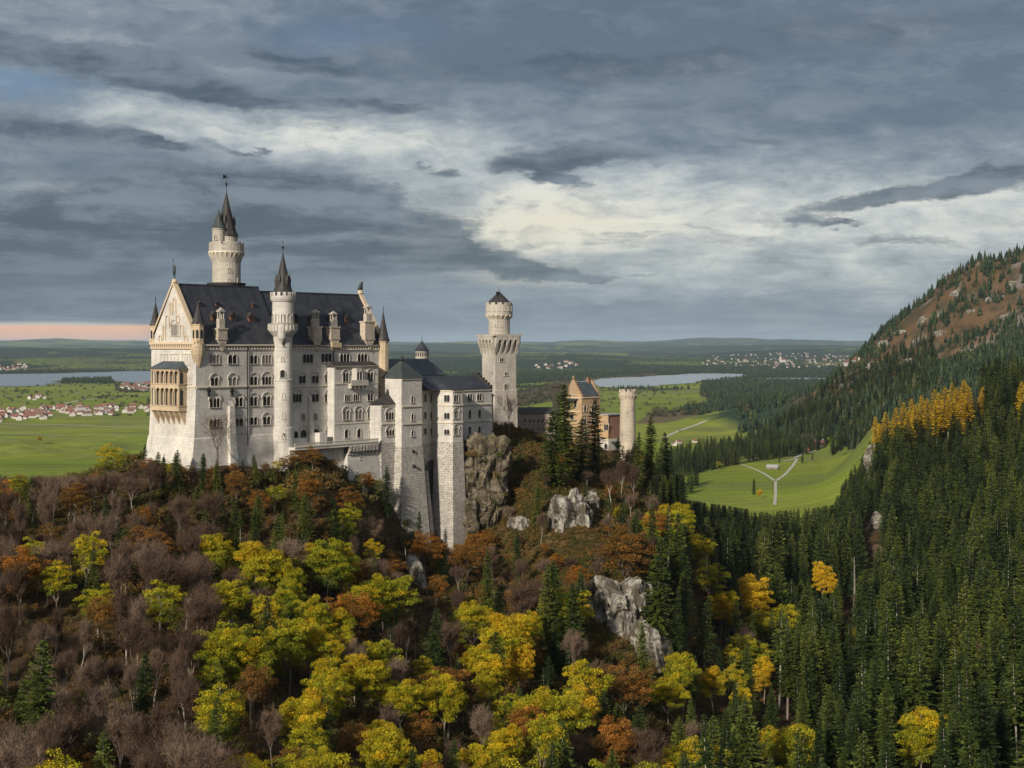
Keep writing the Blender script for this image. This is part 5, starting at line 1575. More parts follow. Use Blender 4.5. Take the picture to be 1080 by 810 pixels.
def tubes(segs, n=5):
    """segs (k,8): p0 xyz, p1 xyz, r0, r1 -> verts, quad faces"""
    s = np.asarray(segs, float); k = len(s)
    p0, p1, r0, r1 = s[:, 0:3], s[:, 3:6], s[:, 6], s[:, 7]
    d = p1 - p0; d /= np.linalg.norm(d, axis=1)[:, None] + 1e-9
    ref = np.where(np.abs(d[:, 2:3]) > 0.9, np.array([[1.0, 0, 0]]), np.array([[0, 0, 1.0]]))
    a = np.cross(d, ref); a /= np.linalg.norm(a, axis=1)[:, None]; b = np.cross(d, a)
    th = np.arange(n) * 2 * math.pi / n
    ringv = a[:, None] * np.cos(th)[None, :, None] + b[:, None] * np.sin(th)[None, :, None]
    V = np.concatenate([p0[:, None] + ringv * r0[:, None, None], p1[:, None] + ringv * r1[:, None, None]], 1).reshape(-1, 3)
    base = np.arange(k)[:, None] * 2 * n; i = np.arange(n)[None]; j = (i + 1) % n
    F = np.stack([(base + i), (base + j), (base + n + j), (base + n + i)], -1).reshape(-1, 4)
    return V, F


def cards(c, size, rng, up=0.3, aspect=0.7):
    """random small leaf quads"""
    k = len(c)
    nrm = rng.normal(size=(k, 3)); nrm[:, 2] = np.abs(nrm[:, 2]) + up; nrm /= np.linalg.norm(nrm, axis=1)[:, None]
    t = np.cross(nrm, rng.normal(size=(k, 3))); t /= np.linalg.norm(t, axis=1)[:, None]; b = np.cross(nrm, t)
    s = size * rng.uniform(0.6, 1.3, (k, 1))
    V = np.stack([c - t * s * .5, c + b * s * .5 * aspect, c + t * s * .5, c - b * s * .5 * aspect], 1).reshape(-1, 3)
    return V, (np.arange(k)[:, None] * 4 + np.arange(4)[None])


def spruce_mesh(seed, H=26.0, R=3.6, detail=1.0, bare=0.12):
    rng = np.random.default_rng(seed)
    tri = []; lc = []
    z = H * bare
    gap = 0.55 / detail ** 0.6
    while z < H * 0.985:
        f = (z - H * bare) / (H * (1 - bare))
        L0 = R * (1 - f) ** 0.82 * (0.55 + 0.45 * min(1, f * 6)) + 0.25
        nb = max(4, int((6.5 + 2.5 * (1 - f)) * (0.75 + .25 * detail)))
        a0 = rng.uniform(0, 6.28)
        for i in range(nb):
            a = a0 + i * 2 * math.pi / nb + rng.normal(0, .25)
            L = L0 * rng.uniform(.62, 1.18)
            if rng.random() < .06: L *= .4
            ca, sa = math.cos(a), math.sin(a)
            droop = -0.42 * (1 - f) + 0.30 * f + rng.normal(0, .08)
            zz_ = z + rng.normal(0, .18)
            ns = max(2, int(L / (.60 / detail)))
            bright = rng.random()
            for q in range(ns):
                s0 = L * (q / ns); s1 = L * ((q + 1.35) / ns)
                d0 = droop * s0 + .06 * s0 * s0 / max(L, .5); d1 = droop * s1 + .06 * s1 * s1 / max(L, .5)
                wd = (.30 + .36 * (1 - q / ns)) * min(1.0, .45 + L / 3.2) * rng.uniform(.7, 1.3) / detail ** .3
                for sg in (-1, 1):
                    dz = -wd * rng.uniform(.15, .75)
                    p0 = (ca * s0, sa * s0, zz_ + d0)
                    p1 = (ca * s1, sa * s1, zz_ + d1)
                    sm_ = s0 + (s1 - s0) * rng.uniform(.55, 1.15)
                    p2 = (ca * sm_ - sa * sg * wd, sa * sm_ + ca * sg * wd, zz_ + (d0 + d1) / 2 + dz)
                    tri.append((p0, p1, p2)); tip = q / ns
                    lc.append((min(1, .15 + .45 * tip + .4 * rng.random()), .35 * bright + .65 * rng.random()))  # crown shade put into the colour: inner needles darker, tips brighter
        z += gap * (1.15 - .45 * f) * rng.uniform(.8, 1.2)
    # leader
    for k in range(4):
        a = k * 1.57; tri.append(((0, 0, H * 1.0), (.18 * math.cos(a), .18 * math.sin(a), H * .95), (.18 * math.cos(a + 1.6), .18 * math.sin(a + 1.6), H * .95))); lc.append((.4, .5))
    V = np.array(tri).reshape(-1, 3); n = len(tri)
    C = np.zeros((n * 3, 4)); l = np.repeat(np.array(lc), 3, axis=0); C[:, 0] = l[:, 0]; C[:, 1] = l[:, 1]; C[:, 3] = 1
    return V, np.arange(n * 3).reshape(-1, 3), C


def skeleton(rng, H, levels=4, spread=.55, trunk=.3, limbs=5, r0=.3, up=.25, decay=.68):
    """recursive limbs; returns segments and tips"""
    segs, tips = [], []

    def grow(p, d, L, r, lv):
        n = 3 if lv < levels else 2
        for i in range(n):
            d2 = d + rng.normal(0, .12 + .04 * lv, 3); d2[2] += up * .25; d2 /= np.linalg.norm(d2)
            q = p + d2 * L / n; r2 = r * (.86 if lv < levels else .7)
            segs.append([*p, *q, r, r2]); p, d, r = q, d2, r2
            if lv >= 1 and lv < levels and i < n - 1:
                side = rng.normal(size=3); side -= side @ d * d; side /= np.linalg.norm(side)
                dd = d * (1 - spread) + side * spread * 1.2; dd[2] += up * .4; dd /= np.linalg.norm(dd)
                grow(p, dd, L * decay * rng.uniform(.7, 1), r * .6, lv + 1)
        if lv >= levels: tips.append((*p, *d)); return
        k = limbs if lv == 0 else (3 if lv < 2 else 2)
        a0 = rng.uniform(0, 6.28)
        for i in range(k):
            a = a0 + 2 * math.pi * i / k
            side = np.array([math.cos(a), math.sin(a), 0]); side -= side @ d * d
            dd = d * rng.uniform(.5, 1.0) + side * spread * rng.uniform(.8, 1.5); dd[2] += up * .3; dd /= np.linalg.norm(dd)
            grow(p, dd, L * (decay if lv else 1.0) * rng.uniform(.75, 1.1) if lv else H * .24, r * .62, lv + 1)
    grow(np.zeros(3) + [0, 0, -1.0], np.array([0, 0, 1.0]), H * trunk + 1, r0, 0)
    return segs, tips


def normalise(segs, tips, H, rw, q=90):
    """scale a skeleton to height H and crown radius rw"""
    s = H / tips[:, 2].max(); r = np.percentile(np.hypot(tips[:, 0], tips[:, 1]), q); w = rw / r
    for A in (segs,):
        A[:, [0, 1, 3, 4]] *= w; A[:, [2, 5]] *= s
    tips[:, 0:2] *= w; tips[:, 2] *= s
    tips[:, 3:5] *= w; tips[:, 5] *= s; tips[:, 3:] /= np.linalg.norm(tips[:, 3:], axis=1)[:, None]
    return segs, tips


def broadleaf(seed, H=17, leaves=9000, leaf=.42, rw=.29, clumps=62, cr=1.45, gap=0.0, low=.28):
    """trunk and limbs; leaves gathered in separate flattened clumps with gaps between"""
    rng = np.random.default_rng(seed)
    segs, tips = skeleton(rng, H, 4, .5, .26, 5, H * .016)
    segs, tips = normalise(np.array(segs), np.array(tips), H * .93, rw * H)
    P_ = tips[:, :3]; P_ = P_[P_[:, 2] > H * low]
    # farthest-point choice of clump centres
    ch = [int(np.argmax(P_[:, 2]))]; dist = np.linalg.norm(P_ - P_[ch[0]], axis=1)
    for _ in range(min(clumps, len(P_)) - 1):
        k = int(np.argmax(dist)); ch.append(k); dist = np.minimum(dist, np.linalg.norm(P_ - P_[k], axis=1))
    cl = P_[ch]; n = len(cl)
    R = cr * rng.uniform(.65, 1.3, n); wt_ = R ** 2 / (R ** 2).sum(); cnt = (leaves * wt_).astype(int)
    idx = np.repeat(np.arange(n), cnt)
    u = rng.normal(size=(len(idx), 3)); u[:, 2] = np.abs(u[:, 2]) * .9 - .25; u /= np.linalg.norm(u, axis=1)[:, None]
    rad = R[idx][:, None] * rng.uniform(.35, 1.0, (len(idx), 1)) ** .5
    c = cl[idx] + u * rad * [1, 1, .72] + rng.normal(0, .12, (len(idx), 3))
    lum = rng.random(n); hue = np.clip(.12 + .62 * (cl[:, 2] / H) + rng.normal(0, .17, n), 0, 1)  # height tone: real yellowing plus shade put into the lower leaves
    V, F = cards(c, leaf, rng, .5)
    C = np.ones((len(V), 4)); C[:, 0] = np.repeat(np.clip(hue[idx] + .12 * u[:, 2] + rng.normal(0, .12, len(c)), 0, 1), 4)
    C[:, 1] = np.repeat(np.clip(.5 * lum[idx] + .5 * rng.random(len(c)), 0, 1), 4)
    big = segs[segs[:, 6] > .03]
    return tubes(big, 5), (V, F, C)


def bare_tree(seed, H=16, twigs=7, levels=5, rw=None, thick=1.0):
    rng = np.random.default_rng(seed)
    segs, tips = skeleton(rng, H, levels, .42, .34, 4, H * .0125, .45, .66)
    segs, tips = normalise(np.array(segs), np.array(tips), H * .96, rw * H if rw else H * (.16 + .03 * (seed % 3)))
    segs[:, 6:] *= thick; s = 1
    big = segs[segs[:, 6] > .045]; small = segs[segs[:, 6] <= .045].copy()
    small[:, 6] = np.maximum(small[:, 6], .03); small[:, 7] = np.maximum(small[:, 7], .02)
    tv, tf = tubes(big, 5)
    sv, sf = tubes(small, 3)
    # twigs: thin blades
    k = len(tips) * twigs
    p = np.repeat(tips[:, :3], twigs, axis=0); d = np.repeat(tips[:, 3:], twigs, axis=0) + rng.normal(0, .6, (k, 3)); d[:, 2] += .35
    d /= np.linalg.norm(d, axis=1)[:, None]; p = p - d * .1 + rng.normal(0, .12, (k, 3))
    L = rng.uniform(.6, 1.5, (k, 1)); sd = np.cross(d, rng.normal(size=(k, 3))); sd /= np.linalg.norm(sd, axis=1)[:, None]
    w = .02
    TV = np.stack([p - sd * w, p + sd * w, p + d * L + sd * w * .4, p + d * L - sd * w * .4], 1).reshape(-1, 3)
    TF = np.arange(k)[:, None] * 4 + np.arange(4)[None] + len(sv)
    V = np.concatenate([sv, TV]); F = np.concatenate([sf, TF])
    C = np.ones((len(V), 4)); C[:, 0] = rng.random() * .3 + .7 * rng.random(len(V)); C[:len(V) // 4 * 4, 0] = np.repeat(rng.random(len(V) // 4), 4)[:len(V) // 4 * 4]; C[:, 1] = .5
    return (tv, tf), (V, F, C)


def shrub_geo(seed, H=2.2, dens=420, leaf=.32):
    rng = np.random.default_rng(seed)
    k = rng.integers(4, 8); cs = rng.normal(0, .5, (k, 3)) * [H * .55, H * .55, 0]; hs = H * rng.uniform(.4, 1, k)
    c = []
    for i in range(k):
        u = rng.normal(size=(dens // k, 3)); u /= np.linalg.norm(u, axis=1)[:, None]; rr = rng.uniform(.55, 1.05, (dens // k, 1))
        c.append(cs[i] + u * rr * [H * .33, H * .33, hs[i] * .55] + [0, 0, hs[i] * .45])
    c = np.concatenate(c)
    V, F = cards(c, leaf, rng)
    C = np.ones((len(V), 4)); C[:, 0] = np.repeat(rng.random(len(c)), 4); C[:, 1] = np.repeat(rng.random(len(c)), 4)
    return V, F, C


def mono(V): C = np.ones((len(V), 4)); C[:, 0] = .5; C[:, 1] = .5; return C

PROTO = {}     # kind -> list of (crown mesh, trunk mesh, nominal height)


def add_proto(kind, crown, trunk, H, cm, tm):
    V, F, C = crown
    a = np_mesh(kind + '_crown', V, F, M[cm], C)
    tv, tf = trunk
    b = np_mesh(kind + '_trunk', tv, tf, M[tm], mono(tv), smooth=True)
    PROTO.setdefault(kind, []).append((a, b, H))

for i in range(6):
    H = 26; R = [3.8, 4.4, 3.3, 4.1, 3.6, 4.9][i]
    trk = tubes([[0, 0, -2, 0, 0, H * .5, .34, .2], [0, 0, H * .5, 0, 0, H * .97, .2, .03]], 6)
    add_proto('spruce', spruce_mesh(10 + i, H, R, 1.0, [.10, .06, .22, .12, .3, .05][i]), trk, H, 'spruce', 'bark')
for i in range(2):
    H = 26; trk = tubes([[0, 0, -2, 0, 0, H * .5, .34, .2], [0, 0, H * .5, 0, 0, H * .97, .2, .03]], 6)
    add_proto('spruce', spruce_mesh(20 + i, H, [2.6, 3.4][i], .55, [.35, .5][i]), trk, H, 'spruce', 'palebark')
for i in range(3):
    H = 26; trk = tubes([[0, 0, -2, 0, 0, H * .97, .34, .05]], 4)
    add_proto('spruce_mid', spruce_mesh(30 + i, H, [4.1, 3.7, 4.8][i], .62, .06), trk, H, 'spruce', 'bark')
for i in range(4):
    t_, c_ = broadleaf(50 + i, 17, 24000, .29, [.28, .24, .30, .22][i], 92, 1.2); add_proto('maple', c_, t_, 17, 'maple', 'bark')
for i in range(2):
    t_, c_ = broadleaf(60 + i, 15, 7600, .28, .24, 52, 1.0); add_proto('thin_maple', c_, t_, 15, 'maple', 'bark')
for i in range(2):
    t_, c_ = broadleaf(64 + i, 15, 15000, .29, .25, 66, 1.1); add_proto('gold', c_, t_, 15, 'gold', 'bark')
for i in range(3):
    t_, c_ = broadleaf(70 + i, 14, 8500, .28, .25, 54, 1.0); add_proto('russet', c_, t_, 14, 'orange', 'bark')
for i in range(6):
    t_, c_ = bare_tree(80 + i, 17, [3, 2, 4, 2, 3, 2][i]); add_proto('bare', c_, t_, 17, 'twig', 'palebark' if i in (1, 3) else 'bark')
t_, c_ = bare_tree(201, 17, 1, 4, .30, 1.7); add_proto('open_bare', c_, t_, 17, 'twig', 'bark')
t_, c_ = bare_tree(206, 17, 2, 4, .28, 1.3); add_proto('open_bare', c_, t_, 17, 'twig', 'bark')
for i in range(3):   # slender golden larches with pale stems
    H = 24; V, F, C = spruce_mesh(90 + i, H, 2.6, .7, .28)
    add_proto('larch', (V, F, C), tubes([[0, 0, -2, 0, 0, H * .97, .3, .05]], 5), H, 'gold', 'palebark')
SHRUB = []
for i in range(4):
    V, F, C = shrub_geo(100 + i); SHRUB.append(np_mesh('shrub_leaves', V, F, M['shrub'], C))
BUSHG = []
for i in range(2):
    V, F, C = shrub_geo(110 + i, 2.2, 420, .3); BUSHG.append(np_mesh('evergreen_leaves', V, F, M['spruce'], C))

KIND = {'spruce': ('spruce_tree', 'tree', 'crown'), 'maple': ('maple_tree', 'tree', 'crown'), 'thin_maple': ('maple_tree', 'tree', 'crown'), 'gold': ('golden_tree', 'tree', 'crown'),
        'russet': ('beech_tree', 'tree', 'crown'), 'bare': ('bare_tree', 'bare tree', 'branches'), 'open_bare': ('bare_tree', 'bare tree', 'branches'), 'larch': ('larch_tree', 'tree', 'crown')}
_rt = random.Random(3)


def plant(kind, x, y, H, label, group=None, var=None, z=None, wide=1.0, sink=0.0):
    pr = PROTO[kind]; k = _rt.randrange(len(pr)) if var is None else var % len(pr)
    cm, tm, h0 = pr[k]
    nm, cat, cn = KIND[kind]
    if z is None: z = float(height(x, y)[0])
    r = empty(nm, (x, y, z - sink), _rt.uniform(0, 6.28), label, cat, group)
    s = H / h0; r.scale = (s * wide, s * wide, s)
    r.rotation_euler[0] = _rt.gauss(0, .03); r.rotation_euler[1] = _rt.gauss(0, .03)
    for n_, m_ in ((cn, cm), ('trunk', tm)):
        o = bpy.data.objects.new(n_, m_); COL.objects.link(o); o.parent = r
    return r


def put(kind, px, top, H, label, group=None, var=None, wide=1.0, y0=230, y1=1400):
    Y = hitY(px, top, H, y0, y1)
    return plant(kind, (px - 540) / FOC * Y, Y, H, label, group, var, wide=wide)


def scatter_object(name, pts, scl, rot, vid, protos, label, cat):
    """one object standing for countless small trees: points + instances by geometry nodes"""
    me = bpy.data.meshes.new(name)
    me.vertices.add(len(pts)); me.vertices.foreach_set('co', np.asarray(pts, np.float32).ravel())
    for an, ty, arr in (('scl', 'FLOAT_VECTOR', np.asarray(scl, np.float32)), ('rotz', 'FLOAT', np.asarray(rot, np.float32)), ('vid', 'INT', np.asarray(vid, np.int32))):
        at_ = me.attributes.new(an, ty, 'POINT'); at_.data.foreach_set('vector' if ty == 'FLOAT_VECTOR' else 'value', arr.ravel())
    me.update()
    o = bpy.data.objects.new(name, me); COL.objects.link(o)
    src = bpy.data.collections.new(name + '_kinds')
    for i, pm_ in enumerate(protos):
        q = bpy.data.objects.new('%s_kind_%02d' % (name, i), pm_); src.objects.link(q)
    g = bpy.data.node_groups.new(name, 'GeometryNodeTree')
    g.interface.new_socket('Geometry', in_out='INPUT', socket_type='NodeSocketGeometry')
    g.interface.new_socket('Geometry', in_out='OUTPUT', socket_type='NodeSocketGeometry')
    N = g.nodes; L = g.links
    gi, go = N.new('NodeGroupInput'), N.new('NodeGroupOutput')
    ci = N.new('GeometryNodeCollectionInfo'); ci.inputs['Collection'].default_value = src
    ci.inputs['Separate Children'].default_value = True; ci.inputs['Reset Children'].default_value = True
    ip = N.new('GeometryNodeInstanceOnPoints'); ip.inputs['Pick Instance'].default_value = True

    def at(n, ty):
        a = N.new('GeometryNodeInputNamedAttribute'); a.data_type = ty; a.inputs['Name'].default_value = n; return a.outputs[0]
    L.new(gi.outputs[0], ip.inputs['Points']); L.new(ci.outputs[0], ip.inputs['Instance'])
    L.new(at('vid', 'INT'), ip.inputs['Instance Index']); L.new(at('scl', 'FLOAT_VECTOR'), ip.inputs['Scale'])
    cx = N.new('ShaderNodeCombineXYZ'); L.new(at('rotz', 'FLOAT'), cx.inputs[2])
    L.new(cx.outputs[0], ip.inputs['Rotation'])
    L.new(ip.outputs[0], go.inputs[0])
    md = o.modifiers.new('instances', 'NODES'); md.node_group = g
    return tag(o, label, cat, kind='stuff')


def joined(kind, k):
    """crown + trunk of a prototype as one mesh (for mass planting)"""
    cm, tm, h = PROTO[kind][k]
    me = bpy.data.meshes.new(kind + '_joined')
    bm = bmesh.new(); bm.from_mesh(cm); n = len(bm.faces); bm.from_mesh(tm)
    bm.faces.ensure_lookup_table()
    for f in bm.faces[n:]: f.material_index = 1
    bm.to_mesh(me); bm.free()
    me.materials.append(cm.materials[0]); me.materials.append(tm.materials[0])
    return me
# ------------------------------------------------------------------ forest: who grows where
rng = np.random.default_rng(5)


def free_of_castle(x, y):
    """True where no building stands"""
    dx, dy = x - P.c[0], y - P.c[1]
    u = dx * P.ca + dy * P.sa; v = -dx * P.sa + dy * P.ca
    ok = ~((u > -5) & (u < 76) & (v > -5) & (v < 40))
    ok &= ~((u > 36) & (u < 78) & (v > -9.5) & (v < 0))
    ok &= ~((u > 72) & (u < 117) & (v > -16.5) & (v < 40))
    for F_, a0, a1, b0, b1 in ((T, -4, 13, -4, 13), (G, -4, 26, -8, 16), (lw, -1, 15, -2, 9)):
        dx, dy = x - F_.c[0], y - F_.c[1]
        u = dx * F_.ca + dy * F_.sa; v = -dx * F_.sa + dy * F_.ca
        ok &= ~((u > a0) & (u < a1) & (v > b0) & (v < b1))
    ok &= np.hypot(x - (662 - 540) / FOC * 556, y - 556) > 6
    return ok


def thin(x, y, dmin, prio=None):
    """keep points at least dmin apart (greedy, grid)"""
    cell = {}; keep = []
    order = np.argsort(-prio) if prio is not None else np.arange(len(x))
    for i in order:
        d = dmin[i] if hasattr(dmin, '__len__') else dmin
        gx_, gy_ = int(x[i] // 8), int(y[i] // 8); bad = False
        for a in (-1, 0, 1):
            for b in (-1, 0, 1):
                for j in cell.get((gx_ + a, gy_ + b), ()):
                    if (x[i] - x[j]) ** 2 + (y[i] - y[j]) ** 2 < d * d: bad = True; break
                if bad: break
            if bad: break
        if not bad: keep.append(i); cell.setdefault((gx_, gy_), []).append(i)
    return np.array(keep, int)


def sample(n, px0, px1, Y0, Y1):
    px = rng.uniform(px0, px1, n)
    Yv = np.sqrt(rng.uniform(Y0 ** 2, Y1 ** 2, n))
    x = (px - 540) / FOC * Yv
    return px, x, Yv

# ---- trees one can point at: (kind, px, top row, height m, variant, width, label)
SPEC = [
    ('spruce', 597, 405, 33, 0, 1.6, 'tall dark spruce in front of the ochre gatehouse gable'),
    ('spruce', 627, 421, 28, 3, 1.25, 'slimmer spruce between the gatehouse and the red brick wing'),
    ('spruce', 584, 432, 26, 1, 1.4, 'spruce forming the left shoulder of the tall dark spruce by the gatehouse'),
    ('spruce', 612, 440, 24, 5, 1.3, 'spruce filling in between the tall dark spruce and its slimmer neighbour'),
    ('spruce', 684, 438, 27, 1, 1.1, 'dark spruce just right of the round gate tower'),
    ('spruce', 705, 456, 25, 3, 1.1, 'second spruce right of the round gate tower'),
    ('spruce', 566, 508, 15, 1, 1.0, 'young dense spruce on the orange slope left of the white rock'),
    ('spruce', 187, 478, 13, 1, 1.1, 'bushy spruce below the left gable end of the palace'),
    ('spruce', 151, 468, 10, 0, 1.0, 'narrow spruce at the left foot of the palace'),
    ('spruce', 213, 480, 12, 2, .9, 'thin pale green spruce at the palace corner'),
    ('spruce', 409, 495, 16, 1, 1.0, 'dark spruce below the small polygonal bay'),
    ('spruce', 35, 672, 25, 5, 1.15, 'large dark spruce in the lower left corner'),
    ('spruce', 270, 486, 8, 3, 1.0, 'small dark spruce close under the palace wall left of the stair tower'),
    ('spruce', 575, 595, 26, 0, 1.0, 'dark spruce standing left of the grey cliff'),
    ('spruce', 605, 612, 24, 5, 1.0, 'broad dark spruce close to the left edge of the grey cliff'),
    ('spruce', 680, 655, 20, 1, 1.0, 'spruce in front of the right edge of the grey cliff'),
    ('spruce', 442, 540, 12, 3, 1.0, 'small spruce at the foot of the square bastion'),
    ('spruce', 885, 655, 27, 1, 1.05, 'tall spruce near the dead snag in the valley'),
    ('spruce', 1060, 745, 20, 5, 1.3, 'light green spruce in the lower right corner'),
    ('bare', 655, 482, 16, 1, .9, 'bare pale stemmed tree left of the spruces by the gate tower'),
    ('bare', 645, 492, 15, 3, .9, 'bare tree standing right of the large pale rock'),
    ('bare', 668, 490, 16, 4, .9, 'bare tree in front of the spruces below the gate tower'),
    ('spruce', 585, 590, 27, 1, 1.1, 'tall dark spruce rising in the middle of the orange slope'),
    ('spruce', 172, 484, 11, 5, 1.1, 'dark spruce against the left foot of the palace gable'),
    ('spruce', 228, 487, 10, 1, 1.1, 'dark spruce against the palace wall beside the bare tree'),
    ('russet', 330, 470, 9, 0, 1.1, 'russet tree in front of the arched openings under the terrace'),
    ('spruce', 545, 560, 15, 3, 1.0, 'slim spruce below the low white rock ledge'),
    ('spruce', 652, 462, 16, 3, 1.2, 'small spruce at the foot of the red brick wing'),
    ('spruce', 668, 466, 17, 1, 1.1, 'small spruce at the foot of the round gate tower'),
    ('spruce', 672, 455, 22, 0, 1.0, 'spruce between the gate tower and its taller right neighbour'),
    ('spruce', 515, 580, 20, 0, 1.0, 'dark spruce below the mossy rock face'),
    ('spruce', 455, 640, 20, 1, 1.1, 'dark spruce right of the maple stand'),
    ('spruce', 150, 690, 17, 5, 1.1, 'spruce in the bare wood near the lower left'),
    ('spruce', 320, 520, 15, 1, 1.1, 'dark spruce below the stair tower of the palace'),
    ('spruce', 290, 540, 17, 5, 1.0, 'broad dark spruce below the palace middle'),
    ('spruce', 355, 528, 15, 1, 1.0, 'dark spruce below the terrace'),
    ('spruce', 248, 530, 14, 1, 1.1, 'dark spruce under the left half of the palace'),
    ('russet', 78, 508, 13, 0, 1.1, 'bright orange beech at the crest left of the palace'),
    ('thin_maple', 113, 468, 14, 0, 1.1, 'golden yellow tree at the crest near the palace foot'),
    ('open_bare', 233, 434, 19, 0, 1.0, 'bare tree rising in front of the palace wall'),
    ('open_bare', 538, 415, 17, 1, 1.0, 'bare tree in front of the square stone tower'),
    ('russet', 460, 605, 12, 1, .9, 'small bright orange tree below the right bastion'),
    ('maple', 272, 570, 18, 0, 1.15, 'large yellow maple left of the two big ones below the palace'),
    ('maple', 345, 566, 18, 1, 1.1, 'large yellow maple directly below the terrace'),
    ('maple', 405, 602, 18, 2, 1.1, 'yellow green maple left of the orange tree'),
    ('maple', 305, 652, 16, 3, 1.15, 'green and yellow maple in the middle of the maple stand'),
    ('maple', 245, 610, 15, 1, 1.1, 'yellow maple on the left edge of the maple stand'),
    ('maple', 385, 690, 15, 0, 1.05, 'olive green maple low in the maple stand'),
    ('maple', 500, 632, 17, 2, .85, 'slender yellow maple below the small orange tree'),
    ('maple', 515, 690, 17, 3, .8, 'yellow maple in the lower middle of the picture'),
    ('maple', 470, 708, 17, 1, .95, 'yellow green maple left of the lower middle yellow one'),
    ('maple', 535, 762, 14, 0, .9, 'green yellow maple at the bottom middle edge'),
    ('gold', 550, 678, 16, 0, .8, 'small glowing orange yellow tree beside the middle spruces'),
    ('gold', 612, 722, 15, 1, 1.0, 'golden maple below the grey cliff'),
    ('maple', 705, 715, 14, 2, 1.1, 'yellow green maple right of the golden one below the cliff'),
    ('maple', 752, 702, 14, 0, 1.0, 'olive yellow maple right below the golden pair'),
    ('gold', 795, 606, 23, 0, 1.15, 'golden maple among dark spruces, upper of the right pair'),
    ('gold', 760, 625, 16, 1, 1.1, 'orange gold maple left of the taller golden one'),
    ('thin_maple', 745, 590, 18, 1, 1.2, 'sparse yellow maple on the spur above the golden pair'),
    ('gold', 806, 690, 15, 1, .9, 'thin gold tree in the dark spruces below the golden pair'),
    ('gold', 868, 590, 22, 0, .8, 'golden tree beside the dead snag in the valley'),
    ('maple', 968, 745, 20, 3, 1.0, 'olive yellow tree near the bottom right edge'),
    ('thin_maple', 815, 765, 14, 0, 1.0, 'sparse yellow tree at the bottom right of the maples'),
    ('thin_maple', 180, 610, 15, 1, 1.1, 'thin yellow tree inside the bare brown wood'),
    ('thin_maple', 60, 590, 14, 0, 1.1, 'thin yellow tree at the left of the bare wood'),
    ('russet', 440, 752, 12, 2, 1.1, 'orange brown tree at the bottom below the maples'),
    ('russet', 375, 760, 12, 0, 1.1, 'russet tree at the bottom left of the maples'),
    ('russet', 265, 700, 13, 1, 1.0, 'brown orange tree left below the green maple'),
]
used = []
CLEAR = [(601, 530, 575, 463, 24), (622, 525, 545, 468, 14), (650, 632, 692, 396, 26), (688, 665, 712, 389, 16), (921, 484, 535, 850, 9), (923, 545, 572, 800, 7), (893, 588, 632, 640, 4), (440, 590, 640, 424, 9), (548, 545, 560, 457, 12)]
for kind, px, top, H, var, wd, lab in SPEC:
    o = put(kind, px, top, H, lab, None, var, wd)
    used.append((o.location.x, o.location.y, 5.0 if kind == 'spruce' else 6.5))
    CLEAR.append((px, top, top + (H * (.55 if kind != 'spruce' else .45)) * FOC / o.location.y, o.location.y, (.13 if kind == 'spruce' else .22) * H * FOC / o.location.y))
ux = np.array([u[0] for u in used]); uy = np.array([u[1] for u in used]); ur = np.array([u[2] for u in used])

# golden larches on the crest of the right slope
LAR = [(926, 438), (936, 434), (945, 430), (952, 424), (960, 420), (966, 426), (972, 417), (979, 420), (985, 410), (991, 414), (997, 408), (1003, 403), (1009, 409), (1016, 400), (1020, 407), (957, 432), (988, 424), (1075, 402), (1079, 409), (1035, 408), (930, 446), (1000, 418), (1012, 416)]
for i, (px, top) in enumerate(LAR):
    put('larch', px, top, rng.uniform(26, 34), 'golden yellow larch in the bright row on the ridge of the right slope', 'golden larches on the right ridge', None, 1.45, 860, 1300)

# ---- general planting of the near slopes
N0 = 60000
px, x, y = sample(N0, -130, 1230, 215, 1330)
zc = height(x, y)
py = HZ - FOC * zc / y
ok = free_of_castle(x, y)
ok &= ~(inpoly(x, y, MEADOW))
ok &= (zc > ZP + 1.2) | (y > 1000)
ok &= ~((px < 690) & (y > 480) & ~((px > 545) & (y < 620)))
for k in range(len(ux)): ok &= np.hypot(x - ux[k], y - uy[k]) > ur[k]
nz_ = fbm(x / 45, y / 45, 3, 207)
# open view onto the walls: nothing tall right in front of them
right = (px > 668 + 110 * (nz_ - .5) * 2) | ((px > 560) & (y > 640)) | ((y > 560) & (px > 100))
kx = np.empty(N0, object); kx[:] = ''
hh = np.zeros(N0); dd = np.full(N0, 5.0)
r = rng.random(N0); nz = fbm(x / 38, y / 38, 3, 201); nz2 = fbm(x / 22, y / 22, 3, 202)


def assign(mask, table, hr, dist):
    """table: (kind, probability)"""
    c = 0
    for kd, p_ in table:
        m = mask & (r >= c) & (r < c + p_); kx[m] = kd; c += p_
    m = mask & (kx != '')
    hh[m] = rng.uniform(hr[0], hr[1], m.sum()); dd[m] = dist

left = ~right
z_L = left & (px < 235 + 40 * (nz - .5)) & (y < 396)
z_C = left & ~z_L & (px < 560) & (y < 352)
z_B = left & ~z_L & ~z_C & (px < 475) & (y < 405)          # under the palace
z_K = left & ~z_L & ~z_C & ~z_B & (px >= 475) & (y < 560)   # knob
z_F = left & (px >= 520) & (y < 400)
z_C &= ~z_F
assign(z_L & (nz2 > .36), [('bare', .80), ('spruce', .04), ('thin_maple', .06), ('russet', .05)], (11, 18), 5.3)
assign(z_L & (nz2 <= .36), [('bare', .62), ('spruce', .16), ('thin_maple', .10), ('russet', .07)], (10, 17), 5.3)
assign(z_C & (nz2 + .0011 * np.clip(px - 430, 0, 200) * -1 > .44), [('maple', .44), ('thin_maple', .15), ('bare', .20), ('russet', .07), ('spruce', .14)], (12, 17), 6.0)
assign(z_C & (kx == ''), [('bare', .40), ('russet', .14), ('thin_maple', .22), ('spruce', .16)], (10, 15), 5.4)
assign(z_B, [('spruce', .42), ('bare', .26), ('russet', .12), ('thin_maple', .07)], (8, 15), 5.0)
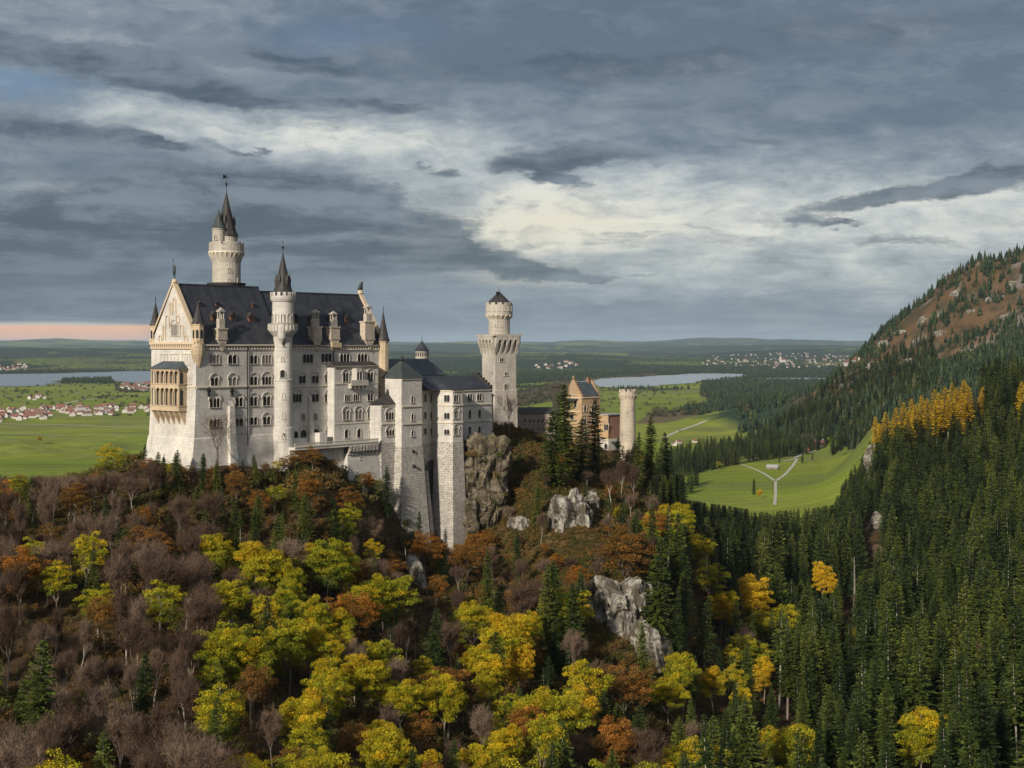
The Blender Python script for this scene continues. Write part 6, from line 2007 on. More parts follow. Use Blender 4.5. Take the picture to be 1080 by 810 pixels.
assign(z_K, [('bare', .30), ('russet', .10), ('spruce', .14), ('thin_maple', .04)], (6, 12), 6.0)
assign(z_F, [('spruce', .40), ('maple', .15), ('thin_maple', .14), ('bare', .18), ('russet', .07)], (12, 21), 5.6)
z_M = right & (px < 850) & (y < 520)
assign(z_M & (nz2 > .5), [('spruce', .62), ('maple', .13), ('thin_maple', .10), ('bare', .08), ('russet', .05)], (13, 24), 5.8)
z_R = right & (y < 1330) & (kx == '') & ~((nz2 < .27) & (y < 950))
assign(z_R & (nz > .38), [('spruce', .985), ('bare', .008), ('thin_maple', .003)], (15, 33), 5.2)
assign(z_R & (nz <= .38), [('spruce', .93), ('bare', .045), ('thin_maple', .006), ('russet', .006)], (11, 27), 5.4)
_b = z_R & np.isin(kx, ('bare', 'thin_maple', 'russet')); hh[_b] = rng.uniform(10, 15, _b.sum())
# limits: what stands just below the walls stays low
top = HZ - FOC * (zc + hh) / y
lim = np.full(N0, -1e9)
lim = np.where((px > 150) & (px < 300) & (y < 440), 485, lim); lim = np.where((px >= 300) & (px < 385) & (y < 450), 474, lim)
lim = np.where((px >= 385) & (px < 420) & (y < 470), 508, lim); lim = np.where((px >= 415) & (px < 500) & (y < 470), 551, lim)
lim = np.where((px >= 500) & (px < 545) & (y < 480), 532, lim); lim = np.where((px >= 545) & (px < 700) & (y < 545), 478, lim)
lim = np.where((px < 150) & (y < 470), 500 - 6 * np.clip(px - 90, 0, 60) / 60, lim)
lim = np.where((px > 575) & (px < 640) & (y < 456), 572, lim); lim = np.where((px > 630) & (px < 712) & (y < 400) & (y > 360), 690, lim)
lim = np.where((px >= 700) & (px < 790) & (y > 520), 523 + .15 * (px - 700), lim); lim = np.where((px >= 690) & (px < 720) & (y <= 640), 500, lim)
lim = np.where((px >= 720) & (px < 850) & (y <= 640), 545, lim)
lim = np.where((px >= 790) & (px < 880) & (y > 640), 541 - .1 * (px - 790), lim)
lim = np.where((px >= 880) & (px < 912) & (y > 640), 524 - 1.6 * (px - 880), lim)
lim = np.where((px >= 912) & (px < 1035) & (y > 860), 458 - .30 * (px - 912), lim)
lim = np.where((px > 906) & (px < 926) & (y < 830), 600, lim)
hmax = (HZ - lim) * y / FOC - zc
hmin = np.where(kx == 'spruce', 5.0, 3.6)
hh = np.minimum(hh, hmax)
ok &= (kx != '') & (hh > hmin)
ok &= ~((y > 520) & (px < 690) & (px > 100) & (HZ - FOC * (zc + hh) / y < 452))
ok &= ~((px > 545) & (px < 640) & (y > 452) & (y < 500) & (rng.random(N0) < .5))
top = HZ - FOC * (zc + hh) / y; hw_ = np.where(kx == 'spruce', .12, .22) * hh * FOC / y
for (cpx, ct, cb, cY, cw) in CLEAR:
    ok &= ~((np.abs(px - cpx) < cw * .8 + hw_ * .8) & (y < cY + 1) & (top < cb) & (px > -1e9))
idx = np.where(ok)[0]
idx = idx[thin(x[idx], y[idx], dd[idx] * np.where(kx[idx] == 'spruce', 1.0, 1.0))]
# which are individuals: per kind the nearest ones
BUDGET = {'spruce': 270, 'bare': 260, 'maple': 70, 'thin_maple': 70, 'russet': 75}
area = lambda i: ('on the left wooded slope' if px[i] < 235 else 'below the palace walls' if px[i] < 430 and y[i] > 345 else 'among the maples at the bottom' if px[i] < 560 and y[i] < 350 else 'on the spur below the gatehouse' if px[i] < 700 else 'in the dark conifer slope at the right')
NM = {'spruce': 'dark green spruce growing', 'bare': 'leafless grey brown tree growing', 'maple': 'yellow green maple growing', 'thin_maple': 'sparse yellow maple growing', 'russet': 'russet brown beech growing'}
rest = []
for kd, bud in BUDGET.items():
    ii = idx[kx[idx] == kd]; vis = ii[(px[ii] > -15) & (px[ii] < 1095) & (HZ - FOC * (zc[ii] + hh[ii]) / y[ii] < 815)]
    out = np.setdiff1d(ii, vis)
    vis = vis[np.argsort(-(hh[vis] / y[vis]))]
    for i in vis[:bud]:
        plant(kd, x[i], y[i], hh[i], NM[kd] + ' ' + area(i), {'spruce': 'spruces', 'bare': 'leafless trees', 'maple': 'yellow green maples', 'thin_maple': 'sparse yellow maples', 'russet': 'russet beeches'}[kd] + ' ' + area(i), z=zc[i], wide=rng.uniform(.78, 1.3))
    rest.append((kd, np.concatenate([vis[bud:], out])))
    print('kind', kd, len(vis), 'of', len(ii))


def mass(name, parts, label, cat):
    """parts: (proto mesh list, nominal H, indices xs, ys, zs, hs)"""
    pts, scl, vid, protos = [], [], [], []
    for meshes, h0, X, Y_, Z_, H_ in parts:
        if not len(X): continue
        b = len(protos); protos += meshes
        pts.append(np.stack([X, Y_, Z_], 1)); s = H_ / h0; w = s * rng.uniform(.75, 1.3, len(X))
        scl.append(np.stack([w, w, s], 1)); vid.append(b + rng.integers(0, len(meshes), len(X)))
    pts = np.concatenate(pts); n = len(pts)
    return scatter_object(name, pts, np.concatenate(scl), rng.uniform(0, 6.28, n), np.concatenate(vid), protos, label, cat)

J = {k: [joined(k, i) for i in range(len(PROTO[k]))] for k in ('spruce', 'spruce_mid', 'bare', 'maple', 'thin_maple', 'russet')}
for kd, ii in rest:
    near = ii[y[ii] < 620] if kd == 'spruce' else ii
    parts = [(J[kd], PROTO[kd][0][2], x[near], y[near], zc[near], hh[near])]
    if kd == 'spruce':
        f_ = ii[y[ii] >= 620]; parts.append((J['spruce_mid'], 26, x[f_], y[f_], zc[f_], hh[f_]))
    nm, lb = {'spruce': ('spruce_forest', 'dense dark spruce forest covering the right slope and the valley'), 'bare': ('bare_wood', 'leafless undergrowth wood on the near slopes'),
              'maple': ('maple_wood', 'further yellow maples mixed in the wood'), 'thin_maple': ('maple_thicket', 'sparse yellow trees mixed in the wood'), 'russet': ('beech_thicket', 'russet trees mixed in the wood')}[kd]
    if len(ii): mass(nm, parts, lb, 'forest')

# ---- undergrowth on the near slopes
n = 30000
upx, uxx, uyy = sample(n, -100, 1150, 225, 600)
_kp, _kx, _ky = sample(16000, 535, 705, 385, 545)
upx, uxx, uyy = np.append(upx, _kp), np.append(uxx, _kx), np.append(uyy, _ky); n = len(upx)
uz = height(uxx, uyy); um = free_of_castle(uxx, uyy) & ((upx < 700) | (rng.random(n) < .35))
cliffy = ((upx > 575) & (upx < 632) & (uyy > 440) & (uyy < 470)) | ((upx > 630) & (upx < 705) & (uyy > 372) & (uyy < 410))
um &= ~(cliffy & (rng.random(n) < .4))
uh = rng.uniform(.7, 2.4, n) * np.where(np.arange(n) >= 30000, .62, 1.0) * np.where(fbm(uxx / 14, uyy / 14, 3, 77) > .5, 1.25, .7)
ut = HZ - FOC * (uz + uh) / uyy
um &= ~((upx > 415) & (upx < 500) & (uyy > 435) & (uyy < 470) & (ut < 560))
uu = np.where(um)[0]
mass('undergrowth', [(SHRUB, 2.2, uxx[uu], uyy[uu], uz[uu], uh[uu])], 'brown and orange undergrowth covering the castle hill', 'undergrowth')

# individual bushes close to the walls
bp = [(132, 478, 5.5, 0), (170, 488, 5, 0), (195, 492, 5, 0), (232, 493, 5, 1), (248, 488, 5, 0), (283, 488, 5.5, 1), (300, 482, 5, 0), (318, 476, 5.5, 1), (335, 470, 5, 0), (348, 474, 5.5, 0), (362, 484, 5.5, 1), (372, 496, 5, 0), (388, 512, 5, 0), (398, 508, 5, 0), (325, 486, 6, 0), (345, 492, 6, 0), (312, 492, 6, 0),
      (425, 540, 4, 0), (436, 556, 4, 0), (452, 572, 4, 0), (468, 572, 4, 1), (480, 566, 4, 0), (498, 548, 4, 0), (515, 528, 4, 0), (530, 512, 4, 0), (548, 470, 4, 0), (540, 490, 4, 0), (560, 480, 4, 0), (566, 462, 4, 0), (655, 530, 4, 1), (640, 508, 4, 0), (545, 535, 4, 0), (640, 570, 4, 1), (648, 472, 4, 0), (657, 473, 4, 1), (666, 472, 4, 0), (640, 474, 4, 0), (676, 476, 4, 1), (653, 480, 4, 1), (628, 482, 4, 0)]
for i, (a, t0, H, g_) in enumerate(bp):
    Y = hitY(a, t0, H, 330, 620); X = (a - 540) / FOC * Y
    where = 'under the palace wall' if a < 400 else 'at the foot of the stone bastions' if a < 520 else 'on the orange slope below the square tower' if a < 600 else 'around the gate tower and down the spur'
    o = mobj('bush', (BUSHG if g_ else SHRUB)[i % (2 if g_ else 4)], None, (X, Y, float(height(X, Y)[0]) - .3), i * 1.3)
    s = H / 2.2 * .8; o.scale = (s, s, s)
    tag(o, ('dark green bush ' if g_ else 'autumn brown bush ') + where, 'bush', ('green bushes ' if g_ else 'brown bushes ') + where)

# ---- far trees: low detail
def lowconifer(seed, H=24, R=5.2, tiers=7, n=7):
    rg = np.random.default_rng(seed); tr = []
    for k in range(tiers):
        z0 = H * (.04 + .86 * k / tiers); r_ = R * (1 - k / tiers) ** .85 + .3; z1 = min(H, z0 + H * .30)
        a0 = rg.uniform(0, 6)
        for i in range(n):
            a = a0 + i * 2 * math.pi / n; rr = r_ * rg.uniform(.7, 1.25); w = 1.0 / n * math.pi
            tr.append(((rr * math.cos(a - w), rr * math.sin(a - w), z0 + rg.normal(0, .5)), (rr * math.cos(a + w), rr * math.sin(a + w), z0 + rg.normal(0, .5)), (0, 0, z1)))
    V = np.array(tr).reshape(-1, 3); C = np.ones((len(V), 4)); C[:, 0] = np.repeat(rg.random(len(tr)), 3); C[:, 1] = np.repeat(rg.random(len(tr)), 3)
    return np_mesh('far_conifer', V, np.arange(len(V)).reshape(-1, 3), M['fir_far'], C)


def lowround(seed, mat, H=14):
    V, F, C = shrub_geo(seed, H, 110, 3.0)
    return np_mesh('far_round_tree', V, F, mat, C)
LC = [lowconifer(k) for k in range(4)]
LRd = [lowround(5, M['fir_far']), lowround(6, M['hedge']), lowround(7, M['hedge'])]

# mountain side and second ridge
n = 60000
mpx, mx, my = sample(n, 780, 1330, 1330, 2950)
mz = height(mx, my); mr = np.hypot(mx, my)
dn = fbm(mx / 110, my / 110, 4, 303, .55); dl = fbm(mx / 40, my / 40, 2, 304)
hillm = mz > ZP + 3
low_ = np.clip((mz + 150) / 260, 0, 1)
ridge2 = mr < 2300
ppy = HZ - FOC * mz / my
lowb = ppy > (355 + (1080 - mpx) * .42)           # lower edge of the open grass: closed wood
dens = np.where(ridge2 | lowb, 1.0, np.where(dn > .62, .5, np.where(dn > .54, .12, .02)))
dens = np.where(~ridge2 & (mpx < 960) & (dn > .50), .6, dens)
dens = np.where(~ridge2 & (my > 2700) & (my < 2800), np.maximum(dens, .16), dens)
km = hillm & ~inpoly(mx, my, MEADOW) & (rng.random(n) < dens)
im = np.where(km)[0]; im = im[thin(mx[im], my[im], 7.0)]
hm = rng.uniform(12, 25, len(im)) * np.where(my[im] > 2300, .95, 1.0)
sel = rng.random(len(im)) < .93
a, b = im[sel], im[~sel]
mass('mountain_forest', [(LC, 26, mx[a], my[a], mz[a] - .5, hm[sel]), (LRd[1:], 14, mx[b], my[b], mz[b], hm[~sel] * .6)], 'dark conifers scattered over the rust brown mountain side', 'forest')
print('mountain', len(im))

# valley woods round the meadow (spruces about 25 m) : bands drawn on the plain
def band(pts): return [((a_ - 540) / FOC * Y, Y) for a_, Y in pts]
BANDS = [(band([(700, 1560), (740, 1700), (790, 1830), (870, 2010), (905, 2160), (880, 2040), (903, 1830), (922, 1640), (990, 1680), (985, 2500), (860, 2560), (800, 2250), (770, 2080), (700, 1800)]), 7.5, 27),
         (band([(878, 1880), (897, 1880), (897, 1950), (878, 1950)]), 9, 30),
         (band([(655, 1300), (700, 1350), (738, 1480), (735, 1580), (700, 1640), (640, 1600)]), 8, 26)]
X_, Y_, H_ = [], [], []
for poly_, sp, hmx in BANDS:
    a_ = np.array(poly_); x0, x1, y0, y1 = a_[:, 0].min(), a_[:, 0].max(), a_[:, 1].min(), a_[:, 1].max()
    k = int((x1 - x0) * (y1 - y0) / sp ** 2 * 1.6); xx = rng.uniform(x0, x1, k); yy = rng.uniform(y0, y1, k)
    m = inpoly(xx, yy, poly_) & (fbm(xx / 60, yy / 60, 2, 12) > .33); xx, yy = xx[m], yy[m]; q = thin(xx, yy, sp); xx, yy = xx[q], yy[q]
    X_.append(xx); Y_.append(yy); H_.append(rng.uniform(.6, 1.0, len(xx)) * hmx)
X_, Y_, H_ = map(np.concatenate, (X_, Y_, H_)); Z_ = height(X_, Y_)
msk = rng.random(len(X_)) < .93
mass('valley_wood', [(J['spruce_mid'], 26, X_[msk], Y_[msk], Z_[msk], H_[msk]), (LRd, 14, X_[~msk], Y_[~msk], Z_[~msk], H_[~msk] * .55)], 'band of dark spruces between the two meadows', 'forest')
# single trees on the meadow
for i, (a_, py_, H, kd, lab) in enumerate(((887, 481, 24, 'spruce', 'lone tall spruce on the upper right meadow'), (795, 522, 17, 'spruce', 'spruce beside the yellow bush below the meadow fork'), (802, 526, 10, 'gold', 'yellow bushy tree below the meadow fork'),
        (822, 492, 15, 'spruce', 'spruce beside the grey hut on the meadow'), (846, 489, 17, 'spruce', 'spruce left of the lane to the red farmhouse'), (857, 488, 12, 'spruce', 'small spruce near the lane to the red farmhouse'),
        (757, 496, 11, 'thin_maple', 'yellow green bush tree at the left edge of the meadow'), (741, 412 + 60, 15, 'spruce', 'lone dark spruce at the near edge of the long meadow'), (746, 472, 12, 'spruce', 'smaller of the two spruces at the edge of the long meadow'),
        (793, 448, 20, 'spruce', 'dark spruce at the right end of the long meadow'), (717, 458, 8, 'thin_maple', 'small round tree on the long meadow'), (42, 468, 12, 'maple', 'lone round tree in the left green field'))):
    p_ = onground(a_, py_)
    o = plant(kd, p_[0], p_[1], H, lab, wide=1.15)

# distant woodland on the plain and the far hills
n = 120000
fpx = rng.uniform(-60, 1120, n); u_ = rng.random(n)
fy = np.exp(rng.uniform(math.log(3000), math.log(15000), n)); fx = (fpx - 540) / FOC * fy
fr = np.hypot(fx, fy); fz = height(fx, fy)
lc_ = landcolor(fx, fy, fz)
wood = (lc_[:, 1] < .062)
brn = (np.abs(lc_[:, 0] - BROWN[0]) < .02) & ~wood
spot = rng.random(n) < .018
vil = inpoly(fx, fy, LP([(-30, 433), (60, 429), (165, 427), (165, 435), (70, 442), (-30, 447)])) | inpoly(fx, fy, LP([(120, 405), (165, 402), (175, 413), (125, 415)]))
spot |= vil & (rng.random(n) < .55)
for lk in (lakeA, lakeB, lakeC):
    m = inpoly(fx, fy, lk); wood &= ~m; brn &= ~m; spot &= ~m
cap = inpoly(fx, fy, LP([(64, 405), (66, 400), (118, 399), (120, 405)]))
w_i = np.where((wood & (rng.random(n) < .55)) | cap)[0]; b_i = np.where((brn & (rng.random(n) < .35)) | (spot & ~wood & (fy > 3600)))[0]
hf = rng.uniform(14, 26, n)
mass('distant_woodland', [(LC, 26, fx[w_i], fy[w_i], fz[w_i], hf[w_i] * .72), (LRd, 14, fx[b_i], fy[b_i], fz[b_i], hf[b_i] * .42)], 'dark distant woods and hedgerows on the plain around the lakes', 'forest')
print('distant', len(w_i), len(b_i))
# ------------------------------------------------------------------ rock outcrops
rm, t = material('limestone_rock')
gp = t.n('ShaderNodeNewGeometry').outputs['Position']
gx_, gy_, gz_ = t.sep(gp)
st = t.comb(t.m('MULTIPLY', gx_, 1.0), t.m('MULTIPLY', gy_, 1.0), t.m('MULTIPLY', gz_, .35))
n1_ = t.noise(st, .35, 7, .7, .4); n2_ = t.noise(gp, 1.1, 6, .7)
c = t.mix(t.sm(n1_, .42, .60), (0.07, 0.06, 0.048), (0.36, 0.34, 0.30))
c = t.mix(t.m('MULTIPLY', t.sm(n2_, .48, .62), .85), c, (0.075, 0.062, 0.03))
t.set(t.p.inputs['Base Color'], c); t.p.inputs['Roughness'].default_value = .95; bump(t, n2_, .9, .5)
rmd, t = material('mossy_rock')
gp = t.n('ShaderNodeNewGeometry').outputs['Position']
n1_ = t.noise(gp, .3, 7, .7, .4); n2_ = t.noise(gp, .9, 6, .7)
c = t.mix(t.sm(n1_, .42, .62), (0.045, 0.036, 0.026), (0.19, 0.16, 0.125))
c = t.mix(t.m('MULTIPLY', t.sm(n2_, .46, .6), .85), c, (0.07, 0.062, 0.02))
t.set(t.p.inputs['Base Color'], c); t.p.inputs['Roughness'].default_value = .95; bump(t, n2_, .9, .5)


def rock(px, py, Y, w, h, d, seed, label, mat=None, lean=0.0, group=None, fit=0.0):
    """craggy block centred where (px,py) is seen at distance Y; w,h,d full sizes in metres"""
    bm = bmesh.new(); bmesh.ops.create_icosphere(bm, subdivisions=6 if h > 14 else 5, radius=1.0)
    co = np.array([v.co[:] for v in bm.verts]); s = seed * 7.7
    nrm = co.copy()
    q = np.sign(co) * np.abs(co) ** .6
    V = q * [w / 2, d / 2, h / 2]
    k = 3.2
    a = fbm(V[:, 0] / k + s + V[:, 1] * .21, V[:, 2] / (k * 2.2) + V[:, 1] / k, 4, seed, .55) - .5
    cell = np.floor((V[:, 0] + V[:, 1] * .5) / 2.1 + fbm(V[:, 0] / 4, V[:, 2] / 6, 2, seed + 3) * 3)
    step = _hash(cell.astype(np.int64), np.floor(V[:, 2] / 4.3 + cell * .37).astype(np.int64), seed) - .5
    big = fbm(V[:, 0] / 6 + s, V[:, 2] / 9 + V[:, 1] / 6, 2, seed + 11) - .5
    V = V + nrm * (a * 4.2 + step * 2.0 + big * 6)[:, None] * min(1.1, w / 11)
    V[:, 0] += V[:, 2] * lean
    for v, c_ in zip(bm.verts, V): v.co = c_
    me = bpy.data.meshes.new('rock_outcrop'); bm.to_mesh(me); bm.free(); me.materials.append(mat or rm)
    if fit:
        Y = hitY(px, py, 0.0, 220, 1300) + d * fit
    o = mobj('rock_outcrop', me, None, ((px - 540) / FOC * Y, Y, (HZ - py) / FOC * Y))
    return tag(o, label, 'rock', group)

rock(601, 550, 466, 13, 17, 14, 1, 'pale limestone rock on the orange slope below the gatehouse', fit=.12)
rock(618, 535, 470, 8, 9, 8, 2, 'smaller pale rock leaning on the upper right of the large pale rock', fit=.12)
rock(548, 552, 457, 7, 4, 6, 3, 'low white rock ledge left of the young dense spruce')
rock(650, 655, 399, 15, 25, 14, 4, 'grey vertical cliff with dark cracks on the spur', fit=.12)
rock(688, 692, 391, 9, 18, 9, 5, 'slanting grey crag at the lower right of the cliff', None, -.35)
rock(690, 610, 424, 4, 14, 6, 6, 'narrow pale crag above the slanting one', fit=.12)
rock(510, 507, 466, 14.5, 30, 9, 7, 'brown mossy rock face under the right end of the wing', rmd)
rock(497, 545, 462, 5, 12, 8, 8, 'dark rock beside the foot of the right bastion', rmd)
rock(440, 612, 424, 5, 15, 8, 9, 'pale craggy streak of rock below the square bastion', None, -.2)
rock(380, 522, 436, 5, 12, 6, 10, 'grey rock rib below the terrace wall', rmd)
rock(433, 578, 436, 6, 9, 6, 21, 'mossy rock under the square bastion', rmd)
rock(478, 604, 447, 9, 8, 8, 22, 'mossy rock carrying the right bastion', rmd)
rock(921, 502, 850, 9, 40, 14, 11, 'tall narrow pale rock pillar in the right slope', fit=-.3)
rock(923, 556, 800, 6, 18, 10, 12, 'lower pale rock below the tall pillar', fit=-.3)
mrng = np.random.default_rng(9)
for k, (a_, b_, w, h) in enumerate(((935, 365, 40, 22), (950, 352, 30, 16), (957, 384, 44, 20), (975, 340, 30, 22), (1012, 310, 40, 16), (1052, 316, 60, 16), (1070, 300, 40, 14), (994, 352, 30, 12), (922, 388, 30, 26), (1025, 330, 24, 12), (968, 360, 26, 14), (1064, 335, 40, 10))):
    Y = np.geomspace(2100, 3000, 300); X = (a_ - 540) / FOC * Y
    i = np.where(HZ - FOC * height(X, Y) / Y <= b_)[0]; Yk_ = float(Y[i[0]]) if len(i) else 2740.
    rock(a_, b_, Yk_ + 8, w * .7, h * .8, 22, 40 + k, 'grey limestone crag on the rust brown mountain side', None, .3, 'crags on the mountain side')

for i, (a_, b_, s_, g_) in enumerate(((496, 478, 1.0, 0), (512, 486, .8, 1), (524, 500, .9, 0), (505, 512, .7, 0), (519, 528, .9, 1), (498, 536, .8, 0), (531, 520, .8, 0), (508, 543, 1.1, 0), (527, 478, .8, 1))):
    X = (a_ - 540) / FOC * 461; o = mobj('bush', (BUSHG if g_ else SHRUB)[i % 2], None, (X, 461.5, (HZ - b_) / FOC * 461 - .8), i); o.scale = (s_,) * 3
    tag(o, ('green' if g_ else 'brown') + ' bush rooted on the mossy rock face below the wing', 'bush', ('green' if g_ else 'brown') + ' bushes on the mossy rock face')

for a_, Y, t0, kd, lab in ((657, 548, 470, 'spruce', 'short spruce hiding the left foot of the round gate tower'), (666, 547, 474, 'russet', 'russet tree hiding the right foot of the round gate tower'), (648, 549, 477, 'bare', 'low bare tree below the porch of the red brick wing'),
                          (661, 544, 482, 'spruce', 'lowest spruce directly in front of the round gate tower'), (674, 549, 472, 'spruce', 'short spruce close right of the round gate tower')):
    X = (a_ - 540) / FOC * Y; z_ = float(height(X, Y)[0]); plant(kd, X, Y, max(4., (HZ - t0) / FOC * Y - z_), lab, wide=1.5)

FOOT = [(156, 482, 'russet', 'orange brown tree at the left foot of the gable wall'), (166, 476, 'spruce', 'pointed spruce before the left edge of the gable wall'), (176, 488, 'thin_maple', 'small yellow tree before the gable wall'), (188, 474, 'spruce', 'tallest spruce before the gable wall below the loggia'),
        (199, 490, 'russet', 'brown tree before the palace corner'), (213, 477, 'spruce', 'pale spruce standing just right of the palace corner'), (222, 491, 'russet', 'russet tree before the wall right of the palace corner'), (247, 489, 'russet', 'russet tree at the foot of the pale wall buttress'), (256, 484, 'spruce', 'spruce beside the foot of the pale wall buttress'),
        (268, 479, 'spruce', 'dark spruce left of the stair tower foot'), (279, 487, 'russet', 'brown tree left of the stair tower foot'), (291, 484, 'thin_maple', 'yellowish tree before the stair tower foot'), (304, 480, 'russet', 'brown tree right of the stair tower foot'), (314, 474, 'russet', 'brown tree below the left end of the terrace'), (386, 497, 'russet', 'orange tree below the right half of the terrace wall'), (397, 504, 'thin_maple', 'yellow tree below the right end of the terrace wall'),
        (428, 548, 'spruce', 'dark spruce at the left foot of the square bastion'), (448, 556, 'russet', 'brown tree between the two stone bastions'), (466, 560, 'spruce', 'slim spruce at the left foot of the right bastion'), (492, 552, 'russet', 'russet tree at the right foot of the right bastion')]
for i, (a_, t0, kd, lab) in enumerate(FOOT):
    Y = (392 - (a_ - 205) * .05 if a_ < 207 else 393 + (a_ - 207) * .235) if a_ < 410 else 430.
    X = (a_ - 540) / FOC * Y; z_ = float(height(X, Y)[0]); plant(kd, X, Y, min(15., max(4.5, (HZ - t0) / FOC * Y - z_)), lab, wide=1.35 if kd == 'spruce' else 1.25)

# ------------------------------------------------------------------ houses
def house_mesh(w, l, h, rh, roof, name='house'):
    b = MB(); b.box(-l / 2, l / 2, -w / 2, w / 2, -2, h)
    b.hull([(-l / 2, -w / 2, h), (-l / 2, w / 2, h), (-l / 2, 0, h + rh * .93), (l / 2, -w / 2, h), (l / 2, w / 2, h), (l / 2, 0, h + rh * .93)], [(0, 2, 1), (3, 4, 5)])
    b.cur = 1
    o_ = .8; k = rh / (w / 2)
    for s in (-1, 1):
        q = [(s * (w / 2 + o_), h - o_ * k + .05), (0, h + rh + .05), (0, h + rh + .4), (s * (w / 2 + o_), h - o_ * k + .4)]
        b.hull([(-l / 2 - .6, y_, z_) for y_, z_ in q] + [(l / 2 + .6, y_, z_) for y_, z_ in q], [(0, 1, 2, 3), (7, 6, 5, 4), (0, 4, 5, 1), (1, 5, 6, 2), (2, 6, 7, 3), (3, 7, 4, 0)])
    b.cur = 2
    for s in (-1, 1):
        for zf in ((.25, .62) if h > 5 else (.4,)):
            n_ = max(2, int(l / 4))
            for i in range(n_):
                x_ = -l / 2 + l * (i + .5) / n_; b.box(x_ - .55, x_ + .55, s * (w / 2) - .03, s * (w / 2) + .03, h * zf, h * zf + 1.2)
    b.cur = 1
    b.box(l * .2, l * .2 + .9, -.4, .5, h + rh * .6, h + rh + 1.2)
    return b.mesh(name, [M['plaster'], roof, M['glass']])

HM = [house_mesh(9, 13, 5.5, 4, M['brownroof']), house_mesh(10, 16, 6, 4.5, M['red']), house_mesh(11, 20, 6, 4, M['brownroof']), house_mesh(8, 11, 5, 3.5, M['red']), house_mesh(14, 30, 5, 3, M['greyroof'])]


def houses(region, n, grp, lab, seed, kinds=(0, 1, 2, 3), dmin=17, big=1.0, flat_=True, names=('brown roofed', 'red roofed', 'long brown roofed', 'small red roofed', 'long grey roofed')):
    rg = np.random.default_rng(seed); A = np.array(region); got = []
    tries = 0
    while len(got) < n and tries < 5 * n:
        tries += 1
        a_ = rg.uniform(A[:, 0].min(), A[:, 0].max()); b_ = rg.uniform(A[:, 1].min(), A[:, 1].max())
        if not inpoly(np.array([a_]), np.array([b_]), region)[0]: continue
        X, Y = W2(a_, b_) if flat_ else onground(a_, b_)
        if any((X - p) ** 2 + (Y - q) ** 2 < dmin ** 2 for p, q in got): continue
        got.append((X, Y)); k = kinds[rg.integers(0, len(kinds))]
        o = mobj('house', HM[k], None, (X, Y, float(height(X, Y)[0])), rg.choice([0.2, 1.77]) + rg.normal(0, .2))
        o.scale = (big,) * 3
        tag(o, names[k] + ' white house ' + lab, 'house', names[k] + ' houses ' + grp)

houses([(-30, 434), (0, 433), (60, 430), (110, 428), (160, 429), (165, 434), (120, 438), (70, 441), (20, 445), (-30, 446)], 105, 'of the left village', 'in the village strip between the green fields', 1, dmin=20)
houses([(70, 434), (130, 431), (120, 438), (80, 440)], 5, 'of the left village', 'at the near edge of the village strip', 2, (4,), 45)
houses([(128, 406), (162, 404), (175, 412), (130, 414)], 42, 'of the lakeside village', 'in the hamlet by the left lake shore', 3, dmin=24, big=1.15)
houses([(28, 418), (48, 419), (46, 423), (32, 423)], 5, 'of the field farm', 'at the farm group standing alone in the green field', 4, dmin=26)
houses([(735, 385), (755, 374), (850, 372), (905, 377), (905, 387), (830, 389), (770, 386)], 150, 'of the far town', 'in the far town beyond the right lake', 5, dmin=34, big=1.05, flat_=False)
houses([(-10, 386), (30, 384), (34, 390), (0, 392)], 16, 'of the far left shore', 'beyond the left lake', 6, dmin=60, big=1.6, flat_=False)
houses([(560, 385), (600, 382), (620, 388), (570, 390)], 12, 'of the far hamlet', 'in the far hamlet behind the square tower', 7, dmin=80, big=1.8, flat_=False)
houses([(700, 468), (735, 466), (736, 469), (704, 471)], 5, 'at the wood edge', 'half hidden at the edge of the dark spruce band', 8, dmin=22, big=.6)
# church of the far town
cx_, cy_ = onground(826, 382)
cs_ = .7
ch = empty('church', (cx_, cy_, float(height(cx_, cy_)[0])), .4, 'small distant church with pale tower in the far town', 'church'); ch.scale = (cs_,) * 3
mobj('nave', house_mesh(26, 60, 24, 18, M['red'], 'nave'), ch)
b = MB(); b.box(-44, -30, -7, 7, -2, 62); b.build('church_tower', M['plaster'], ch)
b = MB(); b.lathe(-37, 0, [(9.5, 62), (8, 68), (3, 80), (.3, 98)], 8); b.build('tower_roof', M['red'], ch)

# red roofed farmhouse
fx_, fy_ = onground(866, 472)
fh = empty('farmhouse', (fx_, fy_, float(height(fx_, fy_)[0])), .12, 'timber farmhouse with red roof at the top of the meadow', 'house')
b = MB(); b.box(-9, 9, -5.5, 5.5, -2, 5.2); b.hull([(-9, -5.5, 5.2), (-9, 5.5, 5.2), (-9, 0, 8.6), (9, -5.5, 5.2), (9, 5.5, 5.2), (9, 0, 8.6)], [(0, 2, 1), (3, 4, 5)]); b.build('wall', M['wood'], fh)
b = MB()
for s in (-1, 1):
    q = [(s * 6.9, 4.5), (0, 8.8), (0, 9.2), (s * 6.9, 4.9)]
    b.hull([(-10, y_, z_) for y_, z_ in q] + [(10, y_, z_) for y_, z_ in q], [(0, 1, 2, 3), (7, 6, 5, 4), (0, 4, 5, 1), (1, 5, 6, 2), (2, 6, 7, 3), (3, 7, 4, 0)])
b.build('roof', M['red'], fh)
MB().box(-9.2, 9.2, -5.8, -5.52, -2, 1.6).build('plinth', M['plaster'], fh)
for i in range(5):
    w_ = MB().box(-7.5 + i * 3.3, -6.1 + i * 3.3, -5.75, -5.51, 2.6, 4.0).build('window', M['frame'], fh); MB().box(-7.3 + i * 3.3, -6.3 + i * 3.3, -5.8, -5.76, 2.75, 3.85).build('pane', M['glass'], w_)
MB().box(2, 3.1, -.5, .6, 7, 10.4).build('chimney', M['plaster'], fh)
fx_, fy_ = onground(850, 477)
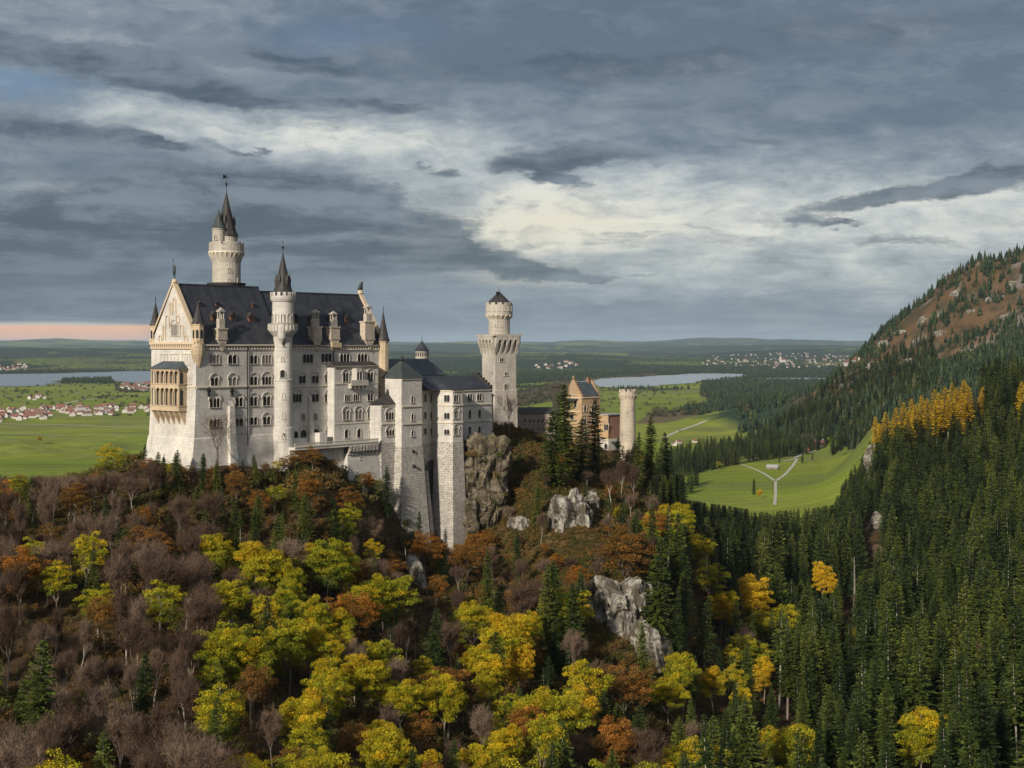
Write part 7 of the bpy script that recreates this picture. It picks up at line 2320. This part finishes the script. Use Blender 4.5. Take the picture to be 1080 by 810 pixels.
sd = empty('shed', (fx_, fy_, float(height(fx_, fy_)[0])), .3, 'small red roofed shed left of the farmhouse', 'shed')
MB().box(-4, 4, -3, 3, -1, 3).build('wall', M['wood'], sd)
b = MB(); b.hull([(-4.6, -3.6, 2.8), (4.6, -3.6, 2.8), (4.6, 3.6, 2.8), (-4.6, 3.6, 2.8), (-4.6, 0, 5), (4.6, 0, 5)], [(0, 1, 5, 4), (2, 3, 4, 5), (1, 2, 5), (3, 0, 4), (0, 3, 2, 1)]); b.build('roof', M['red'], sd)
# grey hut on the meadow
hx, hy = onground(815, 495)
hu = empty('hut', (hx, hy, float(height(hx, hy)[0])), -.35, 'grey shingled hut with pale walls on the meadow above the fork', 'hut')
b = MB(); b.box(-6.5, 6.5, -4, 4, -1.5, 2.8); b.hull([(-6.5, -4, 2.8), (-6.5, 4, 2.8), (-6.5, 0, 5), (6.5, -4, 2.8), (6.5, 4, 2.8), (6.5, 0, 5)], [(0, 2, 1), (3, 4, 5)]); b.build('wall', M['timber'], hu)
b = MB()
for s in (-1, 1):
    q = [(s * 5.2, 2.1), (0, 5.1), (0, 5.5), (s * 5.2, 2.5)]
    b.hull([(-7.3, y_, z_) for y_, z_ in q] + [(7.3, y_, z_) for y_, z_ in q], [(0, 1, 2, 3), (7, 6, 5, 4), (0, 4, 5, 1), (1, 5, 6, 2), (2, 6, 7, 3), (3, 7, 4, 0)])
b.build('roof', M['greyroof'], hu)
MB().box(-1, 1, -4.15, -4.01, -1, 2.0).build('door', M['wood'], hu)
# dead snag with a broken top
p_ = hitY(893, 590, 24, 500, 900); sx_ = (893 - 540) / FOC * p_
sn = empty('dead_tree', (sx_ + 3, p_, float(height(sx_, p_)[0])), 0, 'pale dead tree trunk with a broken top in the valley', 'dead tree')
mobj('trunk', np_mesh('trunk', *tubes([[0, 0, -2, .3, 0, 12, .6, .45], [.3, 0, 12, .2, .2, 25, .45, .15]], 7), M['palebark'], None), sn)
mobj('branches', np_mesh('branches', *tubes([[.3, 0, 9 + k * 2, 1.8 * math.cos(k * 2.1), 1.8 * math.sin(k * 2.1), 10 + k * 2, .12, .03] for k in range(8)], 4), M['palebark'], None), sn)

# ------------------------------------------------------------------ air
HAZE_DENSITY = 1.5e-5
hb = MB(); hb.box(-60000, 60000, -3000, 60000, float(_Z.min()) - 1.0, 420.0)
hm_, t = material('haze_air')
t.t.nodes.remove(t.p)
pv = t.n('ShaderNodeVolumePrincipled')
pv.inputs['Color'].default_value = (0.62, 0.78, 0.95, 1); pv.inputs['Density'].default_value = HAZE_DENSITY; pv.inputs['Anisotropy'].default_value = 0.0
t.l.new(pv.outputs[0], t.o.inputs['Volume'])
hz_ = hb.build('haze', hm_); tag(hz_, 'thin blue autumn haze over the plain', 'haze', kind='stuff')
